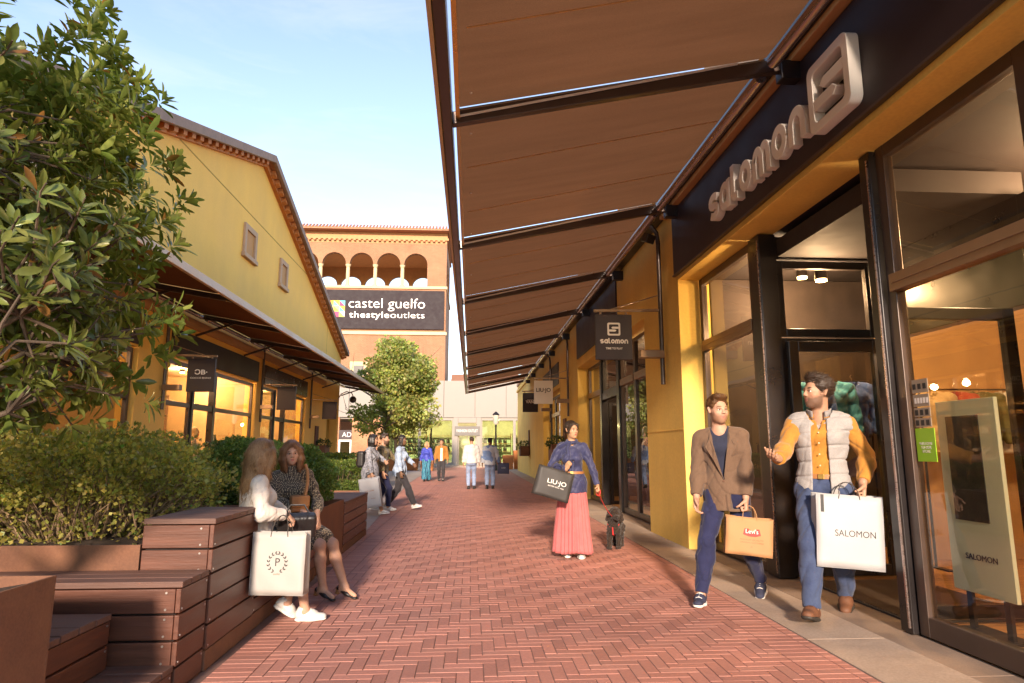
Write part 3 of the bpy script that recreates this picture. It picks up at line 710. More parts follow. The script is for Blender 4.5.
def mblathe_skirt(P, root, m, name, z0, z1, r0, r1, ky=.72, pleats=26, amp=.012, sway=(0, 0), mid=None):
    kyb = ky + .16
    n = pleats * 6; rows = 22; vs = []; fs = []
    for i in range(rows + 1):
        t = i / rows; z = z0 + (z1 - z0) * t; r = r0 + (r1 - r0) * (t ** .8)
        for j in range(n):
            a = 2 * math.pi * j / n; w = amp * (.25 + .75 * t) * (math.cos(pleats * a + .6 * math.sin(3 * a + 2 * t)) + .5 * math.sin(pleats * .5 * a + 3 * t)) + .02 * t * math.sin(3 * a + 1.3) + .012 * t * math.sin(5 * a)
            rr = r + w; vs.append(P.hip + np.array([0, -.01, 0]) + P.hx * rr * math.cos(a) + P.hy * rr * (ky + (kyb - ky) * t) * math.sin(a) + np.array([sway[0] * t * t, sway[1] * t ** 1.5, z + .012 * t * t * math.sin(4 * a + 1)]))
    for i in range(rows):
        for j in range(n): fs.append((i * n + j, i * n + (j + 1) % n, (i + 1) * n + (j + 1) % n, (i + 1) * n + j))
    me = np_mesh(name, np.array(vs), np.array(fs)); o = mesh_obj(name, me, m, root, world=False)
    s = o.modifiers.new('thick', 'SOLIDIFY'); s.thickness = .004; return o
# ------------------------------------------------------------ the people
C_NAVY = cloth('navy cotton', (.015, .018, .055), .18); C_NAVYTEE = cloth('dark navy knit', (.02, .024, .045), .1)
C_BROWNWOOL = cloth('brown wool', (.115, .066, .042), .15, c2=(.15, .09, .058), pat='mottle', ps=300)
C_MUSTARD = cloth('mustard cotton', (.43, .185, .036), .12); C_VEST = cloth('pale grey wadding', (.28, .265, .255), .08, c2=(.35, .33, .32), pat='mottle', ps=220)
C_JEANS = cloth('blue denim', (.034, .052, .11), .35, 500, c2=(.045, .068, .13), pat='mottle', ps=5); C_LJEANS = cloth('light denim', (.21, .28, .42), .2)
C_BLOUSE = cloth('indigo satin', (.03, .034, .085), .2, rough=.55); C_PINK = cloth('pink pleated crepe', (.46, .11, .11), .12, rough=.7)
C_WHITE = cloth('cream wool', (.56, .51, .46), .06); C_BLACK = cloth('black cloth', (.018, .016, .018), .2)
C_DOTS = cloth('patterned knit', (.055, .042, .034), .2, c2=(.42, .33, .22), pat='dots', ps=70)
C_GREYCOAT = cloth('grey marbled cloth', (.13, .14, .17), .2, c2=(.32, .33, .36), pat='mottle', ps=26); C_CAMO = cloth('camouflage cotton', (.07, .055, .028), .15, c2=(.15, .115, .055), pat='camo', ps=14)
C_DENIMJ = cloth('washed denim jacket', (.24, .33, .46), .25, c2=(.36, .45, .56), pat='mottle', ps=12); C_DKGREY = cloth('charcoal trousers', (.035, .032, .036), .2)
C_HOOD = cloth('pale grey jersey', (.55, .52, .5), .08); C_PATCH = cloth('patchwork denim', (.17, .27, .46), .15, c2=(.5, .54, .58), pat='patch', ps=3.2)
C_COBALT = cloth('cobalt satin', (.035, .055, .36), .2, rough=.45); C_TEAL = cloth('teal print silk', (.012, .02, .09), .2, c2=(.03, .28, .36), pat='swirl', ps=5, rough=.5)
C_RUST = cloth('rust suede', (.36, .15, .035), .15); C_WTEE = cloth('white cotton', (.72, .7, .66), .05); C_RUSTCOAT = cloth('ginger wool', (.40, .17, .07), .15)
M_TAN = mat('tan leather', (.32, .13, .045), .45, var=.15, bump=.2, bscale=120); M_BRLEATHER = mat('brown nubuck', (.13, .05, .024), .65, var=.25, bump=.2, bscale=150)
M_BLEATHER = mat('black leather', (.015, .013, .013), .38, var=.2, bump=.2, bscale=120); M_WLEATHER = mat('white leather', (.55, .53, .5), .45, var=.06, bump=.1, bscale=90)
M_NAVYSHOE = mat('navy canvas', (.025, .03, .06), .8, var=.2, bump=.3, bscale=300); M_GOLD = mat('brass', (.7, .45, .15), .3, 1.); M_BUTTON = mat('pale button', (.6, .5, .35), .4)
H_REDBR = hairmat('auburn hair', (.07, .028, .011), (.22, .10, .04)); H_DKBR = hairmat('dark brown hair', (.018, .011, .008), (.07, .04, .024)); H_BLACK = hairmat('black hair', (.008, .007, .007), (.035, .028, .024))
H_BALAY = hairmat('light brown streaked hair', (.17, .08, .034), (.48, .28, .14)); H_CHEST = hairmat('chestnut hair', (.13, .05, .024), (.32, .15, .07)); H_BLOND = hairmat('blond hair', (.34, .2, .08), (.6, .42, .2))

def buttons(P, o, ups, m, off, x=0., r=.0055):
    for u in ups:
        mb = MB(); c = P.hip + (P.neck - P.hip) * u + P.shy * off(u) + P.shx * x
        mb.tube([c, c + P.shy * .004], r, 8); mb.build('button', m, o, world=False)

# man in the brown blazer
root, P = person('bearded man in a brown blazer and navy trousers carrying the kraft paper bag', (2.37, 6.02, 0), 140,
    Pose(hip=(.02, -.02, .905), lean=(.02, .03), shyaw=R(16), hipyaw=R(6), head=(40, 2, 0), rfoot=(.17, .29, .085), lfoot=(-.13, -.37, .125), rtoe=(6, 3), ltoe=(4, -20),
         rhand=(.22, .16, .86), lhand=(-.17, .05, .84), relb=(.35, -1, 0), lelb=(-.6, -1, 0), lhd=(-.02, .05, -1), lpn=(.9, .15, 0), lcurl=1.15, rcurl=.4, slim=.9), 1.91)
do_body(P, root, 'fair', .0055, beard=((.16, .075, .035), .6), brow=(.14, .065, .03))
do_hair(P, root, H_REDBR, 'short', .0055)
do_trousers(P, root, C_NAVY, t1=.97, g=.013, g1=.018, seed=2., h=.0065, amp=.006)
do_top(P, root, 'tee', C_NAVYTEE, .008, -.05, .3, h=.005, neck=.064, armg=.0, amp=.001, sleeves=False)
j = do_top(P, root, 'blazer', C_BROWNWOOL, .018, -.155, .93, cuff=.022, neck=.078, V=(.11, .085, .004), h=.0065, seed=3., flare=.034, armg=.01, amp=.004,
       cutx=[(cap(P.hip + P.shy * .16 + np.array([0, 0, -.2]), P.hip + P.shy * .14 + np.array([0, 0, .0]), .03, .002), .0)])
for sd in (1, -1):   # lapels
    mb = MB(); q = P.hip; n0 = P.neck + P.shx * sd * .075 + P.shy * .02 + P.up * .012; n1 = P.neck + P.shx * sd * .085 + P.shy * .105 - P.up * .075
    tip = P.neck + P.shx * sd * .128 + P.shy * .118 - P.up * .15; bt = P.hip + P.shy * .135 + P.up * .115; mid = P.chest + P.shx * sd * .052 + P.shy * .152 + P.up * .02
    tip2 = tip + P.shx * sd * -.02 + P.up * .02; low = P.chest + P.shx * sd * .07 + P.shy * .146 - P.up * .05
    mb.add([n0, n1, tip2, tip, low, bt, mid], [(0, 1, 6), (1, 2, 3), (1, 3, 4), (1, 4, 6), (6, 4, 5)]); o = mb.build('lapel', C_BROWNWOOL, j, world=False, smooth=False); s = o.modifiers.new('thick', 'SOLIDIFY'); s.thickness = .007
buttons(P, j, (.19,), M_BRLEATHER, lambda u: .142, r=.008)
do_shoes(P, root, M_NAVYSHOE, M_RUBBER)

# man in the grey body warmer
root, P = person('dark haired man in a pale grey padded vest and mustard shirt leaving the shop', (2.95, 5.47, 0), 150,
    Pose(hip=(-.03, -.02, .905), lean=(-.01, .03), shyaw=R(-4), hipyaw=R(0), head=(-52, -3, 0), rfoot=(.09, .31, .105), lfoot=(-.12, -.3, .105), rtoe=(-8, 14), ltoe=(-4, -14),
         rhand=(.24, .42, 1.12), lhand=(-.29, .07, .95), relb=(.25, -.5, -1), lelb=(-.55, -1, 0), rhd=(.25, .85, .1), rpn=(-.45, .15, 1), rcurl=.32, lhd=(.1, .2, -1), lpn=(.85, .3, 0), lcurl=1.15, slim=.92), 2.04)
do_body(P, root, 'light', .0055, beard=((.06, .035, .025), .72), brow=(.03, .018, .012))
do_hair(P, root, H_DKBR, 'quiff', .0055)
do_trousers(P, root, C_JEANS, name='jeans', t1=1., g=.016, g1=.024, seed=5., amp=.006, h=.0065)
sh = do_top(P, root, 'shirt', C_MUSTARD, .012, .085, .93, cuff=.016, neck=.062, h=.0065, seed=6., amp=.005, armg=.011, V=(.44, .035, .004), collar=('fold', C_MUSTARD, .06, .04))
buttons(P, sh, (.32, .47, .62, .76), M_BUTTON, lambda u: .113 + .028 * math.sin(min(1, u) * 2.6), .0)
v = do_top(P, root, 'vest', C_VEST, .038, -.06, 0, neck=.085, V=(-.08, .052, .062, .0, .05), h=.0065, seed=8., sleeves=False, amp=.003, flare=-.004, quilt=.105, collar=('band', C_VEST, .072, .062),
       extra=[(cap(P.sh[sd] - P.shx * .05 * sd + P.up * .005, P.sh[sd] - P.shx * .0 * sd - P.up * .01, .07, .068), .03) for sd in (1, -1)])
belt(P, root, M_TAN, .092, kx=.172, ky=.128, buckle=M_GOLD)
do_shoes(P, root, M_BRLEATHER, M_RUBDARK, kind='boot')

# woman with the pink skirt
root, P = person('woman in an indigo blouse and long pink pleated skirt walking the small dog', (1.33, 8.5, 0), 172,
    Pose(True, hip=(.02, 0, .96), shyaw=R(-4), head=(38, 4, 2), rfoot=(.1, -.05, .085), lfoot=(-.08, .05, .085), rtoe=(0, 0), ltoe=(0, 0),
         rhand=(.10, .20, 1.15), lhand=(-.32, .1, .905), relb=(1, -.3, -.5), lelb=(-1, -.5, 0), rhd=(-.35, .35, .8), rpn=(-.6, -.75, 0), rcurl=.95, lhd=(-.1, .4, -.8), lpn=(.9, .2, 0), lcurl=1.1, slim=.93), 1.72)
do_body(P, root, 'tan', .006, brow=(.03, .015, .01), lip=(.42, .10, .09))
do_hair(P, root, H_DKBR, 'tied', .006)
bl = do_top(P, root, 'blouse', C_BLOUSE, .016, -.12, .97, cuff=.012, neck=.058, h=.007, seed=11., amp=.005, armg=.017, flare=.025)
mb = MB(); rg = []
for k in range(25):
    a = 2 * math.pi * k / 24; rg.append(P.neck + P.shx * math.sin(a) * .062 + P.shy * (math.cos(a) * .06 + .014) + P.up * (.012 - .02 * math.cos(a)))
mb.tube(rg, .024, 10); mb.tube([P.neck + P.shx * .03 + P.shy * .07 - P.up * .01, P.neck + P.shx * .05 + P.shy * .1 - P.up * .08, P.neck + P.shx * .035 + P.shy * .13 - P.up * .2], [.03, .026, .03], 8)
mb.tube([P.neck + P.shx * .05 + P.shy * .07, P.neck + P.shx * .15 + P.shy * .05 - P.up * .06, P.neck + P.shx * .24 - P.shy * .02 - P.up * .13], [.024, .036, .03], 8); mb.build('scarf', C_BLOUSE, bl, world=False, smooth=True)
mblathe_skirt(P, root, C_PINK, 'pleated_skirt', -.03, -.885, .165, .245, .72, 24, .016, sway=(0, .06))
belt(P, root, M_TAN, .14, kx=.168, ky=.146, buckle=M_GOLD)
do_shoes(P, root, M_WLEATHER, M_RUBBER)

# seated woman in the cream jacket
root, P = person('woman with long streaked hair and a cream jacket on the bench, seen from behind', (-1.78, 5.5, 0), -72,
    Pose(True, hip=(.04, .06, .735), neck=(.085, .05, 1.245), shyaw=R(14), head=(28, 4, 0), rfoot=(.1, .5, .085), lfoot=(-.1, .36, .12), rtoe=(-8, 0), ltoe=(-6, -32), rknee=(.1, 1, .5), lknee=(-.05, 1, .5),
         rhand=(.245, .30, .90), lhand=(.0, .34, .87), relb=(.8, -.6, -.45), lelb=(-1, -.3, -.4), rhd=(-.1, .7, -.7), rpn=(-.3, -.5, -.7), rcurl=.75, lhd=(.3, .8, -.4), lpn=(0, 0, -1), lcurl=.5), 1.68)
do_body(P, root, 'fair', .006, bare=('leg',), brow=(.14, .08, .04))
do_hair(P, root, H_BALAY, 'long', .006, .37)
do_top(P, root, 'jacket', C_WHITE, .026, -.12, .88, cuff=.022, neck=.066, V=(-.2, .05, .07, .0, .04), h=.0065, seed=14., amp=.004, armg=.02, flare=.01, collar=('fold', C_WHITE, .07, .05))
do_top(P, root, 'top', C_BLACK, .008, -.05, .2, h=.009, neck=.075, armg=.0)
part('skirt', P.torso(.012)[:1] + P.torso(.012)[-2:] + [(cap(P.hj[sd], P.hj[sd] + (P.kn[sd] - P.hj[sd]) * .93, .106, .088), .06) for sd in (1, -1)] + [(cap(P.hip + P.hy * .05, (P.kn[1] + P.kn[-1]) / 2 * .85 + P.hip * .15, .1, .085), .06)], .008, C_BLACK, root, disp=folds(.004, 20, 12, 3.))
do_shoes(P, root, M_WLEATHER, M_RUBBER)
mb = MB(); w = P.wr[1] - nrm(P.wr[1] - P.el[1]) * .01; u = nrm(P.wr[1] - P.el[1]); a = nrm(np.cross(u, (0, 0, 1))); b = np.cross(u, a)
mb.tube([w + a * .033 * math.cos(t) + b * .028 * math.sin(t) for t in [2 * math.pi * k / 16 for k in range(17)]], .006, 6); mb.build('bracelet', M_BLEATHER, root, world=False, smooth=True)

# seated woman in the patterned dress
root, P = person('smiling woman with chestnut hair in a patterned beige dress sitting on the bench', (-1.66, 6.4, 0), -122,
    Pose(True, hip=(.0, .0, .725), neck=(.045, -.015, 1.245), shyaw=R(-38), hipyaw=R(0), head=(-20, 5, 6), rfoot=(-.08, .37, .11), lfoot=(-.24, .50, .11), rtoe=(4, -9), ltoe=(6, -9), rknee=(-.02, 1, .5), lknee=(-.12, 1, .5),
         rhand=(.12, .22, .86), lhand=(-.03, .3, .79), relb=(1, -.5, -.3), lelb=(-1, -.5, -.2), rhd=(-.7, .6, -.3), rpn=(0, -.1, -1), rcurl=.4, lhd=(.3, .6, -.7), lpn=(.5, -.3, -.6), lcurl=.35), 1.68)
do_body(P, root, 'fair', .0055, bare=('leg', 'arm'), brow=(.14, .07, .035), lip=(.5, .14, .12))
do_hair(P, root, H_CHEST, 'bob', .006, .16)
part('dress', P.torso(.016) + [q for sd in (1, -1) for q in P.arm(sd, .013, .018, .55)] + [(cap(P.hj[sd], P.hj[sd] + (P.kn[sd] - P.hj[sd]) * .72, .108, .1), .05) for sd in (1, -1)] + [(cap(P.hip + P.hy * .04, (P.kn[1] + P.kn[-1]) / 2 * .65 + P.hip * .35, .1, .085), .05), (cap(P.neck - P.up * .04, P.neck + P.up * .025 + P.shy * .012, .075, .06), .02)], .0065, C_DOTS, root, disp=folds(.004, 30, 8, 4.),
     post=[(cap(P.neck + P.up * .0, P.neck + P.up * .2 + P.shy * .04, .051, .07), .004)])
do_shoes(P, root, M_BLEATHER, M_TAN, kind='heel')

# group of three crossing on the left
GR = 'friends walking together past the planters'
root, P = person('dark haired woman in a grey marbled coat dress wearing a black backpack', (-2.1, 14.1, 0), -100,
    Pose(True, hip=(0, 0, .925), head=(-6, 2, 0), rfoot=(.05, .30, .085), lfoot=(-.06, -.28, .11), rtoe=(0, 6), ltoe=(0, -14), rhand=(.26, .12, .84), lhand=(-.22, .26, 1.15), relb=(.4, -1, 0), lelb=(-1, -.5, 0), rcurl=1.), 1.70, GR)
do_body(P, root, 'light', .009, bare=('leg',)); do_hair(P, root, H_BLACK, 'bob', .009, .15)
do_top(P, root, 'coat_dress', C_GREYCOAT, .024, -.38, .9, neck=.06, h=.011, seed=21., amp=.005, armg=.016, flare=.045, collar=('fold', C_GREYCOAT, .07, .04)); do_shoes(P, root, M_WLEATHER, M_RUBBER, h=.009)
PG1, RG1 = P, root
root, P = person('bearded man in a camouflage shirt walking in the middle of three friends', (-1.98, 15.0, 0), -98,
    Pose(hip=(0, 0, .915), head=(2, 0, 0), rfoot=(.06, .18, .085), lfoot=(-.06, -.2, .1), rtoe=(0, 3), ltoe=(0, -8), rhand=(.27, .1, .85), lhand=(-.18, .36, 1.12), relb=(.4, -1, 0), lelb=(-1, -.5, 0), lhd=(0, .9, .3)), 1.74, GR)
do_body(P, root, 'light', .009, beard=((.04, .025, .02), .8)); do_hair(P, root, H_DKBR, 'short', .009); do_trousers(P, root, C_NAVY, h=.011, seed=22.)
do_top(P, root, 'shirt', C_CAMO, .022, -.08, .9, h=.01, seed=23., amp=.005, armg=.02, collar=('fold', C_CAMO, .066, .04)); do_shoes(P, root, M_WLEATHER, M_RUBBER, h=.009)
root, P = person('woman with long black braids in a washed denim jacket and charcoal trousers', (-1.6, 15.2, 0), -98,
    Pose(True, hip=(0, 0, .915), head=(-4, 4, 0), rfoot=(.05, .38, .1), lfoot=(-.06, -.32, .12), rtoe=(0, 12), ltoe=(0, -16), rhand=(.25, .08, .86), lhand=(-.1, .3, 1.05), relb=(.4, -1, 0), lelb=(-1, -.5, 0)), 1.72, GR)
do_body(P, root, 'brown', .009, brow=(.01, .008, .006), lip=(.16, .05, .04)); do_hair(P, root, H_BLACK, 'braids', .009, .36); do_trousers(P, root, C_DKGREY, h=.011, seed=24., g=.02, g1=.03)
do_top(P, root, 'jacket', C_DENIMJ, .03, -.14, .9, V=(-.2, .04, .05, .0, .04), h=.01, seed=25., amp=.005, armg=.018, collar=('fold', C_DENIMJ, .07, .04)); do_top(P, root, 'top', C_BLACK, .008, -.1, .2, h=.011, armg=0.)
do_shoes(P, root, M_WLEATHER, M_RUBBER, h=.009)

# two men seen from behind
root, P = person('man in a pale grey hooded sweatshirt and blue jeans seen from behind', (.02, 22.8, 0), 4,
    Pose(hip=(0, 0, .93), head=(8, 0, 0), rfoot=(.1, .05, .085), lfoot=(-.1, -.04, .085), rhand=(.27, .06, .86), lhand=(-.27, .1, .86), relb=(.5, -1, 0), lelb=(-.5, -1, 0)), 1.80)
do_body(P, root, 'light', .012); do_hair(P, root, H_DKBR, 'short', .01); do_trousers(P, root, C_LJEANS, name='jeans', h=.012, seed=31.)
do_top(P, root, 'hoodie', C_HOOD, .03, -.06, .92, h=.012, seed=32., amp=.005, armg=.03, extra=[(ell(P.neck - P.shy * .085 - P.up * .04, (.1, .05, .08)), .03)]); do_shoes(P, root, M_BLEATHER, M_RUBDARK, h=.01)
root, P = person('man in a patchwork denim shirt seen from behind holding a navy bag', (.66, 22.9, 0), -4,
    Pose(hip=(0, 0, .93), head=(-12, 0, 0), rfoot=(.1, .04, .085), lfoot=(-.1, -.1, .1), ltoe=(0, -10), rhand=(.34, .06, .84), lhand=(-.27, .06, .86), relb=(.6, -1, 0), lelb=(-.5, -1, 0), rcurl=1.), 1.76)
do_body(P, root, 'brown', .012); do_hair(P, root, H_BLACK, 'short', .01); do_trousers(P, root, C_LJEANS, name='jeans', h=.012, seed=33., g=.02, g1=.03)
do_top(P, root, 'shirt', C_PATCH, .03, -.1, .9, h=.012, seed=34., amp=.005, armg=.03, collar=('fold', C_PATCH, .07, .04)); do_shoes(P, root, M_BLEATHER, M_RUBDARK, h=.01)
PF2, RF2 = P, root

# couple walking towards the camera
root, P = person('blond woman in a cobalt blouse and teal print trousers walking far down the street', (-1.88, 28.3, 0), 176,
    Pose(True, hip=(0, 0, .93), head=(10, 0, 0), rfoot=(.07, .14, .085), lfoot=(-.07, -.16, .1), ltoe=(0, -10), rhand=(.27, .02, .87), lhand=(-.27, .12, .87), relb=(.5, -1, 0), lelb=(-.5, -1, 0)), 1.70)
do_body(P, root, 'fair', .012, brow=(.2, .12, .05)); do_hair(P, root, H_BLOND, 'bob', .011, .13); do_trousers(P, root, C_TEAL, h=.013, seed=41., g=.03, g1=.05, flare=.03)
do_top(P, root, 'blouse', C_COBALT, .026, -.04, .9, h=.012, seed=42., amp=.006, armg=.03); do_shoes(P, root, M_BLEATHER, M_RUBDARK, h=.011)
root, P = person('man in a rust coloured jacket and white tee walking far down the street', (-1.27, 28.5, 0), 184,
    Pose(hip=(0, 0, .925), head=(-14, 0, 0), rfoot=(.08, -.12, .1), lfoot=(-.08, .16, .085), rtoe=(0, -10), rhand=(.27, .1, .86), lhand=(-.27, .04, .86), relb=(.5, -1, 0), lelb=(-.5, -1, 0)), 1.80)
do_body(P, root, 'light', .012); do_hair(P, root, H_BLACK, 'quiff', .011); do_trousers(P, root, C_DKGREY, h=.013, seed=43., g=.02, g1=.026)
do_top(P, root, 'jacket', C_RUST, .032, -.1, .9, V=(-.2, .04, .05, .0, .04), h=.012, seed=44., amp=.005, armg=.03, collar=('fold', C_RUST, .07, .05)); do_top(P, root, 'tee', C_WTEE, .012, -.08, .2, h=.013, armg=0.); do_shoes(P, root, M_BLEATHER, M_RUBDARK, h=.011)

# shopper inside the left-hand shop
root, P = person('long haired shopper in a ginger coat inside the lit shop on the left', (-7.15, 18.6, 0), -80,
    Pose(True, hip=(0, 0, .94), head=(20, 0, 0), rhand=(.2, .18, .95), lhand=(-.2, .18, 1.0), relb=(.6, -1, 0), lelb=(-.6, -1, 0)), 1.78)
do_body(P, root, 'light', .011); do_hair(P, root, H_DKBR, 'long', .011, .3); do_top(P, root, 'coat', C_RUSTCOAT, .035, -.45, .92, h=.012, seed=51., amp=.005, armg=.03, flare=.05); do_trousers(P, root, C_DKGREY, h=.013, seed=52.); do_shoes(P, root, M_BLEATHER, M_RUBDARK, h=.011)

# ------------------------------------------------------------ shop mannequins
M_MANQ = mat('mannequin shell', (.42, .34, .24), .4, var=.05); M_MANQD = mat('dark mannequin shell', (.12, .13, .1), .4, var=.1)
C_SUIT = cloth('black suiting', (.014, .014, .018), .2); C_LILAC = cloth('lilac shell fabric', (.30, .25, .42), .15, c2=(.46, .36, .28), pat='patch', ps=2.4, rough=.5); C_BEIGE = cloth('beige jersey', (.5, .36, .2), .1)
def mannequin(label, loc, yaw, top, trou, skin, H=1.82, hat=None, group=None, coat=-.1, h=.011):
    r = thing('mannequin', label, 'mannequin', loc, R(yaw), group, H / 1.8)
    P = Pose(hip=(0, 0, .945), rhand=(.26, .06, .85), lhand=(-.26, .1, .86), relb=(.5, -1, 0), lelb=(-.5, -1, 0))
    do_body(P, r, skin, h, face=False)
    do_top(P, r, 'jacket', top, .028, coat, .92, h=h, seed=61., amp=.004, armg=.024, V=(.2, .05, .006)); do_trousers(P, r, trou, h=.012, seed=62.)
    do_top(P, r, 'shirt', C_WTEE, .01, -.05, .2, h=.013, armg=0.)
    mb = MB(); mb.lathe([(.2, 0), (.2, .012), (.19, .016)], (0, .03, -.0), 24); mb.build('base', M_BLEATHER, r, world=False)
    if hat:
        mb = MB(); c = P.H((0, -.01, .07)); mb.lathe([(.088, -.005), (.092, .02), (.086, .06), (.06, .088), (.02, .098), (.001, .099)], c, 20)
        mb.hexa([c + np.array(q) for q in ((-.07, .06, -.005), (.07, .06, -.005), (.05, .19, -.03), (-.05, .19, -.03), (-.07, .06, .01), (.07, .06, .01), (.05, .19, -.018), (-.05, .19, -.018))])
        mb.build('cap', hat, r, world=False, smooth=True)
    return r
mannequin('dark suited mannequin standing in the doorway of the second shop on the right', (4.1, 15.2, .05), 120, C_SUIT, C_SUIT, (.12, .13, .1), 1.86)
mannequin('mannequin in a tan cap and lilac shell jacket behind the window beside the men', (4.35, 7.75, .05), 130, C_LILAC, C_DKGREY, (.42, .30, .16), 1.9, hat=M_TAN)
mannequin('tall headless looking shop mannequin in beige left of the shopper', (-7.3, 17.75, .05), -70, C_BEIGE, C_BEIGE, (.5, .33, .15), 1.9)
mannequin('mannequin in beige behind the shopper in the ginger coat', (-7.75, 18.9, .05), -80, C_BEIGE, C_BEIGE, (.55, .36, .16), 1.84)

# ------------------------------------------------------------ shopping bags
M_KRAFT = mat('kraft paper', (.40, .20, .09), .75, var=.08, bump=.15, bscale=14); M_PAPERW = mat('white paper', (.37, .37, .375), .55, var=.04, bump=.12, bscale=12); M_PAPERC = mat('cream paper', (.36, .335, .31), .6, var=.05, bump=.15, bscale=12)
M_PAPERB = mat('black paper', (.03, .027, .025), .6, var=.15, bump=.12, bscale=12); M_PAPERN = mat('navy paper', (.05, .055, .11), .5, var=.1); M_PRINTK = mat('black print', (.02, .02, .02), .6); M_PRINTR = mat('red print', (.42, .025, .02), .6); M_PRINTW = mat('white print', (.75, .72, .68), .6); M_PRINTB = mat('brown print', (.30, .12, .05), .6)
M_CORD = mat('cord', (.05, .04, .035), .8)
BAGF = {}
def conform(o, r, off=.0012):
    P3, w, h, d = BAGF[r.name]; zs = [v.co.y for v in o.data.vertices]; y1 = max(zs)
    for v in o.data.vertices:
        u = min(1, max(0, v.co.x / w + .5)); t = min(1, max(0, v.co.z / h + 1)); v.co.y = P3(0, u, t)[1] - off + (v.co.y - y1)
    return o
def bag(label, loc, rz, w, h, d, m, tilt=0., group=None, handle=.12, hm=None, roll=0., top_in=.25, pinch=None):
    """paper carrier: root at the middle of its top edge; the printed side faces local -y"""
    r = thing('shopping_bag', label, 'shopping bag', loc, 0, group); r.rotation_euler = (tilt, roll, rz)
    mb = MB(); rr = random.Random(int(w * 1000) + int(h * 777)); nx, nz = 10, 10
    def P3(side, u, t):   # side 0 front,1 right,2 back,3 left ; u 0..1 ; t 0 bottom..1 top
        dd = d * (1 - .35 * t * (1 - top_in)); g = .09 * d * math.sin(t * 3.1)
        cor = [(-w / 2, -dd / 2), (w / 2, -dd / 2), (w / 2, dd / 2), (-w / 2, dd / 2)]; a = cor[side]; b = cor[(side + 1) % 4]
        x = a[0] + (b[0] - a[0]) * u; y = a[1] + (b[1] - a[1]) * u
        bow = math.sin(math.pi * u)
        if side == 0: y -= .012 * bow * math.sin(3.1 * t) - .004 * math.sin(9 * u + 7 * t)
        if side == 2: y += .012 * bow * math.sin(3.1 * t)
        if side == 1: x -= bow * .3 * d * t * .6
        if side == 3: x += bow * .3 * d * t * .6
        return (x, y, -h + h * t + .004 * math.sin(5 * u + side))
    for side in range(4):
        g = [[P3(side, i / nx, k / nz) for i in range(nx + 1)] for k in range(nz + 1)]; b0 = len(mb.v); vs = [p for row in g for p in row]
        mb.add(vs, [(k * (nx + 1) + i, k * (nx + 1) + i + 1, (k + 1) * (nx + 1) + i + 1, (k + 1) * (nx + 1) + i) for k in range(nz) for i in range(nx)])
    mb.add([(-w / 2, -d / 2, -h), (w / 2, -d / 2, -h), (w / 2, d / 2, -h), (-w / 2, d / 2, -h)], [(3, 2, 1, 0)])
    o = mb.build('bag_body', m, r, world=False, smooth=True); s = o.modifiers.new('thick', 'SOLIDIFY'); s.thickness = .002; s.offset = -1
    BAGF[r.name] = (P3, w, h, d)
    hm = hm or M_CORD
    for sd in (-1, 1):
        y = sd * d * .5 * (1 - .35 * (1 - top_in)) + (-.004 if sd < 0 else .004); hb = MB(); py = 0 if pinch is None else pinch
        hb.tube([(-w * .16, y, -.03), (-w * .15, y, .0)] + [(-w * .15 * math.cos(a) if True else 0, y * (1 - .9 * math.sin(a)), handle * math.sin(a)) for a in [math.pi * k / 10 for k in range(1, 10)]] + [(w * .15, y, 0.), (w * .16, y, -.03)], .0035, 6)
        hb.build('handle', hm, r, world=False, smooth=True)
    return r
def bprint(r, txt, size, x, z, m, d, width=None, name='print', **kw):
    return conform(put_text(name, txt, size, (x, -d / 2, z), (1, 0, 0), (0, -1, 0), m, r, False, extrude=.0003, width=width, **kw), r)

b = bag('brown kraft paper bag with a red badge held by the man in the blazer', (2.50, 5.88, .745), R(-14), .40, .325, .12, M_KRAFT, group=None, handle=.10, hm=M_KRAFT, roll=R(5))
mb = MB(); mb.prism([(-.075, -.026), (-.03, -.04), (.03, -.04), (.075, -.026), (.062, .026), (-.062, .026)][::1], lambda u, v, dd: (u + .02, -.076 - dd, v - .12), 0, .0012); conform(mb.build('badge', M_PRINTR, b, world=False), b, .0006)
bprint(b, "Levi's", .052, .02, -.118, M_PRINTW, .13, .105); bprint(b, 'PREMIUM QUALITY', .018, .02, -.19, M_PRINTB, .12, .2); bprint(b, 'ORIGINAL CLOTHING', .018, .02, -.213, M_PRINTB, .12, .2); bprint(b, 'D', .02, .02, -.25, M_PRINTB, .12)
b = bag('large white paper bag with black lettering held by the man in the vest', (3.02, 5.19, .985), R(-12), .50, .56, .17, M_PAPERW, handle=.1, roll=R(3.5))
bprint(b, 'SALOMON', .07, .035, -.295, M_PRINTK, .17, .30)
mb = MB()
for k in range(6): mb.box((-.215, -.0985, -.14 + .0225 * k), (-.19, -.099, -.14 + .0225 * (k + 1)))
conform(mb.build('stripe', M_PRINTK, b, world=False), b, .0006)
b = bag('cream paper bag printed with a laurel wreath and letter held by the seated woman', (-1.40, 5.12, .74), R(-6), .40, .44, .13, M_PAPERC, handle=.12)
bprint(b, 'P', .08, .0, -.21, M_PRINTK, .135); bprint(b, 'outlet', .02, 0, -.29, M_PRINTB, .13)
mb = MB()
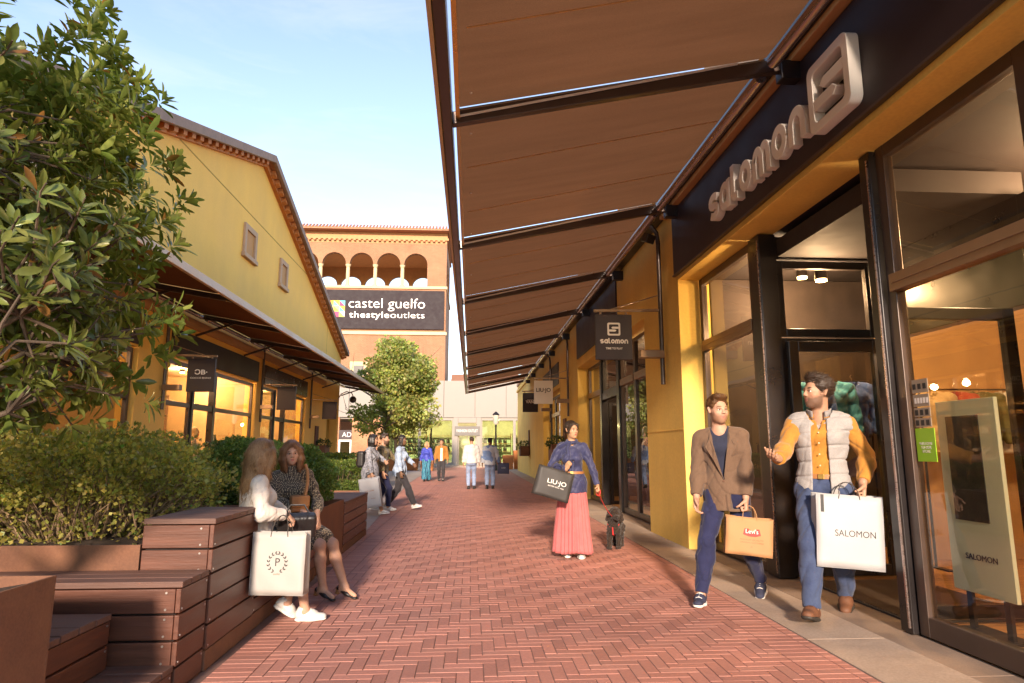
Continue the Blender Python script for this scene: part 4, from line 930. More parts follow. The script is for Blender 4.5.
for sd in (1, -1):
    for k in range(7):
        a = R(-72 + 24 * k) if sd > 0 else R(252 - 24 * k); c = Vector((.066 * math.cos(a), 0, .066 * math.sin(a) - .21)); t = Vector((-math.sin(a), 0, math.cos(a))) * sd; q = (t * .8 + Vector((math.cos(a), 0, math.sin(a))) * .5).normalized(); p = Vector((q.z, 0, -q.x))
        for e in (1, -1):
            q2 = (t * .85 + Vector((math.cos(a), 0, math.sin(a))) * .55 * e).normalized(); p2 = Vector((q2.z, 0, -q2.x))
            mb.prism([(0, 0), (.011, .005), (.024, 0), (.011, -.005)], lambda u, v, dd, c=c, q2=q2, p2=p2: tuple(c + q2 * u + p2 * v + Vector((0, -.0805 - dd, 0))), 0, .0008)
conform(mb.build('wreath', M_PRINTK, b, world=False), b)
b = bag('black paper bag with white lettering held by the woman in the pink skirt', (1.07, 8.19, 1.1), R(4), .45, .36, .13, M_PAPERB, handle=.1, roll=R(16))
bprint(b, 'LIU·JO', .075, .03, -.16, M_PRINTW, .13, .24); bprint(b, 'BETTER WITH YOU', .022, .03, -.215, M_PRINTW, .13, .2)
b = bag('white paper bag hanging from the hand of the woman in the grey coat dress', (-2.1, 13.85, .76), R(-8), .42, .60, .14, M_PAPERW, handle=.12, roll=R(-10))
bprint(b, 'style outlet', .05, 0, -.26, M_PRINTB, .14, .2); bprint(b, 'fashion', .03, 0.06, -.42, M_PRINTB, .14, .1)
b = bag('small navy paper bag held by the man in the patchwork denim shirt', (1.12, 22.85, .87), 0, .40, .36, .14, M_PAPERN, handle=.1)
bprint(b, 'outlet', .05, 0, -.16, M_PRINTW, .14, .14)

# bags worn on the body
bp = thing('backpack', 'black leather backpack on the back of the woman in the grey coat dress', 'backpack', RG1.location, RG1.rotation_euler[2], None, 1.70 / 1.8)
c = PG1.chest - PG1.shy * .21 - PG1.up * .06; Mx = np.array([PG1.shx, PG1.shy, PG1.up])
part('pack', [(rbox(c, (.14, .085, .18), .05, Mx), .0), (rbox(c - PG1.shy * .08 - PG1.up * .06, (.1, .03, .08), .025, Mx), .02)], .01, M_BLEATHER, bp)
for sd in (1, -1):
    mb = MB(); mb.tube([c + PG1.shx * sd * .08 + PG1.up * .15 + PG1.shy * .05, PG1.sh[sd] - PG1.shx * sd * .05 + PG1.up * .07, PG1.chest + PG1.shx * sd * .12 + PG1.shy * .15, PG1.chest + PG1.shx * sd * .14 + PG1.shy * .02 - PG1.up * .14], .014, 6); mb.build('strap', M_BLEATHER, bp, world=False, smooth=True)
# ------------------------------------------------------------ setting materials
M_YELLOW = mat('ochre yellow render', (.80, .52, .14), .85, var=.07, vscale=.8, bump=.12, bscale=90, dirt=(.68, .42, .11), dirt_scale=.5, fine=.12, streak=.25)
M_STONE = mat('pink sandstone trim', (.50, .31, .20), .8, var=.12, vscale=4, bump=.2, bscale=60)
M_BRONZE = mat('bronze painted frame', (.075, .05, .04), .35, .35, var=.15, vscale=2, coat=.15)
M_BRONZEL = mat('light bronze frame', (.30, .19, .12), .35, .55, var=.12, vscale=2)
M_DARK = mat('black frame', (.02, .016, .016), .32, .2, var=.2, vscale=3, coat=.1)
M_PANEL = mat('dark fascia panel', (.028, .016, .02), .5, .15, var=.25, vscale=1.2)
M_BEAM = mat('brown painted beam', (.52, .26, .10), .7, var=.15, vscale=2, stretch=(4, .4, 4), bump=.1)
M_FABRIC = None
def fabricmat():
    m, t, out = nt('brown awning cloth'); b = N(t, 'ShaderNodeBsdfPrincipled', i_Roughness=.9); b.inputs['Specular IOR Level'].default_value = .2
    n = noise(t, coords(t, 'Object', (.7, 5, 1)), 1.6, 3, .5); n2 = noise(t, coords(t), 160, 2)
    c = mixc(t, .3, ramp(t, n.outputs[0], [(.3, (.19, .08, .034)), (.7, (.23, .098, .043))]), ramp(t, n2.outputs[0], [(.3, (.10, .04, .018)), (.7, (.30, .13, .06))]))
    t.links.new(c, b.inputs['Base Color']); bp = N(t, 'ShaderNodeBump', i_Strength=.25, i_Distance=.02); t.links.new(n.outputs[0], bp.inputs['Height']); t.links.new(bp.outputs[0], b.inputs['Normal'])
    tl = N(t, 'ShaderNodeBsdfTranslucent'); t.links.new(c, tl.inputs[0]); mx = N(t, 'ShaderNodeMixShader'); mx.inputs[0].default_value = .5
    t.links.new(b.outputs[0], mx.inputs[1]); t.links.new(tl.outputs[0], mx.inputs[2]); t.links.new(mx.outputs[0], out.inputs[0]); return m
M_FABRIC = fabricmat()
M_CREAM = mat('cream painted metal', (.62, .42, .24), .45, var=.06); M_TUBE = mat('brushed tube', (.42, .32, .29), .28, .8, var=.1, stretch=(8, .5, 8))
M_SIGNW = mat('white acrylic', (.74, .70, .66), .35, var=.03); M_LETTER = mat('cream acrylic letter', (.82, .78, .73), .4, var=.04)
M_GLASS = glassmat('shop glass', (.93, .90, .84), 1.15); M_GLASSG = glassmat('green shop glass', (.84, .92, .76), 1.6)
M_WOODF = None
def woodfloor():
    m, t, out = nt('oak boards'); b = N(t, 'ShaderNodeBsdfPrincipled', i_Roughness=.4)
    br = N(t, 'ShaderNodeTexBrick', i_Scale=1.); br.inputs['Brick Width'].default_value = 1.4; br.inputs['Row Height'].default_value = .12; br.inputs['Mortar Size'].default_value = .004
    br.inputs['Color1'].default_value = (.42, .2, .08, 1); br.inputs['Color2'].default_value = (.55, .28, .12, 1); br.inputs['Mortar'].default_value = (.08, .04, .02, 1)
    t.links.new(coords(t), br.inputs['Vector']); n = noise(t, coords(t, 'Object', (1, 12, 1)), 6, 4)
    t.links.new(mixc(t, .4, br.outputs[0], ramp(t, n.outputs[0], [(.3, (.6, .6, .6)), (.7, (1.2, 1.2, 1.2))]), 'MULTIPLY'), b.inputs['Base Color']); t.links.new(b.outputs[0], out.inputs[0]); return m
M_WOODF = woodfloor()
M_ORANGEWALL = mat('warm interior plaster', (.50, .30, .15), .8, var=.1); M_DARKWALL = mat('dark interior wall', (.05, .035, .03), .8, var=.3); M_CEIL = mat('dark shop ceiling', (.03, .022, .022), .8)
M_SHELF = mat('walnut shelf', (.16, .075, .035), .6, var=.2, stretch=(1, 8, 8))
M_CORTEN = mat('corten steel', (.15, .062, .034), .8, .0, var=.28, vscale=2.2, bump=.12, bscale=70, dirt=(.23, .10, .048), dirt_scale=2.5, fine=.25)
M_BOARD = mat('red brown timber board', (.155, .062, .042), .42, var=.22, vscale=3, stretch=(1, 1, 9), bump=.12, bscale=40, dirt=(.09, .035, .025), dirt_scale=2)
def boardmat(name, axis):
    st = [1.2, 1.2, 14]; st = {'x': (1, 14, 14), 'y': (14, 1, 14)}[axis]
    return mat(name, (.105, .034, .019), .45, var=.3, vscale=1.6, stretch=st, bump=.15, bscale=8, dirt=(.07, .026, .019), dirt_scale=1.2, fine=.15)
M_BOARDX = boardmat('timber board lengthwise', 'x'); M_BOARDY = boardmat('timber board crosswise', 'y')
M_DECKX = mat('weathered deck board', (.12, .058, .043), .65, var=.3, vscale=1.6, stretch=(1, 14, 14), bump=.25, bscale=8, fine=.2); M_DECKY = mat('weathered deck board crosswise', (.12, .058, .043), .65, var=.3, vscale=1.6, stretch=(14, 1, 14), bump=.25, bscale=8, fine=.2)
M_SOIL = mat('planter soil', (.05, .03, .02), .95, var=.4, vscale=15, bump=.8, bscale=60)
M_SCREW = mat('steel screw', (.45, .42, .4), .35, .9)
M_CONC = mat('concrete slab', (.37, .28, .22), .85, var=.14, vscale=1.6, bump=.15, bscale=120, dirt=(.24, .175, .135), dirt_scale=1.3, fine=.22)
M_CONC2 = mat('worn threshold stone', (.25, .175, .13), .75, var=.18, vscale=2.2, bump=.12, bscale=90, dirt=(.16, .11, .085), dirt_scale=1.8, fine=.2)
M_PAVE = mat('grey pavement slab', (.33, .27, .235), .85, var=.12, vscale=1.2, bump=.12, bscale=90, dirt=(.25, .2, .17), dirt_scale=.9, fine=.2)
M_ASPH = mat('asphalt', (.06, .055, .05), .9, var=.2, vscale=3, fine=.3)
def brickpave():
    m, t, out = nt('clay paver'); b = N(t, 'ShaderNodeBsdfPrincipled', i_Roughness=.62); b.inputs['Specular IOR Level'].default_value = .4
    a = N(t, 'ShaderNodeAttribute', attribute_name='Col'); co = coords(t); n = noise(t, co, 45, 4, .7); n2 = noise(t, co, .7, 5, .6)
    c = mixc(t, .75, a.outputs['Color'], ramp(t, n.outputs[0], [(.3, (.82, .82, .82)), (.7, (1.15, 1.14, 1.14))]), 'MULTIPLY')
    c = mixc(t, .8, c, ramp(t, n2.outputs[0], [(.3, (.86, .84, .83)), (.7, (1.12, 1.11, 1.11))]), 'MULTIPLY')
    n3 = noise(t, co, 2.6, 6, .75, .5); c = mixc(t, ramp(t, n3.outputs[0], [(.58, (0, 0, 0)), (.74, (.35, .35, .35))]), c, (.13, .062, .05))
    t.links.new(c, b.inputs['Base Color']); bp = N(t, 'ShaderNodeBump', i_Strength=.2, i_Distance=.004); n4 = noise(t, co, 160, 3); t.links.new(n4.outputs[0], bp.inputs['Height']); t.links.new(bp.outputs[0], b.inputs['Normal'])
    rr = ramp(t, n2.outputs[0], [(.3, (.68, .68, .68)), (.7, (.85, .85, .85))]); t.links.new(rr, b.inputs['Roughness'])
    t.links.new(b.outputs[0], out.inputs[0]); return m
M_PAVER = brickpave(); M_JOINT = mat('sandy joint', (.19, .105, .085), .95, var=.4, vscale=2)

def struct(mb, name, m, **kw): o = mb.build(name, m, None, **kw); o['kind'] = 'structure'; return o
# ------------------------------------------------------------ ground
mb = MB(); mb.quad((-600, -300, -.05), (600, -300, -.05), (600, 900, -.05), (-600, 900, -.05)); struct(mb, 'ground', M_ASPH)
mb = MB(); mb.quad((-9, -6, -.006), (2.43, -6, -.006), (2.43, 50, -.006), (-9, 50, -.006)); struct(mb, 'mortar_bed', M_JOINT)
def pavers():
    w = .083; n = 3; J = .0048; rects = []
    x0, x1, y0, y1 = -1.32, 2.10, 1.2, 49.
    nc = int((x1 - x0) / w); nr = int((y1 - y0) / w)
    for r in range(-2 * n, nr + 1):
        for m in range(-2, nc // (2 * n) + 3):
            c = (r % (2 * n)) + 2 * n * m; rects.append((x0 + c * w, y0 + r * w, x0 + (c + n) * w, y0 + (r + 1) * w))
    for c in range(nc):
        for m in range(-2, nr // (2 * n) + 2):
            r = c - 2 * n + 1 + 2 * n * m + (0); rects.append((x0 + c * w, y0 + r * w, x0 + (c + 1) * w, y0 + (r + n) * w))
    cl = []
    for a, b, c, d in rects:
        a = max(a, x0); c = min(c, x0 + nc * w); b = max(b, y0); d = min(d, y1)
        if c - a > .012 and d - b > .012: cl.append((a, b, c, d))
    xe = x0 + nc * w
    y = y0
    while y < y1:      # soldier courses along both edges
        for a, c in ((x0 - .252, x0), (xe, xe + .252), (xe + .252, 2.418)):
            if c - a > .02: cl.append((a, y, c, y + w))
        y += w
    for k in range(3):
        yy = y0 + 0
    # simple stretcher field left of the planters further on
    y = 8.0; row = 0
    while y < y1:
        x = -8.6 + (row % 2) * .125
        while x < x0 - .26: cl.append((x, y, min(x + .25, x0 - .254), y + w)); x += .25
        y += w; row += 1
    A = np.array(cl); q = J / 2; b = .0025
    a0, b0, a1, b1 = A[:, 0] + q, A[:, 1] + q, A[:, 2] - q, A[:, 3] - q; nq = len(A)
    hz = RNG.normal(0, .0005, nq); tx = RNG.normal(0, .00015, nq); ty = RNG.normal(0, .00015, nq)
    def ring(i, z): return np.stack([np.stack([x, y, np.full(nq, 0.) + z], 1) for x, y in ((a0 + i, b0 + i), (a1 - i, b0 + i), (a1 - i, b1 - i), (a0 + i, b1 - i))], 1)
    top = ring(b, 0); top[:, 0, 2] += hz + tx + ty; top[:, 1, 2] += hz - tx + ty; top[:, 2, 2] += hz - tx - ty; top[:, 3, 2] += hz + tx - ty; mid = ring(0, -.003); V = np.concatenate([mid, top], 1).reshape(-1, 3)
    base = (np.arange(nq) * 8)[:, None]; F = [np.array([[4, 5, 6, 7]]) + base] + [np.array([[i, (i + 1) % 4, 4 + (i + 1) % 4, 4 + i]]) + base for i in range(4)]
    F = np.concatenate(F); me = np_mesh('brick_paving', V, F, False)
    t = RNG.random(nq); pal = np.array([(.40, .175, .135), (.38, .165, .128), (.42, .185, .145), (.36, .16, .125), (.40, .185, .145)])
    c = pal[RNG.integers(0, 5, nq)] * (1 + RNG.normal(0, .06, (nq, 1))); vcol(me, np.repeat(np.clip(c, .02, 1), 8, 0))
    o = mesh_obj('brick_paving', me, M_PAVER); o['kind'] = 'structure'
pavers()
# right pavement slabs, threshold strip, left grey pavement
mb = MB(); y = -6.
while y < 46: mb.box((2.424, y + .003, -.05), (2.996, y + 1.197, .004 + RNG.normal(0, .001))); y += 1.2
struct(mb, 'pavement', M_CONC, bevel=.004)
mb = MB(); y = -6.
while y < 46: mb.box((3.0, y + .002, -.05), (3.46, y + 2.498, .002)); y += 2.5
struct(mb, 'threshold_strip', M_CONC2, bevel=.003)
mb = MB(); mb.add([(-1.72, 11.2, .008), (-2.45, 26, .008), (-2.7, 49, .008), (-5.6, 49, .008), (-5.6, 22, .008), (-2.9, 11.2, .008)], [(0, 1, 2, 3, 4, 5)]); struct(mb, 'pavement', M_PAVE)
mb = MB(); mb.box((-8.5, 49, -.05), (12, 50.3, .12)); struct(mb, 'pavement', M_CONC, bevel=.01)
mb = MB(); mb.quad((2.43, 46, -.003), (14, 46, -.003), (14, 49, -.003), (2.43, 49, -.003)); struct(mb, 'pavement', M_PAVE)

# ------------------------------------------------------------ right-hand building
XR = 2.98; XG = 3.32
rb = thing('shop_building', 'long ochre yellow shop building with dark glazed fronts along the right of the street', 'building', (XR, 12, 0))
def wallseg(mb, x0, x1, y0, y1, z0, z1): mb.box((x0, y0, z0), (x1, y1, z1))
mb = MB(); T = .46
wallseg(mb, XR, XR + T, 9.03, 10.94, 0, 5.3); wallseg(mb, XR, XR + T, 18.1, 21.8, 0, 5.3); wallseg(mb, XR, XR + T, 27.0, 42, 0, 5.3)
wallseg(mb, XR, XR + T, .6, 9.03, 3.78, 5.3); wallseg(mb, XR, XR + T, 10.94, 18.1, 3.6, 5.3); wallseg(mb, XR, XR + T, 21.8, 27, 3.4, 5.3)
wallseg(mb, XR + T, 13, .6, .8, 0, 5.3); wallseg(mb, XR + T, 13, 41.7, 42, 0, 5.3); wallseg(mb, 12.8, 13, .8, 41.7, 0, 5.3)
mb.build('wall', M_YELLOW, rb, bevel=.006)
mb = MB(); wallseg(mb, 2.94, 13.4, .4, 42.3, 5.34, 5.5); mb.box((3.2, .6, 5.5), (13.2, 42, 6.6)); mb.build('roof', M_STONE, rb)
# rendered joint lines (fine grooves read as thin darker strips of shadow in relief)
mb = MB(); mb.box((XR - .006, 9.02, 1.62), (XR, 10.95, 1.635)); mb.box((XR - .006, 9.02, 2.98), (XR, 10.95, 2.995)); mb.build('render_joint', M_YELLOW, rb)
mb = MB(); mb.box((2.86, .6, 4.83), (XR - .002, 9.42, 5.1)); mb.build('cornice_beam', M_BEAM, rb, bevel=.01)
mb = MB(); mb.box((2.9, 9.9, 4.92), (XR - .002, 42, 5.08)); mb.build('cornice_beam', M_YELLOW, rb, bevel=.01)
p = MB(); p.box((2.945, .6, 3.86), (XR - .002, 9.1, 4.82)); p.build('fascia_panel', M_PANEL, rb, bevel=.006)
p = MB(); p.box((2.93, .6, 3.84), (XR - .003, 9.11, 3.862)); p.build('fascia_trim', M_BRONZE, rb)
p = MB(); p.box((2.945, 12.95, 3.84), (XR - .002, 18.0, 4.85)); p.build('fascia_panel', M_PANEL, rb, bevel=.006)
p = MB(); p.box((2.945, 22, 3.55), (XR - .002, 26.8, 4.3)); p.build('fascia_panel', M_PANEL, rb, bevel=.006)
# interior shell
mb = MB(); mb.box((3.462, .8, -.04), (12.8, 9.0, .012)); mb.build('floor', M_WOODF, rb)
mb = MB(); mb.box((3.462, 9.2, -.04), (12.8, 41.7, .012)); mb.build('floor', M_WOODF, rb)
mb = MB(); mb.box((3.45, .8, 3.8), (12.8, 41.7, 3.95)); mb.build('ceiling', M_CEIL, rb)
mb = MB(); mb.box((7.6, .8, .014), (7.8, 9.0, 3.79)); mb.box((5.2, 7.9, .014), (7.59, 8.0, 3.79)); mb.build('partition', M_ORANGEWALL, rb)
mb = MB(); mb.box((3.462, 9.02, .014), (12.79, 9.19, 3.79)); mb.box((3.462, 18.9, .014), (12.79, 19.05, 3.79)); mb.box((6.4, 9.2, .014), (6.5, 41.6, 3.79)); mb.box((3.462, 21.3, .014), (6.39, 21.5, 3.79)); mb.box((3.462, 27.4, .014), (6.39, 27.6, 3.79)); mb.build('partition', M_DARKWALL, rb)

def window(parent, y0, y1, z0, z1, trans=None, fw=.07, m=None, x=XG, bottom=.1, gl=None, d=.08, tw=.14, mt=None):
    """a shop window in the plane x: frame part with its panes as sub-parts"""
    m = m or M_DARK; mb = MB()
    mb.box((x - d / 2, y0, z0), (x + d / 2, y0 + fw, z1)); mb.box((x - d / 2, y1 - fw, z0), (x + d / 2, y1, z1))
    mb.box((x - d / 2 + .002, y0 + fw, z0), (x + d / 2 - .002, y1 - fw, z0 + bottom)); mb.box((x - d / 2 + .002, y0 + fw, z1 - fw), (x + d / 2 - .002, y1 - fw, z1))
    f = mb.build('window_frame', m, parent, bevel=.005); zs = [z0 + bottom, z1 - fw]
    if trans:
        mb = MB(); mb.box((x - d / 2 - .025, y0 + fw * .6, trans), (x + d / 2 - .004, y1 - fw * .6, trans + tw)); mb.box((x - d / 2 - .034, y0 + fw, trans + tw * .42), (x - d / 2 - .024, y1 - fw, trans + tw * .5))
        mb.build('transom', mt or M_BRONZEL, f, bevel=.004); zs = [zs[0], trans, trans + tw, zs[1]]
    for a, b in zip(zs[::2], zs[1::2]):
        mb = MB(); mb.box((x - .006, y0 + fw + .001, a + .001), (x + .006, y1 - fw - .001, b - .001)); mb.build('pane', gl or M_GLASS, f)
    return f
window(rb, 7.22, 9.0, .02, 3.77, 2.72, .1, M_BRONZE)
window(rb, 3.35, 4.82, .02, 3.77, 2.56, .1, M_BRONZE, bottom=.14); window(rb, .62, 3.33, .02, 3.77, 2.56, .1, M_BRONZE, bottom=.14)
for a, b in ((6.93, 7.2), (4.84, 4.98)):
    mb = MB(); mb.box((3.24, a, .01), (3.44, b, 3.77)); mb.build('door_post', M_DARK, rb, bevel=.006)
    mb = MB(); mb.box((3.228, a + .02, .05), (3.239, a + .035, 3.7)); mb.build('post_trim', M_TUBE, rb)
# recessed entrance: glazed side wall across the street line, open doors, mat
def sidewin(parent, y, x0, x1, z0, z1, fw, m, name='side_light', trans=None):
    mb = MB(); mb.box((x0, y - .035, z0), (x0 + fw, y + .035, z1)); mb.box((x1 - fw, y - .035, z0), (x1, y + .035, z1)); mb.box((x0 + fw, y - .033, z0), (x1 - fw, y + .033, z0 + fw)); mb.box((x0 + fw, y - .033, z1 - fw), (x1 - fw, y + .033, z1))
    f = mb.build(name, m, parent, bevel=.005); mb = MB(); mb.box((x0 + fw + .001, y - .006, z0 + fw + .001), (x1 - fw - .001, y + .006, z1 - fw - .001)); mb.build('pane', M_GLASS, f); return f
sidewin(rb, 7.03, 3.445, 4.6, 2.6, 3.48, .09, M_DARK)
dl = sidewin(rb, 6.86, 3.46, 4.52, .05, 2.52, .11, M_DARK, 'door_leaf')
mb = MB(); mb.tube([(3.53, 6.78, 1.0), (3.53, 6.76, 1.05), (3.53, 6.76, 1.5), (3.53, 6.78, 1.55)], .012, 8); mb.build('handle', M_BRONZEL, dl, smooth=True)
sidewin(rb, 7.03, 3.445, 4.6, .02, 2.58, .07, M_DARK)
mb = MB(); mb.box((3.45, 5.0, 3.5), (4.7, 6.92, 3.7)); mb.box((3.45, 6.99, 3.5), (4.7, 7.1, 3.76)); mb.build('soffit', M_CEIL, rb)
dl = sidewin(rb, 5.12, 3.5, 4.55, .05, 2.52, .1, M_DARK, 'door_leaf')
mb = MB(); mb.box((4.62, 6.8, .014), (4.78, 7.1, 3.49)); mb.box((4.62, 4.85, .014), (4.78, 5.0, 3.49)); mb.box((4.63, 5.0, 2.55), (4.77, 6.8, 3.49)); mb.build('inner_door_frame', M_DARK, rb, bevel=.005)
mb = MB(); mb.box((3.44, 5.14, .004), (4.6, 6.78, .02)); mb.build('door_mat', mat('mat well', (.06, .05, .045), .9), rb)
mb = MB(); y = 5.17
while y < 6.76: mb.box((3.46, y, .0195), (4.58, y + .016, .027)); y += .034
mb.build('door_mat_grille', mat('mat grille', (.16, .11, .08), .45, .6), rb)
# second shop and third shop glazing
window(rb, 10.96, 12.9, .02, 3.58, 2.72, .08, M_BRONZE); window(rb, 12.9, 14.15, .02, 3.58, 2.72, .07, M_BRONZE)
for a, b in ((14.15, 14.39), (16.11, 16.29)):
    mb = MB(); mb.box((3.24, a, .01), (3.42, b, 3.58)); mb.build('door_post', M_DARK, rb, bevel=.005)
mb = MB(); mb.box((3.26, 14.4, 2.55), (3.4, 16.1, 2.719)); mb.build('door_head', M_DARK, rb, bevel=.005)
window(rb, 14.4, 16.1, 2.72, 3.58, None, .06, M_DARK, bottom=.06)
sidewin(rb, 16.2, 3.44, 4.4, .02, 2.5, .08, M_DARK, 'door_leaf')
window(rb, 16.3, 18.06, .02, 3.58, 2.72, .08, M_BRONZE)
window(rb, 21.85, 23.9, .02, 3.38, 2.6, .08, M_BRONZE); window(rb, 23.9, 25.4, .02, 3.38, 2.6, .08, M_DARK); window(rb, 25.4, 26.95, .02, 3.38, 2.6, .08, M_DARK)

# applied lettering and badge on the long fascia, each a separate sign
sg = thing('shop_sign', 'large raised cream wordmark with a square S badge on the dark fascia overhead', 'shop sign', (2.94, 6, 4.3))
def rrect(cx, cy, w, h, r, n=6): 
    return [p for (sx, sy, a) in ((1, -1, -90), (1, 1, 0), (-1, 1, 90), (-1, -1, 180)) for p in arc(cx + sx * (w / 2 - r), cy + sy * (h / 2 - r), r, r, a, a + 90, n)]
def badge_S(parent, o, x, n, size, m, depth, world=True):
    """square badge with an S cut out: built from bars so the S shows through"""
    s = size; mb = MB(); e = s * .085
    # frame ring
    outer = rrect(0, 0, s, s, s * .12); inner = [(u * .74, v * .74) for u, v in outer]; k = len(outer)
    vs = [(u, v, z) for z in (0, depth) for u, v in outer] + [(u, v, z) for z in (0, depth) for u, v in inner]; fs = []
    for i in range(k):
        j = (i + 1) % k; fs += [(i, j, k + j, k + i), (k + i, k + j, 3 * k + j, 3 * k + i), (2 * k + i, 3 * k + i, 3 * k + j, 2 * k + j), (i, 2 * k + i, 2 * k + j, j)]
    mb.add(vs, fs)
    # the counters left and right of the S: two tongues
    t = s * .37
    for sg_ in (1, -1):
        poly = [(sg_ * t, sg_ * s * .03), (sg_ * t, sg_ * s * .19), (-sg_ * s * .1, sg_ * s * .19), (-sg_ * s * .2, sg_ * s * .11), (-sg_ * s * .1, sg_ * s * .03)]
        poly = [(u, v - sg_ * 0) for u, v in poly]
        if sg_ < 0: pass
        mb.prism(poly, lambda u, v, d: (u, v, d), .001, depth - .001)
    return put_mb(mb, 'badge', o, x, n, m, parent, world, bevel=size * .008)
def wordmark(parent, o, x, n, h, width, m, depth, world=True, name='letter', bevel=.004):
    """rounded lower-case strokes: s a l o m o n"""
    w = h * .27; L = []; ad = h * .92; r = (h - w) / 2
    def S(x0): return [arc(x0 + ad * .5, h * .5 + r * .5, ad * .36, r * .5, 30, 270, 12) + arc(x0 + ad * .5, h * .5 - r * .5, ad * .36, r * .5, 90, -150, 12)[0:]], ad
    def O(x0): return [arc(x0 + ad * .5, h * .5, ad * .5 - w / 2, r, 0, 360, 24)], ad
    def A(x0): return [arc(x0 + ad * .5, h * .5, ad * .5 - w / 2, r, 0, 360, 24), [(x0 + ad - w / 2, h), (x0 + ad - w / 2, 0)]], ad
    def Lc(x0): return [[(x0 + w * .6, h * 1.28)] + arc(x0 + w * 1.3, w * .5 + .0 * h + h * .1, w * .7, h * .1, 180, 270, 6) + [(x0 + w * 1.9, w * .5)]], w * 2.2
    def Nn(x0): return [[(x0 + w / 2, 0), (x0 + w / 2, h * .55)] + arc(x0 + ad * .5, h * .5, ad * .5 - w / 2, r, 170, 10, 12) + [(x0 + ad - w / 2, h * .45), (x0 + ad - w / 2, 0)]], ad
    def Mm(x0):
        q = ad * .8; a = [(x0 + w / 2, 0), (x0 + w / 2, h * .55)] + arc(x0 + q * .5, h * .5, q * .5 - w / 2, r, 170, 10, 12) + [(x0 + q - w / 2, 0)]
        b = arc(x0 + q * 1.5 - w, h * .5, q * .5 - w / 2, r, 170, 10, 12) + [(x0 + 2 * q - w * 1.5, 0)]
        return [a, b], 2 * q - w
    cur = 0
    for f in (S, A, Lc, O, Mm, O, Nn): st, ad2 = f(cur); L.append(st); cur += ad2 + h * .1
    k = width / (cur - h * .1)
    for st in L:
        mb = MB()
        for i, s_ in enumerate(st): stroke(mb, [(u * k - width / 2, v - h / 2) for u, v in s_], w, 0, depth - .0015 * i)
        put_mb(mb, name, o, x, n, m, parent, world, bevel=bevel)
nx = (-1, 0, 0)
wordmark(sg, (2.944, 6.22, 4.2), (0, -1, 0), nx, .33, 2.3, M_LETTER, .09)
badge_S(sg, (2.944, 4.68, 4.25), (0, -1, 0), nx, .6, M_LETTER, .1)

# ------------------------------------------------------------ right awning
aw = thing('awning', 'long brown cloth awning on dark ribs covering the right side of the street', 'awning', (-.3, 12, 4.1))
XI, ZI, XO, ZO = 2.72, 4.86, -.26, 4.24
ribs = [1.75, 5.3, 8.85, 12.4, 15.95, 19.5, 23.05, 26.6, 30.15, 33.0]
for i in range(len(ribs) - 1):
    a, b = ribs[i] - .001, ribs[i + 1] - .003; mb = MB(); n = 8; m2 = 12; vs = []; fs = []
    for k in range(n + 1):
        for j in range(m2 + 1):
            t = k / n; u = j / m2; x = XI - .06 + (XO + .16 - XI) * t; z = ZI + .02 + (ZO + .03 - ZI) * t - .035 * math.sin(math.pi * u) * math.sin(math.pi * t) - .006 * math.sin(u * 23 + i); vs.append((x, a + (b - a) * u, z))
    for k in range(n):
        for j in range(m2): q = k * (m2 + 1) + j; fs.append((q, q + 1, q + m2 + 2, q + m2 + 1))
    mb.add(vs, fs); o = mb.build('fabric_panel', M_FABRIC, aw, smooth=True)
    for tt in (.3, .66): mb = MB(); yy = a + (b - a) * tt; mb.bar((XI - .1, yy, ZI - .028), (XO + .2, yy, ZO - .016), .012, .006); mb.build('seam', M_BEAM, aw)
    mb = MB(); mb.tube([(XI - .06, a + .12, ZI - .1), (XI - .06, b - .12, ZI - .1)], .055, 12); mb.build('roller_tube', M_TUBE, aw, smooth=True)
    mb = MB(); mb.box((XO + .1, a + .04, ZO - .075), (XO + .135, b - .04, ZO - .02)); mb.build('front_slat', M_CREAM if i > 0 else M_GOLD, aw)
    for yq in (a + .35, b - .35, (a + b) / 2): mb = MB(); mb.tube([(XO + .23, yq, ZO + .0), (XO + .23, yq, ZO - .006)], .012, 8); mb.build('eyelet', M_SIGNW, aw)
for y in ribs:
    mb = MB(); mb.bar((XI + .1, y, ZI - .045), (XO + .06, y, ZO - .06), .075, .12); mb.build('rib', M_BRONZE, aw, bevel=.008)
    mb = MB(); mb.bar((XI - .35, y - .05, ZI - .075), (XO + .12, y - .05, ZO - .05), .012, .022); mb.build('rib_glint_rail', M_SIGNW, aw, bevel=.004)  # white colour stands in for the sky glint along each rib
    mb = MB(); mb.box((XI + .05, y - .06, ZI - .2), (XR - .004, y + .06, ZI - .02)); mb.build('wall_bracket', M_DARK, aw, bevel=.006)
mb = MB(); mb.box((XO - .02, 1.65, ZO - .13), (XO + .07, 33.05, ZO + .07)); mb.build('front_profile', M_BRONZE, aw, bevel=.012)
mb = MB(); mb.box((XO - .05, 1.65, ZO - .15), (XO - .021, 33.06, ZO + .09)); mb.build('front_trim', M_CREAM, aw)
mb = MB(); mb.box((XI + .0, 1.65, ZI + .03), (XR - .004, 33, ZI + .12)); mb.build('wall_flashing', M_DARK, aw)

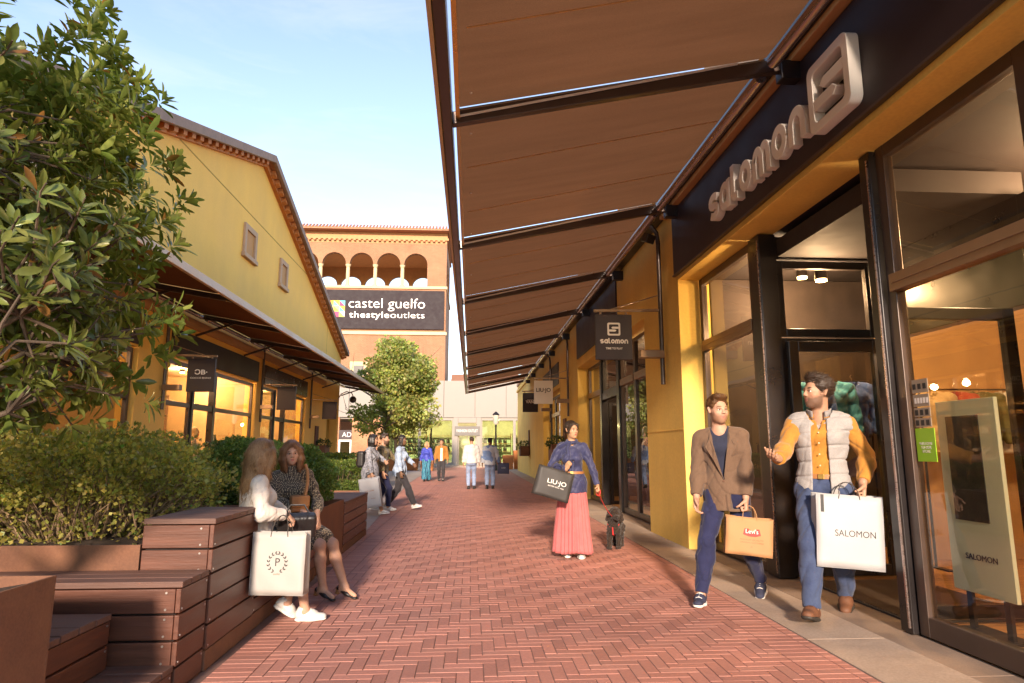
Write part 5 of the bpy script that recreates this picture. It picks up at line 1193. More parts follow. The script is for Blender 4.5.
# ------------------------------------------------------------ projecting signs on wall posts
def wall_sign(label, y, panel_m, design, group='projecting shop signs on wall posts', side=1, xw=XR, z=0.):
    r = thing('hanging_sign', label, 'hanging sign', (xw - .06 * side, y, 2.3), 0, group)
    s = side; X = lambda d: xw - s * d
    mb = MB(); mb.tube([(X(.07), y, 2.32 + z), (X(.07), y, 4.55 + z), (X(.09), y, 4.72 + z), (X(.17), y, 4.82 + z), (X(.3), y, 4.84 + z)], .035, 10); mb.build('post', M_BRONZE, r, smooth=True)
    mb = MB(); mb.bar((X(.06), y, 3.47 + z), (X(1.12), y, 3.45 + z), .035, .04); mb.bar((X(.06), y, 3.72 + z), (X(.85), y, 3.475 + z), .016, .016); mb.build('arm', M_BRONZEL, r, bevel=.003)
    mb = MB(); mb.box((X(.05), y - .07, 2.72 + z), (X(.42), y + .07, 2.84 + z)); mb.build('lamp_box', M_BRONZEL, r, bevel=.008)
    mb = MB(); mb.box((X(.535), y - .03, 2.69 + z), (X(1.1), y + .03, 3.39 + z)); p = mb.build('sign_panel', panel_m, r, bevel=.004)
    mb = MB(); [mb.box((X(d), y - .012, 3.392 + z), (X(d + .03), y + .012, 3.43 + z)) for d in (.6, 1.0)]; mb.build('clamp', M_BRONZEL, p)
    design(p, ((X(.535) + X(1.1)) / 2, y - .031, 3.04 + z)); return r
F = (0, -1, 0); EX = (1, 0, 0)
def d_sal(p, c):
    badge_S(p, (c[0], c[1], c[2] + .12), EX, F, .2, M_SIGNW, .006); wordmark(p, (c[0], c[1], c[2] - .07), EX, F, .065, .43, M_SIGNW, .006, bevel=0)
    put_text('lettering', 'TIME TO PLAY', .042, (c[0], c[1] - .001, c[2] - .18), EX, F, M_SIGNW, p, extrude=.002, width=.26, offset=.0012)
def d_lj(p, c): put_text('lettering', 'LIU·JO', .16, (c[0], c[1] - .001, c[2] + .06), EX, F, M_PRINTK, p, extrude=.002, width=.44, offset=.003)
def d_v(p, c):
    put_text('lettering', 'VANS', .15, (c[0] + .01, c[1] - .001, c[2] + .02), EX, F, M_SIGNW, p, extrude=.002, width=.36, offset=.005)
    mb = MB(); mb.box((c[0] - .12, c[1] - .003, c[2] + .085), (c[0] + .19, c[1], c[2] + .1)); mb.build('bar', M_SIGNW, p)
wall_sign('black square hanging sign with a white S badge nearest the camera on the right', 9.7, M_PANEL, d_sal)
wall_sign('white square hanging sign with thin black letters', 19.5, M_SIGNW, d_lj)
wall_sign('small black hanging sign with white italic letters beside the white one', 23.9, M_PANEL, d_v)
# spotlight on the wall
sp = thing('spotlight', 'small black spotlight bracketed under the awning beside the sign post', 'spotlight', (2.9, 9.75, 4.62))
mb = MB(); M4 = Matrix.Translation((2.74, 9.62, 4.6)) @ Euler((R(25), R(10), R(20))).to_matrix().to_4x4(); mb.box((-.075, -.08, -.07), (.075, .08, .07)); mb.v = [tuple(M4 @ Vector(v)) for v in mb.v]; mb.build('head', M_DARK, sp, bevel=.012)
mb = MB(); mb.tube([(2.79, 9.66, 4.62), (2.86, 9.7, 4.66), (2.9, 9.72, 4.64)], .015, 8); mb.build('bracket', M_DARK, sp, smooth=True)
# wall planters with rust back plates
def leafy_tuft(parent, c, r, n, m, name='plant', size=.05, col=(.06, .1, .03), flat=.7, seed=0):
    g = np.random.default_rng(seed); d = g.normal(size=(n, 3)); d /= np.linalg.norm(d, axis=1)[:, None]; rad = r * (.35 + .65 * g.random((n, 1)) ** .4)
    P0 = np.array(c) + d * rad * np.array([1, 1, flat]); a = g.normal(size=(n, 3)); a = a + d * 1.2; a /= np.linalg.norm(a, axis=1)[:, None]; b = np.cross(a, g.normal(size=(n, 3))); b /= np.linalg.norm(b, axis=1)[:, None]
    L = size * (.7 + .6 * g.random((n, 1))); W = L * .45
    V = np.stack([P0, P0 + a * L * .5 + b * W * .5, P0 + a * L, P0 + a * L * .5 - b * W * .5], 1).reshape(-1, 3); F = np.arange(4 * n).reshape(n, 4)
    me = np_mesh(name, V, F, False); k = np.array(col) * (.6 + .8 * g.random((n, 1))) * (1 + .25 * g.normal(size=(n, 1)) * np.array([[1, .3, .5]])); vcol(me, np.repeat(np.clip(k, .005, 1), 4, 0))
    return mesh_obj(name, me, m, parent)
M_LEAF = leafmat('shrub leaf'); M_LEAF2 = leafmat('glossy leaf', rough=.32, spec=.5)
def wall_planter(label, y, xw, side, z=0.):
    r = thing('wall_planter', label, 'planter', (xw, y, 1.0 + z), 0, 'rusty wall planters'); X = lambda d: xw - side * d
    mb = MB(); mb.box((X(.004), y - .28, 1.05 + z), (X(.05), y + .28, 2.3 + z)); mb.build('back_plate', M_CORTEN, r, bevel=.004)
    mb = MB(); mb.box((X(.052), y - .45, 1.0 + z), (X(.5), y + .45, 1.5 + z)); mb.build('box', M_CORTEN, r, bevel=.008)
    leafy_tuft(r, (X(.28), y, 1.55 + z), .34, 420, M_LEAF, size=.09, flat=.6, seed=int(y)); return r
wall_planter('rusty steel wall planter with a leafy plant beside the white hanging sign', 20.6, XR, 1)
wall_planter('rusty steel wall planter near the far end of the right facade', 33.5, XR, 1)
# ------------------------------------------------------------ right shop contents
def lamp_light(name, loc, power, size=.1, col=(1, .80, .56), spot=None, rot=None):
    l = bpy.data.lights.new(name, 'SPOT' if spot else 'POINT'); l.energy = power; l.color = col; l.shadow_soft_size = size
    if spot: l.spot_size = R(spot); l.spot_blend = .6
    o = bpy.data.objects.new(name, l); COL.objects.link(o); o.location = loc
    if rot: o.rotation_euler = rot
    return o
M_BULB = mat('lit lamp face', (1, .8, .5), .5, emis=(1, .72, .4), estr=14.)
LK = 1.5
def ceiling_spot(label, loc, power, group='lit spotlights in the shop ceilings', light=True, r=.06):
    t = thing('ceiling_lamp', label, 'ceiling lamp', loc, 0, group)
    mb = MB(); mb.tube([Vector(loc) + Vector((0, 0, .16)), Vector(loc) + Vector((0, 0, .02))], r * 1.15, 14); mb.build('housing', M_DARK, t, smooth=True)
    mb = MB(); mb.tube([Vector(loc) + Vector((0, 0, .019)), Vector(loc) + Vector((0, 0, .0))], r, 14); mb.build('lamp_face', M_BULB, t, smooth=True)
    if light: lamp_light('lamp_light', (loc[0], loc[1], loc[2] - .12), power * LK)
    return t
ceiling_spot('lit ceiling spotlight behind the transom of the window by the blazer man', (4.3, 8.0, 3.55), 16); ceiling_spot('lit ceiling spotlight further left behind the same transom', (4.2, 8.6, 3.5), 10)
ceiling_spot('lit ceiling spotlight high behind the right edge window', (4.9, 4.55, 3.55), 30); ceiling_spot('lit ceiling spotlight deeper inside the right hand shop', (6.3, 4.2, 3.5), 45)
ceiling_spot('lit ceiling spotlight over the hanging blue jackets', (4.1, 7.2, 3.3), 24); ceiling_spot('lit ceiling spotlight inside the second shop on the right', (4.6, 13.2, 3.5), 25); ceiling_spot('lit ceiling spotlight over the suited mannequin', (4.4, 15.6, 3.4), 16); ceiling_spot('lit ceiling spotlight inside the third shop on the right', (4.6, 24, 3.3), 25)
# poster stand
M_MINT = mat('pale green poster board', (.74, .80, .58), .6, var=.05); M_PHOTO = mat('dark poster photograph', (.06, .06, .05), .5, var=.8, vscale=3, fine=.3, dirt=(.28, .16, .09), dirt_scale=2.2)
ps = thing('poster_stand', 'tall pale green poster board with a dark picture behind the right glass', 'poster', (3.75, 4.74, 0), R(0))
mb = MB(); mb.box((3.73, 4.44, .3), (3.76, 5.03, 1.72)); mb.build('board', M_MINT, ps, bevel=.003)
mb = MB(); mb.box((3.724, 4.6, .82), (3.731, 4.93, 1.6)); mb.build('picture', M_PHOTO, ps)
put_text('lettering', 'SALOMON', .06, (3.728, 4.72, .56), (0, -1, 0), (-1, 0, 0), M_PRINTK, ps, extrude=.002, width=.3)
mb = MB(); mb.box((3.65, 4.5, .013), (3.9, 5.0, .03)); mb.box((3.762, 4.55, .03), (3.79, 4.6, .6)); mb.box((3.762, 4.9, .03), (3.79, 4.95, .6)); mb.build('foot', M_DARK, ps)
# door stickers
M_LIME = mat('lime green vinyl', (.25, .55, .03), .5, var=.04); M_GREYV = mat('grey vinyl', (.30, .24, .18), .5, var=.06)
st = thing('door_sticker', 'lime green notice stuck on the right hand glass', 'sticker', (3.31, 4.6, 1.27))
mb = MB(); mb.box((3.309, 4.5, 1.26), (3.3125, 4.70, 1.5)); mb.build('label', M_LIME, st)
put_text('lettering', 'WELCOME\nTO OUR\nSTORE', .028, (3.3085, 4.6, 1.36), (0, -1, 0), (-1, 0, 0), M_SIGNW, st, extrude=.0005)
for k, (z0, z1) in enumerate(((1.76, 1.86), (1.66, 1.75), (1.585, 1.65), (1.51, 1.575))):
    st = thing('door_sticker', ['grey pictogram sticker topmost in the column above the green notice', 'grey lettered sticker second in the column above the green notice', 'grey pictogram sticker third in the column above the green notice', 'grey sticker lowest in the column just above the green notice'][k], 'sticker', (3.31, 4.6, z0), 0, 'small stickers on the glass')
    mb = MB(); mb.box((3.309, 4.52, z0), (3.3125, 4.69, z1)); mb.build('label', M_GREYV, st)
    mb = MB()
    for j in range(3 if k != 1 else 5):
        w_ = .034 if k != 1 else .02; c_ = 4.665 - j * (.055 if k != 1 else .031); mb.box((3.3078, c_ - w_ / 2, (z0 + z1) / 2 - .022), (3.309, c_ + w_ / 2, (z0 + z1) / 2 + .018))
    mb.build('pictogram', M_PRINTK if k != 1 else M_SIGNW, st)
# hanging jackets
C_TEALJ = cloth('turquoise shell fabric', (.06, .40, .58), .2, rough=.5); C_BLUEJ = cloth('blue shell fabric', (.05, .12, .36), .2, rough=.5)
rk = thing('clothes_rail', 'black clothes rail carrying the blue jackets behind the open door', 'clothes rail', (4.1, 7.5, 0))
mb = MB(); mb.tube([(3.6, 7.5, .03), (3.6, 7.5, 2.15), (4.75, 7.5, 2.15), (4.75, 7.5, .03)], .015, 8); mb.build('rail', M_DARK, rk, smooth=True)
mb = MB(); mb.box((3.56, 7.25, .013), (3.64, 7.75, .03)); mb.box((4.71, 7.25, .013), (4.79, 7.75, .03)); mb.build('foot', M_DARK, rk)
for k, (x, c, lab) in enumerate(((3.76, C_TEALJ, 'turquoise jacket hanging at the left end of the rail'), (4.02, C_BLUEJ, 'dark blue jacket hanging in the middle of the rail'), (4.3, C_TEALJ, 'turquoise jacket hanging right of the dark blue one'), (4.55, C_BLUEJ, 'dark blue jacket hanging at the right end of the rail'))):
    r = thing('hanging_jacket', lab, 'jacket', (x, 7.5, .62), R(155), 'jackets on the rail')
    P = Pose(rhand=(.25, .06, .82), lhand=(-.25, .06, .82), relb=(.5, -1, 0), lelb=(-.5, -1, 0), slim=.9)
    do_top(P, r, 'jacket_body', c, .02, -.15, .98, h=.012, seed=70. + k, amp=.007, armg=.018)
    mb = MB(); mb.tube([P.neck + np.array((0, 0, -.05)), P.neck + np.array((0, 0, .06)), P.neck + np.array((.02, 0, .085)), P.neck + np.array((.0, 0, .105))], .004, 6); mb.build('hanger', M_BRONZEL, r, world=False)
rk2 = thing('clothes_rail', 'black clothes rail with mixed jackets deeper inside the right hand shop', 'clothes rail', (6.3, 7.4, 0))
mb = MB(); mb.tube([(5.3, 7.4, .03), (5.3, 7.4, 2.05), (7.4, 7.4, 2.05), (7.4, 7.4, .03)], .015, 8); mb.build('rail', M_DARK, rk2, smooth=True)
mb = MB(); mb.box((5.26, 7.15, .013), (5.34, 7.65, .03)); mb.build('foot', M_DARK, rk2); mb = MB(); mb.box((7.36, 7.15, .013), (7.44, 7.65, .03)); mb.build('foot', M_DARK, rk2)
C_REDJ = cloth('red shell fabric', (.36, .05, .035), .2, rough=.5); C_OLIVEJ = cloth('olive shell fabric', (.12, .12, .05), .2, rough=.6)
for k, (x, c, lab) in enumerate(((5.45, C_BEIGE, 'beige jacket first on the rail deeper in the right shop'), (5.75, C_REDJ, 'red jacket second on the rail deeper in the right shop'), (6.05, C_OLIVEJ, 'olive jacket third on the rail deeper in the right shop'), (6.35, C_WTEE, 'white jacket fourth on the rail deeper in the right shop'), (6.7, C_SUIT, 'black jacket fifth on the rail deeper in the right shop'), (7.05, C_REDJ, 'red jacket last on the rail deeper in the right shop'))):
    r = thing('hanging_jacket', lab, 'jacket', (x, 7.4, .5), R(150), 'jackets on the second rail')
    P = Pose(rhand=(.25, .06, .82), lhand=(-.25, .06, .82), relb=(.5, -1, 0), lelb=(-.5, -1, 0), slim=.9)
    do_top(P, r, 'jacket_body', c, .02, -.15, .98, h=.014, seed=80. + k, amp=.007, armg=.018)
    mb = MB(); mb.tube([P.neck + np.array((0, 0, -.05)), P.neck + np.array((0, 0, .06)), P.neck + np.array((.02, 0, .085)), P.neck + np.array((.0, 0, .125))], .004, 6); mb.build('hanger', M_BRONZEL, r, world=False)
# shelves with goods inside the big shop
def shelf_unit(label, x, y0, y1, side=-1, rows=4, group='wall shelves inside the shops', z1=2.2, goods=True, seed=0):
    r = thing('shelf_unit', label, 'shelves', (x, (y0 + y1) / 2, 0), 0, group); rr = random.Random(seed)
    mb = MB()
    for k in range(rows + 1): z = .1 + (z1 - .1) * k / rows; mb.box((x - .2, y0 + .03, z), (x + .2, y1 - .03, z + .03))
    mb.box((x - .2, y0, .013), (x + .2, y0 + .029, z1 + .05)); mb.box((x - .2, y1 - .029, .013), (x + .2, y1, z1 + .05)); mb.build('shelf', M_SHELF, r)
    ms = [mat('goods a', (.30, .06, .04), .6), mat('goods b', (.5, .45, .4), .6), mat('goods c', (.05, .08, .18), .6), mat('goods d', (.45, .24, .06), .6)] if not hasattr(shelf_unit, 'ms') else shelf_unit.ms; shelf_unit.ms = ms
    for q in range(4):
        mb = MB()
        for k in range(rows):
            z = .1 + (z1 - .1) * k / rows + .032; y = y0 + .08
            while y < y1 - .35:
                w_ = .18 + .14 * rr.random(); h_ = .08 + .2 * rr.random()
                if rr.randrange(4) == q: mb.hexa([(x - .16, y, z), (x + .12, y, z), (x + .12, y + w_, z), (x - .16, y + w_, z), (x - .1, y + .02, z + h_), (x + .1, y + .02, z + h_), (x + .1, y + w_ - .02, z + h_), (x - .1, y + w_ - .02, z + h_)])
                y += w_ + .06
        if mb.v: mb.build('folded_goods', ms[q], r, bevel=.01)['kind'] = 'stuff'
    return r
shelf_unit('dark wood wall shelves at the back of the right hand shop', 7.3, 1, 5.0, seed=1)
shelf_unit('dark wood shelves inside the second shop on the right', 6.1, 10, 14, seed=3); shelf_unit('dark wood shelves behind the suited mannequin', 6.1, 14.6, 18.2, seed=4); shelf_unit('dark wood shelves inside the third shop on the right', 6.1, 21.9, 27, seed=5)
tb = thing('display_table', 'dark wooden display table low behind the right hand glass', 'table', (5.4, 3.6, 0))
mb = MB(); mb.box((4.9, 2.4, .74), (5.9, 4.6, .8)); mb.build('tabletop', M_SHELF, tb, bevel=.008)
for sx in (4.95, 5.78):
    for sy in (2.45, 4.48): mb = MB(); mb.box((sx, sy, .013), (sx + .07, sy + .07, .739)); mb.build('leg', M_SHELF, tb)

# ------------------------------------------------------------ left-hand gabled building
XL = -6.5
M_YELLOWLIT = mat('yellow render with added light', (.97, .53, .125), .85, var=.06, vscale=.7, bump=.12, bscale=90, dirt=(.86, .47, .11), dirt_scale=.45, fine=.1, streak=.12)  # same paint as the right wall, brightened to make up for missing light
lb = thing('shop_building', 'ochre yellow gabled shop building with a wide overhanging roof on the left', 'building', (XL, 20, 0))
Y0, Y1, YP = 6.9, 32.5, 19.4; ZE, ZP = 5.8, 9.98
def zroof(y): return ZE + (ZP - ZE) * (1 - abs(y - YP) / (Y1 - YP)) if y > YP else ZE + (ZP - ZE) * (1 - abs(y - YP) / (YP - Y0))
fx = lambda u, v, d: (d, u, v)
mb = MB()
mb.prism([(Y0, 3.32), (Y1, 3.32), (Y1, ZE), (YP, ZP), (Y0, ZE)], fx, XL - .35, XL)
for a, b in ((Y0, 7.4), (13.0, 14.3), (20.1, 20.7), (26.05, 29.9), (32.1, 32.5)): mb.box((XL - .35, a, 0), (XL, b, 3.32))
mb.build('wall', M_YELLOWLIT, lb)
mb = MB(); av = arc(31.0, 3.0, 1.1, 1.1, 0, 180, 18); mb.prism([(32.1, 3.318), (32.1, 3.0)][:1] + [(32.1, 3.0)] + av[1:-1] + [(29.9, 3.0), (29.9, 3.318)], fx, XL - .35, XL - .002)
mb.build('arch_head', M_YELLOWLIT, lb)
mb = MB(); mb.box((XL - 1.2, 29.6, 0), (XL - 1.0, 32.4, 4.4)); mb.box((XL - 12, 32.2, 0), (XL - .36, 32.49, 6.2)); mb.box((XL - 12, 6.95, 0), (XL - .36, 7.2, 6.2)); mb.box((XL - 12, 7.2, 0), (XL - 11.8, 32.2, 6.2)); mb.build('wall', M_YELLOW, lb)
# scored render lines
mb = MB()
for z in (5.2, 8.1):
    a = max(Y0, Y0 + (YP - Y0) * max(0, z - ZE) / (ZP - ZE)) + .05; b = Y1 - (Y1 - YP) * max(0, z - ZE) / (ZP - ZE) - .05; mb.box((XL - .004, a, z), (XL + .005, b, z + .03))
mb.box((XL - .004, 29.2, 4.5), (XL + .005, 29.23, 7.3)); mb.build('render_joint', mat('scored joint', (.42, .24, .05), .9), lb)
M_ROOF = mat('terracotta roof tiles', (.38, .17, .095), .8, var=.25, vscale=4, stretch=(1, 6, 1), bump=.4, bscale=12); M_RAFT = mat('orange rafter tails', (.55, .19, .06), .75, var=.15, vscale=3); M_FASC = mat('grey brown verge tiles', (.30, .19, .15), .8, var=.2, vscale=6)
mb = MB(); OV = .3; E = .1
def roofpt(y, dz=0): 
    k = (ZP - ZE) / (Y1 - YP) if y > YP else (ZP - ZE) / (YP - Y0); return ZP - k * abs(y - YP) + dz
for ya, yb in ((Y0 - E, YP), (YP, Y1 + E)):
    mb.hexa([(XL - 13, ya, roofpt(ya, .16)), (XL + OV, ya, roofpt(ya, .16)), (XL + OV, yb, roofpt(yb, .16)), (XL - 13, yb, roofpt(yb, .16)), (XL - 13, ya, roofpt(ya, .3)), (XL + OV, ya, roofpt(ya, .3)), (XL + OV, yb, roofpt(yb, .3)), (XL - 13, yb, roofpt(yb, .3))])
mb.build('roof', M_ROOF, lb)
mb = MB()
for ya, yb in ((Y0 - E, YP - .01), (YP + .01, Y1 + E)): mb.hexa([(XL + OV - .02, ya, roofpt(ya, .13)), (XL + OV + .09, ya, roofpt(ya, .13)), (XL + OV + .09, yb, roofpt(yb, .13)), (XL + OV - .02, yb, roofpt(yb, .13)), (XL + OV - .02, ya, roofpt(ya, .36)), (XL + OV + .09, ya, roofpt(ya, .36)), (XL + OV + .09, yb, roofpt(yb, .36)), (XL + OV - .02, yb, roofpt(yb, .36))])
mb.build('verge', M_FASC, lb, bevel=.01)
mb = MB()
for ya, yb in ((Y0 - E, YP), (YP, Y1 + E)): mb.hexa([(XL + .002, ya, roofpt(ya, -.02)), (XL + .12, ya, roofpt(ya, -.02)), (XL + .12, yb, roofpt(yb, -.02)), (XL + .002, yb, roofpt(yb, -.02)), (XL + .002, ya, roofpt(ya, .155)), (XL + .12, ya, roofpt(ya, .155)), (XL + .12, yb, roofpt(yb, .155)), (XL + .002, yb, roofpt(yb, .155))])
mb.build('eaves_band', M_RAFT, lb)
y = Y0 - .05
while y < Y1 + .05:
    mb = MB()
    if abs(y - YP) > .2: mb.hexa([(XL + .121, y - .09, roofpt(y - .09, .0)), (XL + OV - .04, y - .09, roofpt(y - .09, .03)), (XL + OV - .04, y + .09, roofpt(y + .09, .03)), (XL + .121, y + .09, roofpt(y + .09, .0)), (XL + .121, y - .09, roofpt(y - .09, .156)), (XL + OV - .04, y - .09, roofpt(y - .09, .156)), (XL + OV - .04, y + .09, roofpt(y + .09, .156)), (XL + .121, y + .09, roofpt(y + .09, .156))])
    if mb.v: mb.build('rafter_tail', M_RAFT, lb)
    y += .42
for y0, y1 in ((18.1, 19.15), (21.6, 22.5)):
    mb = MB(); z0, z1 = 6.75, 7.72; f = .16
    mb.box((XL, y0, z0), (XL + .07, y0 + f, z1)); mb.box((XL, y1 - f, z0), (XL + .07, y1, z1)); mb.box((XL, y0 + f, z1 - f), (XL + .07, y1 - f, z1)); mb.box((XL, y0 - .05, z0 - .03), (XL + .11, y1 + .05, z0 + f * .6))
    w = mb.build('window', M_STONE, lb, bevel=.01); mb = MB(); mb.box((XL - .01, y0 + f, z0 + f * .6), (XL + .02, y1 - f, z1 - f)); mb.build('shutter', mat('orange shutter', (.50, .22, .06), .7), w)
for a, b in ((14.3, 20.05), (20.68, 26.0), (7.5, 13.0)):
    mb = MB(); mb.box((XL + .003, a, 3.36), (XL + .06, b, 3.95)); mb.build('fascia_panel', M_PANEL if a != 20.68 else mat('reflective fascia', (.10, .07, .06), .22, .3), lb, bevel=.005)
mb = MB(); mb.box((XL + .003, Y0, 4.1), (XL + .08, 29.2, 4.32)); mb.build('cornice_beam', M_BEAM, lb, bevel=.008)
# shopfront glazing, facing +x
def lwin(y0, y1, z0=.02, z1=3.3, tr=2.3, m=None): return window(lb, y0, y1, z0, z1, tr, .09, m or M_BRONZE, x=XL - .12, gl=M_GLASS, tw=.1, mt=M_BRONZE)
lwin(14.32, 15.75); lwin(17.15, 20.05); lwin(20.72, 22.2); lwin(23.45, 26.02); lwin(7.45, 10.2); lwin(10.25, 12.95)
for a, b in ((15.75, 17.15), (22.2, 23.45)):
    mb = MB(); mb.box((XL - .2, a + .0, .01), (XL - .05, a + .1, 3.3)); mb.box((XL - .2, b - .12, .01), (XL - .05, b - .002, 3.3)); mb.box((XL - .18, a + .1, 2.28), (XL - .07, b - .12, 2.42)); mb.build('door_frame', M_DARK, lb, bevel=.005)
# interior
mb = MB(); mb.box((XL - 6, 7.2, -.04), (XL - .37, 29.3, .012)); mb.build('floor', M_WOODF, lb)
M_GLOWWALL = mat('warm yellow interior wall', (.42, .27, .12), .8, var=.15)
mb = MB(); mb.box((XL - 3.2, 7.2, .013), (XL - 3.05, 29.3, 3.5)); mb.box((XL - 3.04, 20.25, .013), (XL - .37, 20.45, 3.5)); mb.box((XL - 3.04, 13.5, .013), (XL - .37, 13.7, 3.5)); mb.box((XL - 3.04, 26.6, .013), (XL - .37, 26.8, 3.5)); mb.build('partition', M_GLOWWALL, lb)
mb = MB(); mb.box((XL - 3.3, 7.2, 3.5), (XL - .37, 29.3, 3.62)); mb.build('ceiling', M_GLOWWALL, lb)
for k, (y, pw) in enumerate(((9.5, 60), (15.2, 70), (18.2, 90), (19.6, 50), (22.0, 70), (24.8, 70))):
    ceiling_spot(['lit ceiling lamp in the left shop behind the big tree', 'lit ceiling lamp at the near end of the left shop with the mannequins', 'lit ceiling lamp over the shopper in the left shop', 'lit ceiling lamp at the far end of the left shop with the mannequins', 'lit ceiling lamp at the near end of the second left shop', 'lit ceiling lamp at the far end of the second left shop'][k], (XL - 1.4, y, 3.4), pw * .5)
shelf_unit('shelves at the back of the left shop with the mannequins', XL - 2.75, 14.0, 20.1, seed=8, z1=2.9, rows=5); shelf_unit('shelves at the back of the second left shop', XL - 2.75, 20.8, 26.4, seed=9, z1=2.9, rows=5); shelf_unit('shelves at the back of the left shop behind the big tree', XL - 2.75, 7.6, 13.3, seed=10, z1=2.9, rows=5)
# left awning
al = thing('awning', 'brown cloth awning with cream front edge along the left building', 'awning', (-4.45, 19, 4.1))
LI, LZ, LO, LZO = XL + .12, 4.5, -4.5, 4.17; rl = [5.6, 8.9, 12.2, 15.5, 18.8, 22.1, 25.4, 28.7, 32.9]
for i in range(len(rl) - 1):
    a, b = rl[i] + .04, rl[i + 1] - .04; mb = MB(); mb.hexa([(LI, a, LZ), (LO, a, LZO), (LO, b, LZO), (LI, b, LZ), (LI, a, LZ + .008), (LO, a, LZO + .008), (LO, b, LZO + .008), (LI, b, LZ + .008)]); mb.build('fabric_panel', M_FABRIC, al)
for y in rl:
    mb = MB(); mb.bar((LI - .05, y, LZ - .06), (LO + .02, y, LZO - .06), .08, .1); mb.build('rib', M_BRONZE, al, bevel=.006)
    mb = MB(); mb.bar((XL + .01, y, 3.98), (LI + .8, y, LZ - .2), .04, .05); mb.build('strut', M_BRONZE, al)
for ya, yb in zip(rl[:-1], rl[1:]): mb = MB(); mb.tube([(LI + .05, ya + .15, LZ - .1), (LI + .05, yb - .15, LZ - .1)], .05, 10); mb.build('roller_tube', M_TUBE, al, smooth=True)
mb = MB(); mb.box((LO - .005, 5.5, LZO - .1), (LO + .06, 33.0, LZO + .04)); mb.build('front_profile', M_CREAM, al, bevel=.008)
# left projecting signs
def d_cb(p, c):
    put_text('lettering', '\u0186B\u00b7', .14, (c[0], c[1] - .001, c[2] + .06), EX, F, M_SIGNW, p, extrude=.002, width=.26, offset=.003); put_text('lettering', 'COCCO BONO', .05, (c[0], c[1] - .001, c[2] - .06), EX, F, M_SIGNW, p, extrude=.002, width=.42)
wall_sign('dark square hanging sign with pale letters in front of the left lit shop', 14.0, M_PANEL, d_cb, side=-1, xw=XL, group='hanging signs on the left building', z=-.16)
wall_sign('plain dark hanging sign outside the second left shop', 20.4, M_PANEL, lambda p, c: None, side=-1, xw=XL, group='hanging signs on the left building', z=-.16)
wall_sign('plain dark hanging sign nearest the arch on the left building', 26.6, M_PANEL, lambda p, c: None, side=-1, xw=XL, group='hanging signs on the left building', z=-.16)
wall_planter('rusty steel wall planter near the arch on the left building', 28.0, XL, -1)
# globe lamp on the far corner
gl = thing('wall_lamp', 'grey globe lamp on a curved arm at the corner of the left building', 'wall lamp', (XL, 32.0, 3.9))
mb = MB(); mb.tube([(XL + .0, 32.2, 3.75), (XL + .15, 32.2, 4.0), (XL + .4, 32.2, 4.12), (XL + .65, 32.2, 4.05), (XL + .72, 32.2, 3.9)], .025, 8); mb.build('arm', M_TUBE, gl, smooth=True)
mb = MB(); mb.lathe([(.001, .18), (.09, .16), (.16, .08), (.17, 0), (.15, -.08), (.08, -.14), (.001, -.16)], (XL + .72, 32.2, 3.72), 16); mb.build('globe', mat('smoked globe', (.12, .1, .09), .2, .3), gl, smooth=True)
# lower neighbour added on the near left (mostly hidden by the tree), roof edge set to shape the low sun
nb = thing('shop_building', 'added low flat roofed yellow shop wing behind the big leafy tree', 'building', (XL, 0, 0))
mb = MB(); mb.box((XL - 9, -14, 0), (XL, 6.28, 5.55)); mb.build('wall', M_YELLOW, nb); mb = MB(); mb.box((XL - 9.2, -14.2, 5.552), (XL + .25, 6.282, 5.8)); mb.build('parapet', M_STONE, nb, bevel=.01)
for k in range(4):
    y0 = -11 + 4 * k; mb = MB(); mb.box((XL + .002, y0, .3), (XL + .06, y0 + 2.6, 3.0)); w = mb.build('window', M_BRONZE, nb); mb = MB(); mb.box((XL + .061, y0 + .1, .4), (XL + .07, y0 + 2.5, 2.9)); mb.build('pane', mat('dark pane', (.03, .03, .03), .06, spec=1.), w)
# ------------------------------------------------------------ brick tower with loggia
def bricky(name, c, c2, scale, mortar=(.45, .30, .2), vec='Object', rot=None):
    m, t, out = nt(name); b = N(t, 'ShaderNodeBsdfPrincipled', i_Roughness=.85)
    tc = N(t, 'ShaderNodeTexCoord'); s = N(t, 'ShaderNodeSeparateXYZ'); t.links.new(tc.outputs['Object'], s.inputs[0])
    add = N(t, 'ShaderNodeMath', operation='ADD'); t.links.new(s.outputs[0], add.inputs[0]); t.links.new(s.outputs[1], add.inputs[1])
    cb = N(t, 'ShaderNodeCombineXYZ'); t.links.new(add.outputs[0], cb.inputs[0]); t.links.new(s.outputs[2], cb.inputs[1])
    br = N(t, 'ShaderNodeTexBrick', i_Scale=scale); br.inputs['Color1'].default_value = rgb(c); br.inputs['Color2'].default_value = rgb(c2); br.inputs['Mortar'].default_value = rgb(mortar)
    br.inputs['Mortar Size'].default_value = .012; br.inputs['Brick Width'].default_value = .5; br.inputs['Row Height'].default_value = .16; t.links.new(cb.outputs[0], br.inputs['Vector'])
    n = noise(t, tc.outputs['Object'], .8, 5); col = mixc(t, .6, br.outputs[0], ramp(t, n.outputs[0], [(.3, (.75, .75, .75)), (.7, (1.2, 1.2, 1.2))]), 'MULTIPLY')
    t.links.new(col, b.inputs['Base Color']); t.links.new(b.outputs[0], out.inputs[0]); return m
M_TBRICK = bricky('tower brick', (.33, .14, .068), (.285, .115, .054), 2.); M_TCREAM = mat('pale stone', (.62, .44, .26), .8, var=.08); M_TCORN = mat('terracotta cornice', (.52, .24, .11), .8, var=.12)
M_TIN = mat('loggia render', (.42, .20, .085), .85, var=.1)
tw = thing('tower', 'square brick tower with an arched loggia at the end of the street', 'tower', (-9, 60, 0))
TX0, TX1, TY0, TY1 = -17.2, -2.4, 58., 66.8
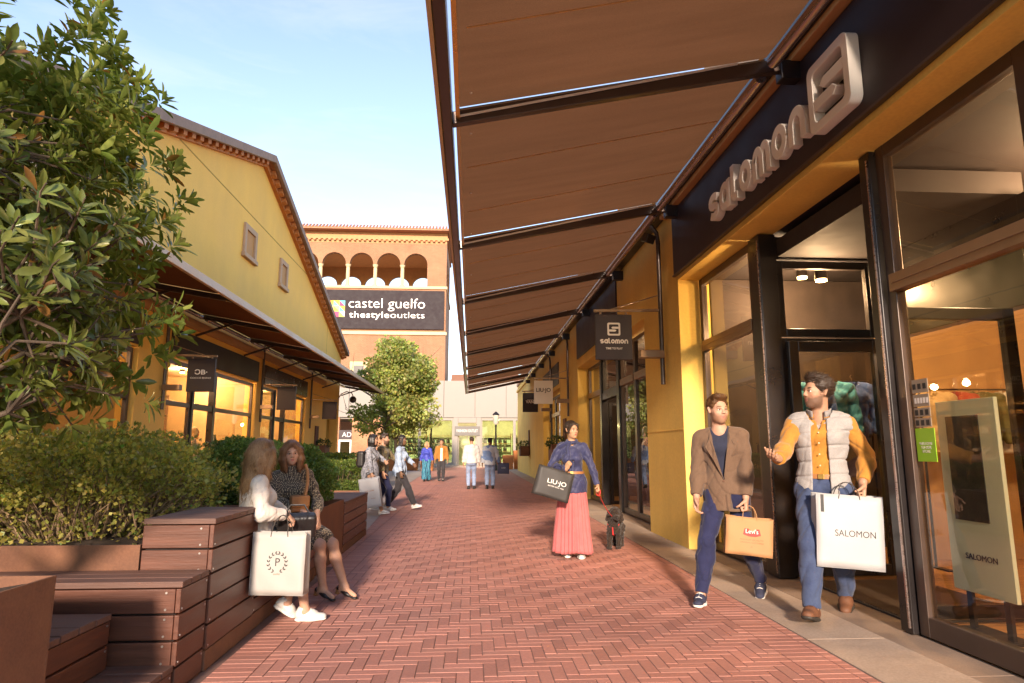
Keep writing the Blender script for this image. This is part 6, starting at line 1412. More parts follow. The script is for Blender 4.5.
mb = MB(); mb.box((TX0, TY0, 0), (TX1, TY1, 15.7)); mb.build('shaft', M_TBRICK, tw)
mb = MB(); mb.box((TX0 - .1, TY0 - .12, 15.7), (TX1 + .1, TY1 + .12, 15.95)); mb.box((TX0 - .1, TY0 - .15, 11.45), (TX1 + .1, TY0 - .002, 11.75)); mb.build('string_course', M_TCREAM, tw, bevel=.02)
pitch = 2.46; ax0 = TX1 - 1.75
def arched_wall(mb, fn, L0, L1, centres, zs, z0, z1, r, d0, d1):
    """wall between L0 and L1 with round arches; columns stand separately below the spring line"""
    edges = sorted(centres); poly = [(L0, z1), (L0, z0)]
    poly += [(edges[0] - r, z0)]
    for c in edges:
        poly += [(c - r, zs)] + [(c - r * math.cos(R(a)), zs + r * math.sin(R(a))) for a in range(12, 180, 12)] + [(c + r, zs)]
        if c != edges[-1]: pass
    poly += [(edges[-1] + r, z0), (L1, z0), (L1, z1)]
    mb.prism(poly, fn, d0, d1)
fr = [ax0 - 1.06 - pitch * k for k in range(5)]
mb = MB(); fxz = lambda u, v, d: (u, d, v); fyz = lambda u, v, d: (d, u, v)
arched_wall(mb, fxz, TX0, TX1, fr, 18.0, 15.95, 20.0, 1.06, TY0, TY0 + .55)
cs = [TY0 + 2.0 + 2.4 * k for k in range(3)]; arched_wall(mb, fyz, TY0 + .55, TY1 - .55, cs, 18.0, 15.95, 20.0, 1.06, TX1 - .55, TX1); arched_wall(mb, fyz, TY0 + .55, TY1 - .55, cs, 18.0, 15.95, 20.0, 1.06, TX0, TX0 + .55)
mb.build('loggia_wall', M_TBRICK, tw)
mb = MB(); arched_wall(mb, fxz, TX0, TX1, fr, 18.0, 15.95, 20.0, 1.06, TY1 - .55, TY1); mb.build('rear_arcade', M_TIN, tw)
for c in fr:
    for q in ((c - pitch / 2),):
        mb = MB(); mb.lathe([(.26, 0), (.26, .12), (.17, .2), (.165, 1.7), (.14, 1.75), (.2, 1.85), (.25, 2.0), (.25, 2.05)], (q, TY0 + .27, 15.95), 14); mb.build('column', M_TCREAM, tw, smooth=True)
mb = MB(); mb.box((TX1 - 1.72, TY0 + .02, 15.95), (TX1 - .01, TY0 + .54, 18.0)); mb.build('corner_pier', M_TBRICK, tw)
mb = MB(); mb.box((TX0, TY0, 20.002), (TX1, TY1, 20.3)); mb.box((TX0 - .15, TY0 - .15, 20.3), (TX1 + .15, TY1 + .15, 20.5)); mb.box((TX0 - .05, TY0 - .05, 20.5), (TX1 + .05, TY1 + .05, 21.0)); mb.build('cornice', M_TCORN, tw)
mb = MB(); x = TX0
while x < TX1: mb.box((x, TY0 - .28, 20.14), (x + .22, TY0 - .155, 20.3)); x += .45
mb.build('dentil_course', M_TCORN, tw)
mb = MB(); mb.add([(TX0 - .9, TY0 - .9, 21.0), (TX1 + .9, TY0 - .9, 21.0), (TX1 + .9, TY1 + .9, 21.0), (TX0 - .9, TY1 + .9, 21.0), (TX0 - .9, TY0 - .9, 21.2), (TX1 + .9, TY0 - .9, 21.2), (TX1 + .9, TY1 + .9, 21.2), (TX0 - .9, TY1 + .9, 21.2), ((TX0 + TX1) / 2 - 1.5, 62.4, 22.9), ((TX0 + TX1) / 2 + 1.5, 62.4, 22.9)],
       [(0, 3, 2, 1), (0, 1, 5, 4), (1, 2, 6, 5), (2, 3, 7, 6), (3, 0, 4, 7), (4, 5, 9, 8), (6, 7, 8, 9), (5, 6, 9), (7, 4, 8)]); mb.build('roof', M_ROOF, tw)
mb = MB(); x = TX0 - .85
while x < TX1 + .85: mb.tube([(x, TY0 - .93, 21.16), (x, TY0 - .3, 21.56)], .09, 6); x += .3
mb.build('eaves_tiles', M_ROOF, tw)
mb = MB(); mb.box((-10.8, TY0 - .1, 7.4), (-9.2, TY0 - .002, 9.0)); w = mb.build('window', M_TCREAM, tw, bevel=.02); mb = MB(); mb.box((-10.45, TY0 - .12, 7.75), (-9.55, TY0 - .101, 8.65)); mb.build('pane', M_DARK, w)
# banner
bn = thing('banner', 'wide dark banner with two lines of white lettering and a coloured square on the tower', 'banner', (-8, 57.85, 13.7))
mb = MB(); mb.box((-15.4, 57.78, 11.95), (-2.55, 57.845, 15.5)); mb.build('cloth_panel', mat('aubergine banner', (.022, .012, .014), .75, var=.1), bn)
put_text('lettering', 'castel guelfo', 1.3, (-7.68, 57.77, 14.25), EX, F, M_SIGNW, bn, extrude=.01, width=6.8, offset=-.012); put_text('lettering', 'thestyle', .8, (-9.23, 57.77, 13.2), EX, F, M_SIGNW, bn, extrude=.01, width=3.55, offset=.004, spacing=1.06); put_text('lettering', 'outlets', .8, (-5.83, 57.77, 13.2), EX, F, M_SIGNW, bn, extrude=.01, width=3.05, offset=-.008)
pal = [(.75, .62, .05), (.65, .03, .12), (.8, .35, .04), (.35, .55, .08), (.05, .45, .5), (.75, .4, .5), (.85, .75, .2), (.1, .5, .2)]
lm = [mat('logo tint', c, .6, var=.03) for c in pal]; rr = random.Random(4); s = .5; lgo = MB()
for i in range(3):
    for k in range(3):
        x = -12.9 + s * i; z = 13.0 + s * k; lgo.mi = rr.randrange(8); lgo.add([(x, 57.772, z), (x + s, 57.772, z), (x, 57.772, z + s)], [(0, 1, 2)]); lgo.mi = rr.randrange(8); lgo.add([(x + s, 57.772, z), (x + s, 57.772, z + s), (x, 57.772, z + s)], [(0, 1, 2)])
lgo.build('logo', lm, bn)

# ------------------------------------------------------------ building across the end of the street
M_WHITEW = mat('cream cladding panel', (.29, .26, .225), .7, var=.05, vscale=.6); M_EBRICK = bricky('orange brick', (.50, .21, .10), (.43, .17, .08), 2.5)
eb = thing('shop_building', 'long pale clad shop building with a green glazed front closing the street', 'building', (0, 50, 0))
mb = MB(); x = -14.
while x < 12: mb.box((x + .012, 49.9, 3.72), (x + 2.36, 50.4, 6.52)); x += 2.38
mb.build('cladding', M_WHITEW, eb, bevel=.01)
mb = MB(); mb.box((-14, 50.1, 3.6), (12, 56, 6.4)); mb.build('wall', M_WHITEW, eb)
mb = MB(); mb.box((-14, 49.95, 0), (-9.9, 50.3, 3.715)); mb.box((-8.95, 49.95, 0), (-6.6, 50.3, 3.715)); mb.build('brick_wall', M_EBRICK, eb)
mb = MB(); mb.box((-9.9, 49.9, 2.05), (-8.95, 50.1, 2.75)); p = mb.build('name_board', M_PANEL, eb); put_text('lettering', 'AD', .5, (-9.3, 49.89, 2.4), EX, F, M_SIGNW, p, extrude=.01)
mb = MB(); mb.box((-9.9, 49.93, .1), (-9.78, 50.1, 2.04)); mb.box((-9.07, 49.93, .1), (-8.95, 50.1, 2.04)); mb.box((-9.78, 49.93, 1.9), (-9.07, 50.1, 2.04)); mb.box((-9.78, 49.93, 0), (-9.07, 50.1, .4)); w = mb.build('window_frame', M_SIGNW, eb); mb = MB(); mb.box((-9.78, 50.0, .4), (-9.07, 50.02, 1.9)); mb.build('pane', M_GLASSG, w)
for xa, xb in ((-6.6, -3.9), (-3.9, -1.35), (.75, 3.3), (3.3, 5.9), (5.9, 8.5), (8.5, 12)):
    mb = MB(); mb.box((xa, 50.0, .1), (xa + .1, 50.2, 3.71)); mb.box((xb - .1, 50.0, .1), (xb - .002, 50.2, 3.71)); mb.box((xa + .1, 50.0, .1), (xb - .1, 50.2, .35)); mb.box((xa + .1, 50.0, 3.5), (xb - .1, 50.2, 3.71)); f = mb.build('window_frame', M_WHITEW, eb)
    mb = MB(); mb.box((xa + .1, 50.09, .35), (xb - .1, 50.11, 3.5)); mb.build('pane', M_GLASSG, f)
mb = MB(); mb.box((-1.35, 49.8, .12), (-1.0, 50.3, 3.71)); mb.box((.4, 49.8, .12), (.75, 50.3, 3.71)); mb.box((-1.0, 49.85, 3.3), (.4, 50.3, 3.71)); mb.build('portal', M_WHITEW, eb, bevel=.02)
mb = MB(); mb.box((-1.25, 49.7, 2.35), (.65, 49.79, 3.05)); p = mb.build('name_board', mat('grey sign board', (.11, .10, .09), .5), eb); put_text('lettering', 'FASHION OUTLET', .3, (-.3, 49.69, 2.7), EX, F, M_SIGNW, p, extrude=.006, width=1.6)
mb = MB(); mb.box((-.98, 50.1, .12), (-.9, 50.2, 2.3)); mb.box((.3, 50.1, .12), (.38, 50.2, 2.3)); mb.box((-.34, 50.1, .12), (-.26, 50.2, 2.3)); d = mb.build('door', M_WHITEW, eb); mb = MB(); mb.box((-.9, 50.14, .15), (.3, 50.15, 2.28)); mb.build('pane', M_GLASSG, d)
mb = MB(); mb.box((-6.6, 53.8, 0), (12, 54, 3.6)); mb.build('partition', mat('pale interior wall', (.46, .54, .42), .8), eb); mb = MB(); mb.box((-6.6, 50.3, 0), (12, 53.8, .1)); mb.build('floor', M_CONC, eb)
for k, (a, b) in enumerate(((-6, -3.6), (-3.3, -1.4), (.9, 3.2), (3.4, 5.7), (5.9, 9))):
    r = thing('shelf_unit', ['display shelves far left behind the green glass of the end building', 'display shelves left of the far doorway in the end building', 'display shelves right of the far doorway in the end building', 'display shelves behind the green glass hidden partly by the right facade', 'display shelves at the right end of the end building'][k], 'shelves', ((a + b) / 2, 53.4, 0), 0, 'display shelves in the end building')
    mb = MB()
    for z in (1.15, 1.75, 2.35): mb.box((a, 53.0, z), (b, 53.5, z + .05))
    mb.box((a - .04, 53.0, .1), (a - .001, 53.5, 2.6)); mb.box((b + .001, 53.0, .1), (b + .04, 53.5, 2.6)); mb.build('shelf', M_SHELF, r)
    mb = MB(); rr = random.Random(k)
    for z in (1.2, 1.8):
        x = a + .1
        while x < b - .3: w_ = .28; mb.lathe([(.02, 0), (.14, .01), (.15, .2), (.1, .34), (.02, .38)], (x + .14, 53.25, z + .002), 8); x += w_ + .12
    mb.build('handbags', M_BLEATHER, r)['kind'] = 'stuff'
for k, x in enumerate((-5.2, -2.6, 1.9, 4.4)): ceiling_spot(['added fill lamp furthest left behind the green glass', 'added fill lamp left of the far doorway', 'added fill lamp right of the far doorway', 'added fill lamp behind the glass at the far right'][k], (x, 51.6, 3.3), 45, 'added fill lamps in the end building', r=.12)  # unseen lamps added to brighten the dark glass front
mb = MB(); mb.add([(-1.9, 56, 6.42), (13, 56, 6.42), (13, 62, 8.4), (-1.9, 62, 8.4), (-1.9, 56, 6.3), (13, 56, 6.3), (13, 62, 6.3), (-1.9, 62, 6.3)], [(0, 1, 2, 3), (4, 7, 6, 5), (0, 4, 5, 1), (1, 5, 6, 2), (2, 6, 7, 3), (3, 7, 4, 0)]); mb.build('roof', M_ROOF, eb)

# ------------------------------------------------------------ street lamps and far planters
def street_lamp(label, x, y):
    r = thing('street_lamp', label, 'street lamp', (x, y, 0), 0, 'black street lamps in the far square')
    mb = MB(); mb.lathe([(.11, 0), (.11, .3), (.06, .42), (.05, 2.75), (.075, 2.8), (.04, 2.9)], (x, y, .0), 12); mb.build('pole', M_DARK, r, smooth=True)
    mb = MB(); mb.lathe([(.1, 2.9), (.17, 3.0), (.2, 3.5)], (x, y, 0), 12); mb.build('lantern', mat('lantern glass', (.5, .45, .38), .2), r, smooth=True); mb = MB(); mb.lathe([(.24, 3.501), (.2, 3.58), (.04, 3.72)], (x, y, 0), 12); mb.build('cap', M_DARK, r, smooth=True)
street_lamp('slim black street lamp right of the two men seen from behind', 1.58, 42); street_lamp('slim black street lamp beside the round tree', -2.6, 43)
M_ORANGE = mat('orange planter', (.50, .17, .05), .7, var=.12, vscale=3)
def pot_planter(label, x, y, w, h, plant=True, seed=1, big=.5):
    r = thing('planter', label, 'planter', (x, y, 0), 0, 'orange planters in the far square'); mb = MB(); a = w / 2
    mb.hexa([(x - a * .85, y - a * .85, .0), (x + a * .85, y - a * .85, .0), (x + a * .85, y + a * .85, .0), (x - a * .85, y + a * .85, .0), (x - a, y - a, h), (x + a, y - a, h), (x + a, y + a, h), (x - a, y + a, h)]); mb.build('pot', M_ORANGE, r, bevel=.02)
    if plant: leafy_tuft(r, (x, y, h + big * .7), big, 700, M_LEAF, size=.11, flat=1.2, seed=seed, col=(.05, .085, .025))
    return r
pot_planter('orange box planter right of the lamp post by the end building glass', 2.5, 44.5, .75, .95, False); pot_planter('smaller orange planter left of the one by the end building glass', 1.75, 44.8, .62, .7, True, 2, .35)
pot_planter('orange planter with a green shrub behind the far couple', -2.75, 42, .85, .75, True, 3, .7); pot_planter('orange planter with a green shrub left of the far couple', -3.75, 42.4, .85, .75, True, 4, .75); pot_planter('orange planter with a tall bush beneath the round tree', -5.1, 41.5, .9, .75, True, 5, .95)
pot_planter('orange box planter standing furthest right before the glass', 3.3, 45.2, .8, 1.25, False)

# ------------------------------------------------------------ vegetation
def tree(label, cat_group, base, h, cr, cz, n, leaf, col, seed, trunk=.14, levels=3, name='tree', clusters=60, m=None, asp=.42, squash=1.15):
    r = thing(name, label, 'tree', base, 0, cat_group); g = np.random.default_rng(seed); mb = MB(); tips = []
    B = Vector(base)
    def limb(p, d, L, rad, lv):
        pts = [p]; q = p; dd = Vector(d).normalized()
        for k in range(4): dd = (dd + Vector(g.normal(0, .16, 3)) + Vector((0, 0, .06))).normalized(); q = q + dd * L / 4; pts.append(q)
        mb.tube(pts, [rad * (1 - .14 * k) for k in range(5)], 6 if lv > 1 else 9)
        if lv >= levels: tips.append(q); return
        for k in range(4 if lv else 7):
            t = pts[2 + (k % 3)] if lv else pts[2 + k % 3]; a = g.random() * 6.283; e = .25 + .75 * g.random(); nd = (dd * e + Vector((math.cos(a), math.sin(a), .15 + .3 * g.random()))).normalized(); limb(t, nd, L * (.55 + .2 * g.random()), rad * .5, lv + 1)
    limb(B, (0, 0, 1), h * .55, trunk, 0); mb.build('trunk', M_BARK, r, smooth=True)
    # foliage: many leaf clumps inside an uneven crown
    C = np.array(base) + np.array((0, 0, cz)); cl = []
    while len(cl) < clusters:
        d = g.normal(size=3); d /= np.linalg.norm(d); rad = (.25 + .75 * g.random() ** .5) * (1 + .12 * math.sin(5 * d[0] + seed) + .1 * math.sin(7 * d[2] + 3 * d[1])); p = C + d * rad * np.array((cr, cr, cr * squash)); 
        zz = (p[2] - C[2]) / (cr * squash); p[:2] = C[:2] + (p[:2] - C[:2]) * (1 - .35 * max(0, zz)); cl.append(p)
    cl = np.array(cl); per = n // clusters; ci = np.repeat(np.arange(clusters), per); nn = len(ci)
    d = g.normal(size=(nn, 3)); d /= np.linalg.norm(d, axis=1)[:, None]; s = cr * .26 * (.7 + .6 * g.random(clusters))[ci][:, None]
    P0 = cl[ci] + d * s * (.25 + .75 * g.random((nn, 1)) ** .5) * np.array((1, 1, .75)); a = d + g.normal(size=(nn, 3)) * .6 + np.array((0, 0, -.25)); a /= np.linalg.norm(a, axis=1)[:, None]; b = np.cross(a, g.normal(size=(nn, 3))); b /= np.linalg.norm(b, axis=1)[:, None]
    L = leaf * (.65 + .7 * g.random((nn, 1))); W = L * asp; V = np.stack([P0, P0 + a * L * .5 + b * W, P0 + a * L, P0 + a * L * .5 - b * W], 1).reshape(-1, 3)
    me = np_mesh('crown', V, np.arange(4 * nn).reshape(nn, 4), False); k = np.array(col) * (.7 + .6 * g.random((clusters, 1)))[ci] * (.7 + .6 * g.random((nn, 1))) * (1 + .12 * g.normal(size=(nn, 3))); vcol(me, np.repeat(np.clip(k, .004, 1), 4, 0)); mesh_obj('crown', me, m or M_LEAF, r); return r
M_BARK = mat('grey brown bark', (.09, .06, .04), .9, var=.35, vscale=8, bump=.6, bscale=30, stretch=(1, 1, .3))
tree('round green lime tree standing in the far square in front of the tower', None, (-3.95, 35, 0), 6.6, 2.05, 4.55, 26000, .15, (.31, .33, .10), 11, .11, 3, clusters=150, squash=1.32)

def shrub(label, c, rad, n, leaf, col, seed, group=None, kind='ball', twigs=40, cat='shrub', name='shrub', asp=.42, bare=0., m=None):
    """clipped or loose shrub: small leaves over an uneven shell, twigs inside"""
    r = thing(name, label, cat, (c[0], c[1], 0), 0, group); g = np.random.default_rng(seed); c = np.array(c, float); rad = np.array(rad, float)
    d = g.normal(size=(n, 3)); d /= np.linalg.norm(d, axis=1)[:, None]
    if kind == 'box': d = np.sign(d) * np.abs(d) ** .45; d /= np.max(np.abs(d), axis=1)[:, None] ** .7
    lump = 1 + .09 * np.sin(9 * d[:, :1] + seed) * np.sin(8 * d[:, 1:2] + 2 * seed) + .05 * np.sin(17 * d[:, 2:] + 11 * d[:, :1]) + (.0 if kind != 'loose' else 1) * (.10 * np.sin(5 * d[:, :1] * 3 + 1) * np.sin(13 * d[:, 1:2]) + .08 * np.sin(23 * d[:, 1:2] + 9 * d[:, 2:]))
    rr_ = lump * (1 - .3 * g.random((n, 1)) ** 2.2) if kind != 'loose' else lump * (1 - .5 * g.random((n, 1)) ** 2)
    P0 = c + d * rr_ * rad; keep = P0[:, 2] > .05
    if bare: keep &= ~((d[:, 2] < -.05) & (g.random(n) < bare))
    P0 = P0[keep]; dd = d[keep]; nn = len(P0); a = dd * .9 + g.normal(size=(nn, 3)) * .7 + np.array((0, 0, .35)); a /= np.linalg.norm(a, axis=1)[:, None]; b = np.cross(a, g.normal(size=(nn, 3))); b /= np.linalg.norm(b, axis=1)[:, None]
    L = leaf * (.6 + .8 * g.random((nn, 1))); V = np.stack([P0, P0 + a * L * .5 + b * L * asp, P0 + a * L, P0 + a * L * .5 - b * L * asp], 1).reshape(-1, 3)
    me = np_mesh('foliage', V, np.arange(4 * nn).reshape(nn, 4), False); pt = .75 + .5 * (np.sin(6 * P0[:, :1] + seed) * np.sin(7 * P0[:, 1:2]) * .5 + .5)
    k = np.array(col) * pt * (.65 + .7 * g.random((nn, 1))) * (1 + np.array((.22, .08, .1)) * g.normal(size=(nn, 1))); vcol(me, np.repeat(np.clip(k, .004, 1), 4, 0)); mesh_obj('foliage', me, m or M_LEAF, r)
    mb = MB()
    for k in range(twigs):
        e = d[k]; e = np.array((e[0], e[1], abs(e[2]) * .9 - .1)); p0 = Vector((c[0] + e[0] * rad[0] * .45, c[1] + e[1] * rad[1] * .45, max(.05, c[2] - rad[2] * .9))); p2 = Vector(c + e * rad * .96); p1 = (p0 + p2) / 2 + Vector(g.normal(0, .07, 3)); p1b = (p1 + p2) / 2 + Vector(g.normal(0, .05, 3))
        mb.tube([p0, p1, p1b, p2], [.011, .008, .005, .003], 5)
    if kind == 'ball': 
        pass
    mb.build('stems', M_TWIG, r, smooth=True); return r
M_TWIG = mat('pale twig', (.26, .17, .10), .85, var=.3, vscale=12)
shrub('large loose golden green shrub in the steel planter behind the benches', (-3.12, 5.7, 1.0), (.98, 1.05, .49), 42000, .032, (.34, .31, .085), 3, kind='loose', twigs=420, bare=.72)
shrub('shorter golden green shrub at the near left end of the planter', (-4.3, 5.0, .95), (.8, .7, .42), 15000, .032, (.30, .28, .08), 4, kind='loose', twigs=90, bare=.6)
shrub('clipped round box bush left of the seated women', (-2.92, 8.5, 1.02), (.5, .5, .46), 26000, .028, (.11, .18, .045), 5, twigs=30)
shrub('clipped round box bush just behind the seated woman in the patterned dress', (-2.22, 8.1, .98), (.56, .6, .42), 30000, .028, (.12, .20, .05), 6, twigs=30)
shrub('low clipped hedge behind the three friends', (-3.6, 17.8, .68), (.95, 1.3, .36), 24000, .04, (.10, .15, .035), 7, kind='box', twigs=20)
shrub('low clipped hedge farthest along the left pavement', (-4.1, 23.5, .75), (.95, 1.6, .42), 20000, .05, (.10, .15, .035), 8, kind='box', twigs=20)
shrub('low clipped hedge nearest the left shopfront', (-4.6, 13.2, .8), (.7, 1.6, .36), 20000, .04, (.09, .14, .03), 9, kind='box', twigs=20)

# big glossy leaved tree at the left edge
def laurel():
    r = thing('tree', 'big glossy leaved evergreen tree overhanging the benches at the left edge', 'tree', (-2.75, 2.5, .7)); g = np.random.default_rng(21); mb = MB(); tips = []
    root = Vector((-2.75, 2.5, .7))
    def seg(p, d, L, r0, lv):
        pts = [p]; q = p; dd = d.normalized(); n = 5
        for k in range(n): dd = (dd + Vector(g.normal(0, .13, 3)) + Vector((0, 0, .03))).normalized(); q = q + dd * L / n; pts.append(q)
        mb.tube(pts, [r0 * (1 - .12 * k) for k in range(n + 1)], 8 if lv < 2 else 5); return pts, dd
    C = Vector((-2.78, 3.2, 2.7)); RX = Vector((1.27, 1.2, 1.5))
    trunk, td = seg(root, Vector((.1, .05, 1)), 1.05, .055, 0)
    nodes = []
    for k in range(18):
        a = k * 2.4 + g.random() * .6; e = .15 + 1.25 * g.random(); d = Vector((math.cos(a), math.sin(a), e)); p = trunk[2 + k % 4]; L = .75 + .45 * g.random(); pts, dd = seg(p, d, L, .028, 1); nodes += [(q, dd) for q in pts[2:]]
    top, _ = seg(trunk[-1], Vector((.05, 0, 1)), 1.0, .04, 1); nodes += [(q, Vector((g.normal(), g.normal(), .6)).normalized()) for q in top[1:]] * 2
    clusters = []
    tries = 0
    while len(clusters) < 2000 and tries < 20000:
        tries += 1; d = Vector(g.normal(size=3)).normalized(); f = (.22 + .78 * g.random() ** .5) * (1 + .14 * math.sin(4.1 * d.x + 2 * d.z) + .10 * math.sin(9 * d.y + 5 * d.z + 1)); P = C + Vector((d.x * RX.x, d.y * RX.y, d.z * RX.z)) * f
        if P.z < 1.5 - .1 * g.random() or P.x < -4.4 or P.y < 1.6: continue
        # ragged gaps
        if math.sin(3.1 * P.x + 2.2 * P.z + 1.0) * math.sin(3.7 * P.y - 2.9 * P.z) > .62: continue
        clusters.append((P, d))
    V = []; Cc = []; Fm = []
    for P, d in clusters:
        nb, nd = min(nodes, key=lambda t: (t[0] - P).length_squared); ax = ((P - nb).normalized() * .7 + d * .5 + Vector((0, 0, .35)) + Vector(g.normal(0, .2, 3))).normalized()
        if (P - nb).length < .6: mid = (nb + P) / 2 + Vector(g.normal(0, .04, 3)); mb.tube([nb, mid, P, P + ax * .05], [.008, .006, .0045, .003], 5)
        u = ax.orthogonal().normalized(); w = ax.cross(u); n = g.integers(9, 15); tone = .75 + .55 * g.random()
        for k in range(n):
            a = k * 2.4 + g.random() * .5; el = .15 + .95 * (k / n) + g.normal(0, .1); dr = (ax * math.sin(el) + (u * math.cos(a) + w * math.sin(a)) * math.cos(el)).normalized(); L = .095 * (.65 + .6 * g.random()) * (.75 if k > n * .7 else 1.); W = L * .17
            base = P - ax * .05 * (1 - k / n) + dr * .012; sd = dr.cross(ax); sd = sd.normalized() if sd.length > .01 else u; up = sd.cross(dr).normalized(); dn = up * -.12 * L * g.random()
            b0 = len(V); rows = [(0, .12), (.3, .78), (.62, 1.), (.86, .6), (1, .02)]
            for t, ww in rows:
                c0 = base + dr * L * t + dn * t * t * 2; V += [c0 - sd * W * ww + up * W * .35 * ww, c0, c0 + sd * W * ww + up * W * .35 * ww]
            for i in range(4):
                for j in range(2): q = b0 + 3 * i + j; Fm.append((q, q + 1, q + 4, q + 3))
            cl = np.array((.14, .17, .045)) * tone * (.75 + .5 * g.random()) * (1 + np.array((.3, .1, .2)) * g.normal() * .5); 
            if g.random() < .03: cl = np.array((.22, .10, .03))
            Cc += [cl] * 15
    mb.build('branches', M_BARK, r, smooth=True)
    me = np_mesh('crown', np.array(V, dtype=float), np.array(Fm), True); vcol(me, np.clip(np.array(Cc), .004, 1)); mesh_obj('crown', me, M_LEAF2, r)
laurel()
# ------------------------------------------------------------ benches and steel planters on the left
def screws(mb, pts, n):
    n = Vector(n)
    for p in pts: p = Vector(p); mb.tube([p - n * .001, p + n * .0035], .0065, 8)
def boarded_box(label, x0, x1, y0, y1, z0, z1, rows, group=None, name='timber_bench', top=True, plinth=0., splits=()):
    """bench box: boards on the -y and +x faces, deck boards on top"""
    r = thing(name, label, 'bench', ((x0 + x1) / 2, (y0 + y1) / 2, 0), 0, group); t = .028; gap = .012; zt = z1 - (.034 if top else 0)
    mb = MB(); mb.box((x0 + .01, y0 + t + .004, z0), (x1 - t - .004, y1 - .005, zt - .01)); mb.build('carcass', M_DARK, r)
    h = (zt - z0 - plinth) / rows; ys = [y0] + list(splits) + [y1]
    for k in range(rows):
        za = z0 + plinth + k * h + gap / 2; zb = z0 + plinth + (k + 1) * h - gap / 2
        mb = MB(); mb.box((x0, y0, za), (x1 - t - .002, y0 + t, zb)); b = mb.build('front_board', M_BOARDX, r, bevel=.004)
        for q in ((x1 - t - .05, y0, za + .02), (x1 - t - .05, y0, zb - .02)): s = MB(); screws(s, [q], (0, -1, 0)); s.build('screw', M_SCREW, b)
        for a, c in zip(ys[:-1], ys[1:]):
            mb = MB(); mb.box((x1 - t, a + .003, za), (x1, c - .003, zb)); b = mb.build('side_board', M_BOARDY, r, bevel=.004)
            for q in ((x1, a + .03, za + .02), (x1, c - .03, zb - .02)): s = MB(); screws(s, [q], (1, 0, 0)); s.build('screw', M_SCREW, b)
    if plinth: mb = MB(); mb.box((x0 + .005, y0 + .005, z0), (x1 - .002, y1 - .004, z0 + plinth - .002)); mb.build('plinth', M_CORTEN, r, bevel=.004)
    if top:
        nb = max(2, round((y1 - y0) / .145)); w = (y1 - y0) / nb
        mbs = MB()
        for k in range(nb): mbs.box((x0 - .004, y0 + k * w + .004, zt), (x1 + .006, y0 + (k + 1) * w - .004, z1 + RNG.normal(0, .001)))
        mbs.build('deck_boards', M_DECKX, r, bevel=.004)
    return r
BG = 'stepped timber benches'
boarded_box('middle timber bench step with weathered deck top below the tallest box', -3.2, -1.635, 3.98, 4.37, .0, .605, 4, BG)
boarded_box('tallest timber bench box with deck top beside the woman in cream', -2.06, -1.625, 4.38, 5.27, .0, .912, 5, BG, plinth=.12, splits=(4.15,)[:0])
boarded_box('long timber bench carrying the two seated women', -2.1, -1.635, 5.28, 7.3, .0, .6, 4, BG, plinth=.12, splits=(6.2,))
boarded_box('lowest timber bench step at the bottom left', -2.9, -1.645, 3.14, 3.97, .0, .165, 1, BG)
boarded_box('small timber bench box against the rusty planter at the lower left', -2.6, -1.965, 3.14, 3.9, .166, .46, 2, BG)
boarded_box('timber bench box on the far side of the round bushes', -2.3, -1.66, 8.95, 10.9, .0, .66, 4, BG, plinth=.1, splits=(9.9,))
def steel_planter(label, x0, x1, y0, y1, z0, z1, t=.012, rim=.0, soil=-.08, group='rusty steel planters'):
    r = thing('steel_planter', label, 'planter', ((x0 + x1) / 2, (y0 + y1) / 2, z0), 0, group); mb = MB()
    mb.box((x0, y0, z0), (x1, y0 + t, z1)); mb.box((x0, y1 - t, z0), (x1, y1, z1)); mb.box((x0, y0 + t, z0), (x0 + t, y1 - t, z1)); mb.box((x1 - t, y0 + t, z0), (x1, y1 - t, z1)); mb.build('steel_side', M_CORTEN, r, bevel=.002)
    mb = MB(); n = 14; vs = []; 
    for i in range(n + 1):
        for k in range(n + 1): vs.append((x0 + t + (x1 - x0 - 2 * t) * i / n, y0 + t + (y1 - y0 - 2 * t) * k / n, z1 + soil + RNG.normal(0, .012)))
    mb.add(vs, [(i * (n + 1) + k, (i + 1) * (n + 1) + k, (i + 1) * (n + 1) + k + 1, i * (n + 1) + k + 1) for i in range(n) for k in range(n)]); mb.build('soil', M_SOIL, r, smooth=True); return r
steel_planter('rusty steel planter with bare soil at the lower left corner holding the big tree', -3.4, -1.82, 1.3, 3.12, .0, .8, soil=-.05)
steel_planter('long rusty steel planter holding the golden shrubs behind the benches', -5.2, -2.07, 4.38, 7.35, .0, .755)
steel_planter('rusty steel planter holding the round clipped bushes', -3.6, -1.66, 7.42, 8.9, .0, .7)
steel_planter('low rusty steel planter under the hedge behind the three friends', -4.7, -2.5, 16.3, 19.3, .0, .36); steel_planter('low rusty steel planter under the farthest hedge', -5.2, -3.1, 21.7, 25.3, .0, .4); steel_planter('low rusty steel planter under the hedge nearest the left shopfront', -5.4, -3.8, 11.5, 15, .0, .5)
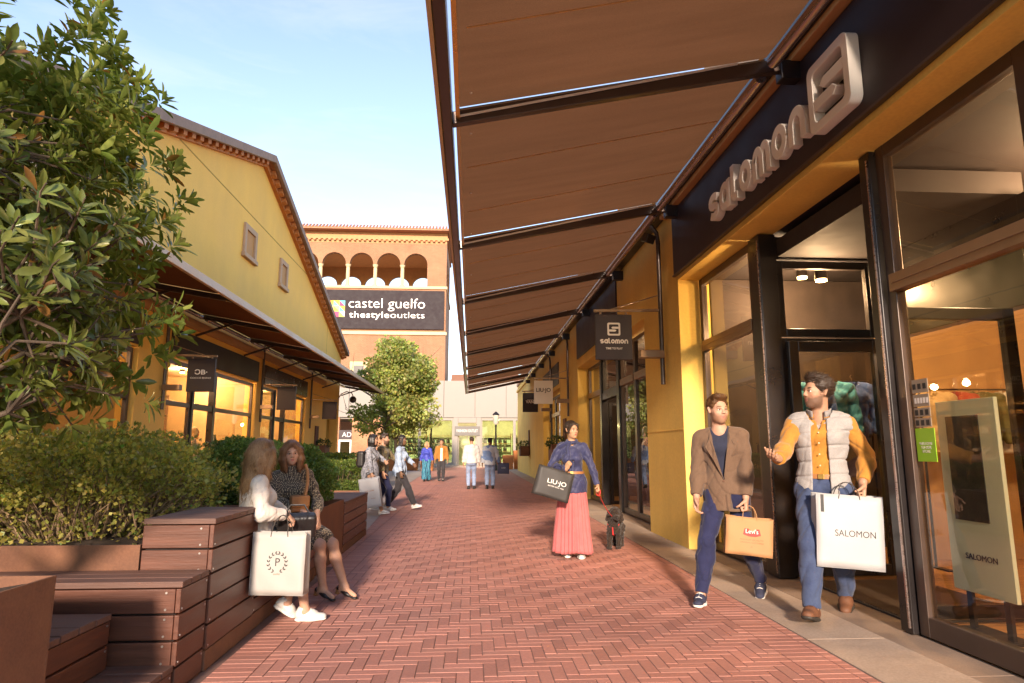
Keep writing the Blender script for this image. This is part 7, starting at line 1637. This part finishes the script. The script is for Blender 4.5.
# items on the seated women
hb = thing('handbag', 'black handbag on the lap of the woman in the cream jacket', 'handbag', (-1.4, 5.52, .74))
part('bag_body', [(rbox((0, 0, 0), (.15, .05, .1), .03, rmat(R(20), R(-25)).T), 0.)], .008, M_BLEATHER, hb, disp=folds(.003, 40, 20, 2))
mb = MB(); mb.tube([(-.1, .0, .08), (-.06, .02, .16), (.05, .02, .16), (.1, .02, .08)], .008, 6); mb.build('handle', M_BLEATHER, hb, world=False, smooth=True)
cb = thing('crossbody_bag', 'tan crossbody bag worn by the woman in the patterned dress', 'handbag', (-1.56, 6.2, .86))
part('bag_body', [(rbox((0, 0, 0), (.085, .035, .075), .02, rmat(R(35), 0).T), 0.), (rbox((.02, -.03, .02), (.085, .012, .05), .01, rmat(R(35), 0).T), .01)], .006, M_TAN, cb)
mb = MB(); A_ = Vector((-1.56, 6.2, .86)); sp_ = [(-1.51, 6.215, .93), (-1.50, 6.235, 1.05), (-1.515, 6.27, 1.14), (-1.555, 6.36, 1.20), (-1.62, 6.45, 1.16)]; mb.tube([Vector(p) - A_ for p in sp_], .014, 6); mb.build('strap', M_TAN, cb, world=False, smooth=True)

# ------------------------------------------------------------ the dog
def dog():
    r = thing('dog', 'small curly dark brown dog on a red lead beside the woman in pink', 'dog', (2.02, 9.25, 0), R(158)); M_FUR = cloth('dark curly fur', (.014, .009, .007), .3, 500, 1., .95, (.04, .025, .018), 'mottle', 60)
    # local: +y forward, length about .45, shoulder .33
    L = [(ell((0, .12, .30), (.085, .11, .105)), .03), (ell((0, -.06, .295), (.078, .14, .085)), .05), (ell((0, -.17, .29), (.075, .08, .085)), .04), (cap((0, .16, .36), (-.02, .22, .44), .065, .058), .04),
         (ell((-.03, .245, .475), (.072, .075, .068)), .03), (cap((-.04, .28, .455), (-.085, .345, .435), .036, .028), .02), (ell((-.035, .235, .525), (.062, .062, .045)), .03),
         (cap((.038, .235, .5), (.065, .22, .405), .026, .032), .015), (cap((-.098, .21, .5), (-.118, .195, .405), .026, .032), .015),
         (cap((0, -.235, .34), (.03, -.27, .43), .018, .022), .02), (ell((.045, -.275, .46), (.042, .042, .045)), .01)]
    for sd in (1, -1):
        fy = .17 if sd > 0 else .09
        L += [(cap((sd * .055, .13, .25), (sd * .055, fy, .13), .042, .032), .02), (cap((sd * .055, fy, .13), (sd * .055, fy + .01, .025), .033, .03), .015), (ell((sd * .055, fy + .022, .02), (.032, .042, .021)), .01)]
        hy = -.2 if sd > 0 else -.14
        L += [(cap((sd * .052, -.17, .26), (sd * .055, hy + .05, .18), .06, .042), .02), (cap((sd * .055, hy + .05, .18), (sd * .055, hy - .045, .105), .038, .028), .015), (cap((sd * .055, hy - .045, .105), (sd * .055, hy - .02, .025), .027, .027), .01), (ell((sd * .055, hy + .0, .02), (.03, .042, .021)), .01)]
    part('body', L, .006, M_FUR, r, disp=lambda X, Y, Z: -.009 * np.abs(np.sin(75 * X + 1.5 * np.sin(40 * Z)) * np.sin(70 * Y) * np.sin(65 * Z)) + .005 * np.sin(150 * X + 3 * np.sin(60 * Z)) * np.sin(140 * Y + 3 * np.sin(70 * X)) * np.sin(130 * Z) + .003 * np.sin(90 * X - 80 * Y + 70 * Z))
    mb = MB(); mb.lathe([(.001, .012), (.012, .006), (.013, -.004), (.001, -.012)], (-.092, .375, .442), 10); mb.build('nose', M_BLEATHER, r, world=False, smooth=True)
    for p in ((.0, .305, .487), (-.078, .295, .487)): mb = MB(); mb.lathe([(.001, .009), (.008, .004), (.008, -.004), (.001, -.009)], p, 8); mb.build('eye', M_IRIS, r, world=False, smooth=True)
    M_RED = mat('red webbing', (.55, .03, .03), .6, var=.05); h = MB()
    h.tube([(.075 * math.sin(a), .165 + .05 * math.cos(a), .335 + .06 * math.cos(a) * -.6) for a in [2 * math.pi * k / 20 for k in range(21)]], .009, 6); h.tube([(.0, .235, .30), (.0, .215, .2), (.0, .12, .185)], .009, 6); h.build('harness', M_RED, r, world=False, smooth=True)
    ld = thing('dog_lead', 'red dog lead running from the woman in pink to the dog', 'lead', (1.85, 8.8, .6)); A = Vector((1.85, 8.8, .6)); a = Vector((1.62, 8.38, .80)); b = Vector((1.99, 9.1, .40)); mb = MB()
    mb.tube([a + (b - a) * t + Vector((0, 0, -.05 * math.sin(math.pi * t))) - A for t in [k / 12 for k in range(13)]], .006, 6); mb.build('cord', M_RED, ld, world=False, smooth=True)
    mb = MB(); mb.tube([a - A + Vector((.028 * math.sin(t), .012 * math.sin(t), .045 * math.cos(t) + .01)) for t in [2 * math.pi * k / 14 for k in range(15)]], .007, 6); mb.build('loop', M_RED, ld, world=False, smooth=True)
dog()
# ------------------------------------------------------------ sky, sun, camera
SUN_AZ, SUN_EL = 4., 17.5      # from behind the camera, on the left
def daylight(sun=2.1, sky=.13, exposure=1.95):
    w = bpy.data.worlds.new('World'); scene.world = w; w.use_nodes = True; t = w.node_tree; t.nodes.clear()
    out = t.nodes.new('ShaderNodeOutputWorld'); bg = t.nodes.new('ShaderNodeBackground'); sk = t.nodes.new('ShaderNodeTexSky'); sk.sky_type = 'NISHITA'; sk.sun_disc = False
    d = Vector((-math.sin(R(SUN_AZ)) * math.cos(R(SUN_EL)), -math.cos(R(SUN_AZ)) * math.cos(R(SUN_EL)), math.sin(R(SUN_EL))))   # towards the sun
    sk.sun_elevation = R(SUN_EL); sk.sun_rotation = math.atan2(d.x, d.y); sk.air_density = 1.; sk.dust_density = .0; sk.ozone_density = 3.2; sk.altitude = 50
    bg.inputs[1].default_value = sky
    tc = N(t, 'ShaderNodeTexCoord'); mp = N(t, 'ShaderNodeMapping'); mp.inputs['Scale'].default_value = (1.2, 2.2, 7.); t.links.new(tc.outputs['Generated'], mp.inputs[0])   # thin high cloud
    n = noise(t, mp.outputs[0], 2.1, 7, .62, .5); cl = mixc(t, ramp(t, n.outputs[0], [(.50, (0, 0, 0)), (.82, (.12, .12, .12))]), sk.outputs[0], (3.6, 3.7, 3.9)); t.links.new(cl, bg.inputs[0]); t.links.new(bg.outputs[0], out.inputs[0])
    l = bpy.data.lights.new('sun', 'SUN'); l.energy = sun; l.angle = R(4.5); l.color = (1., .96, .90); o = bpy.data.objects.new('sun', l); COL.objects.link(o); o.location = d * 60; o.rotation_euler = d.to_track_quat('Z', 'Y').to_euler()
    scene.view_settings.view_transform = 'Standard'; scene.view_settings.look = 'None'; scene.view_settings.exposure = exposure; scene.view_settings.gamma = 1.
    return bg
daylight()
scene.view_settings.use_white_balance = True; scene.view_settings.white_balance_temperature = 8600; scene.view_settings.white_balance_tint = 21
cam = bpy.data.cameras.new('camera'); co = bpy.data.objects.new('camera', cam); COL.objects.link(co); scene.camera = co
f = 650.; th = math.atan(107.5 / f); ps = math.atan(41. / f * math.cos(th)); cam.sensor_width = 36.; cam.lens = 36. * f / 1024.; cam.clip_end = 2000.; cam.clip_start = .05
co.location = (0, 0, 1.35); co.rotation_euler = (math.pi / 2 + th, 0, -ps)
scene.cycles.use_denoising = True; scene.cycles.max_bounces = 10; scene.cycles.transparent_max_bounces = 16; scene.cycles.sample_clamp_indirect = 6.; scene.cycles.diffuse_bounces = 6
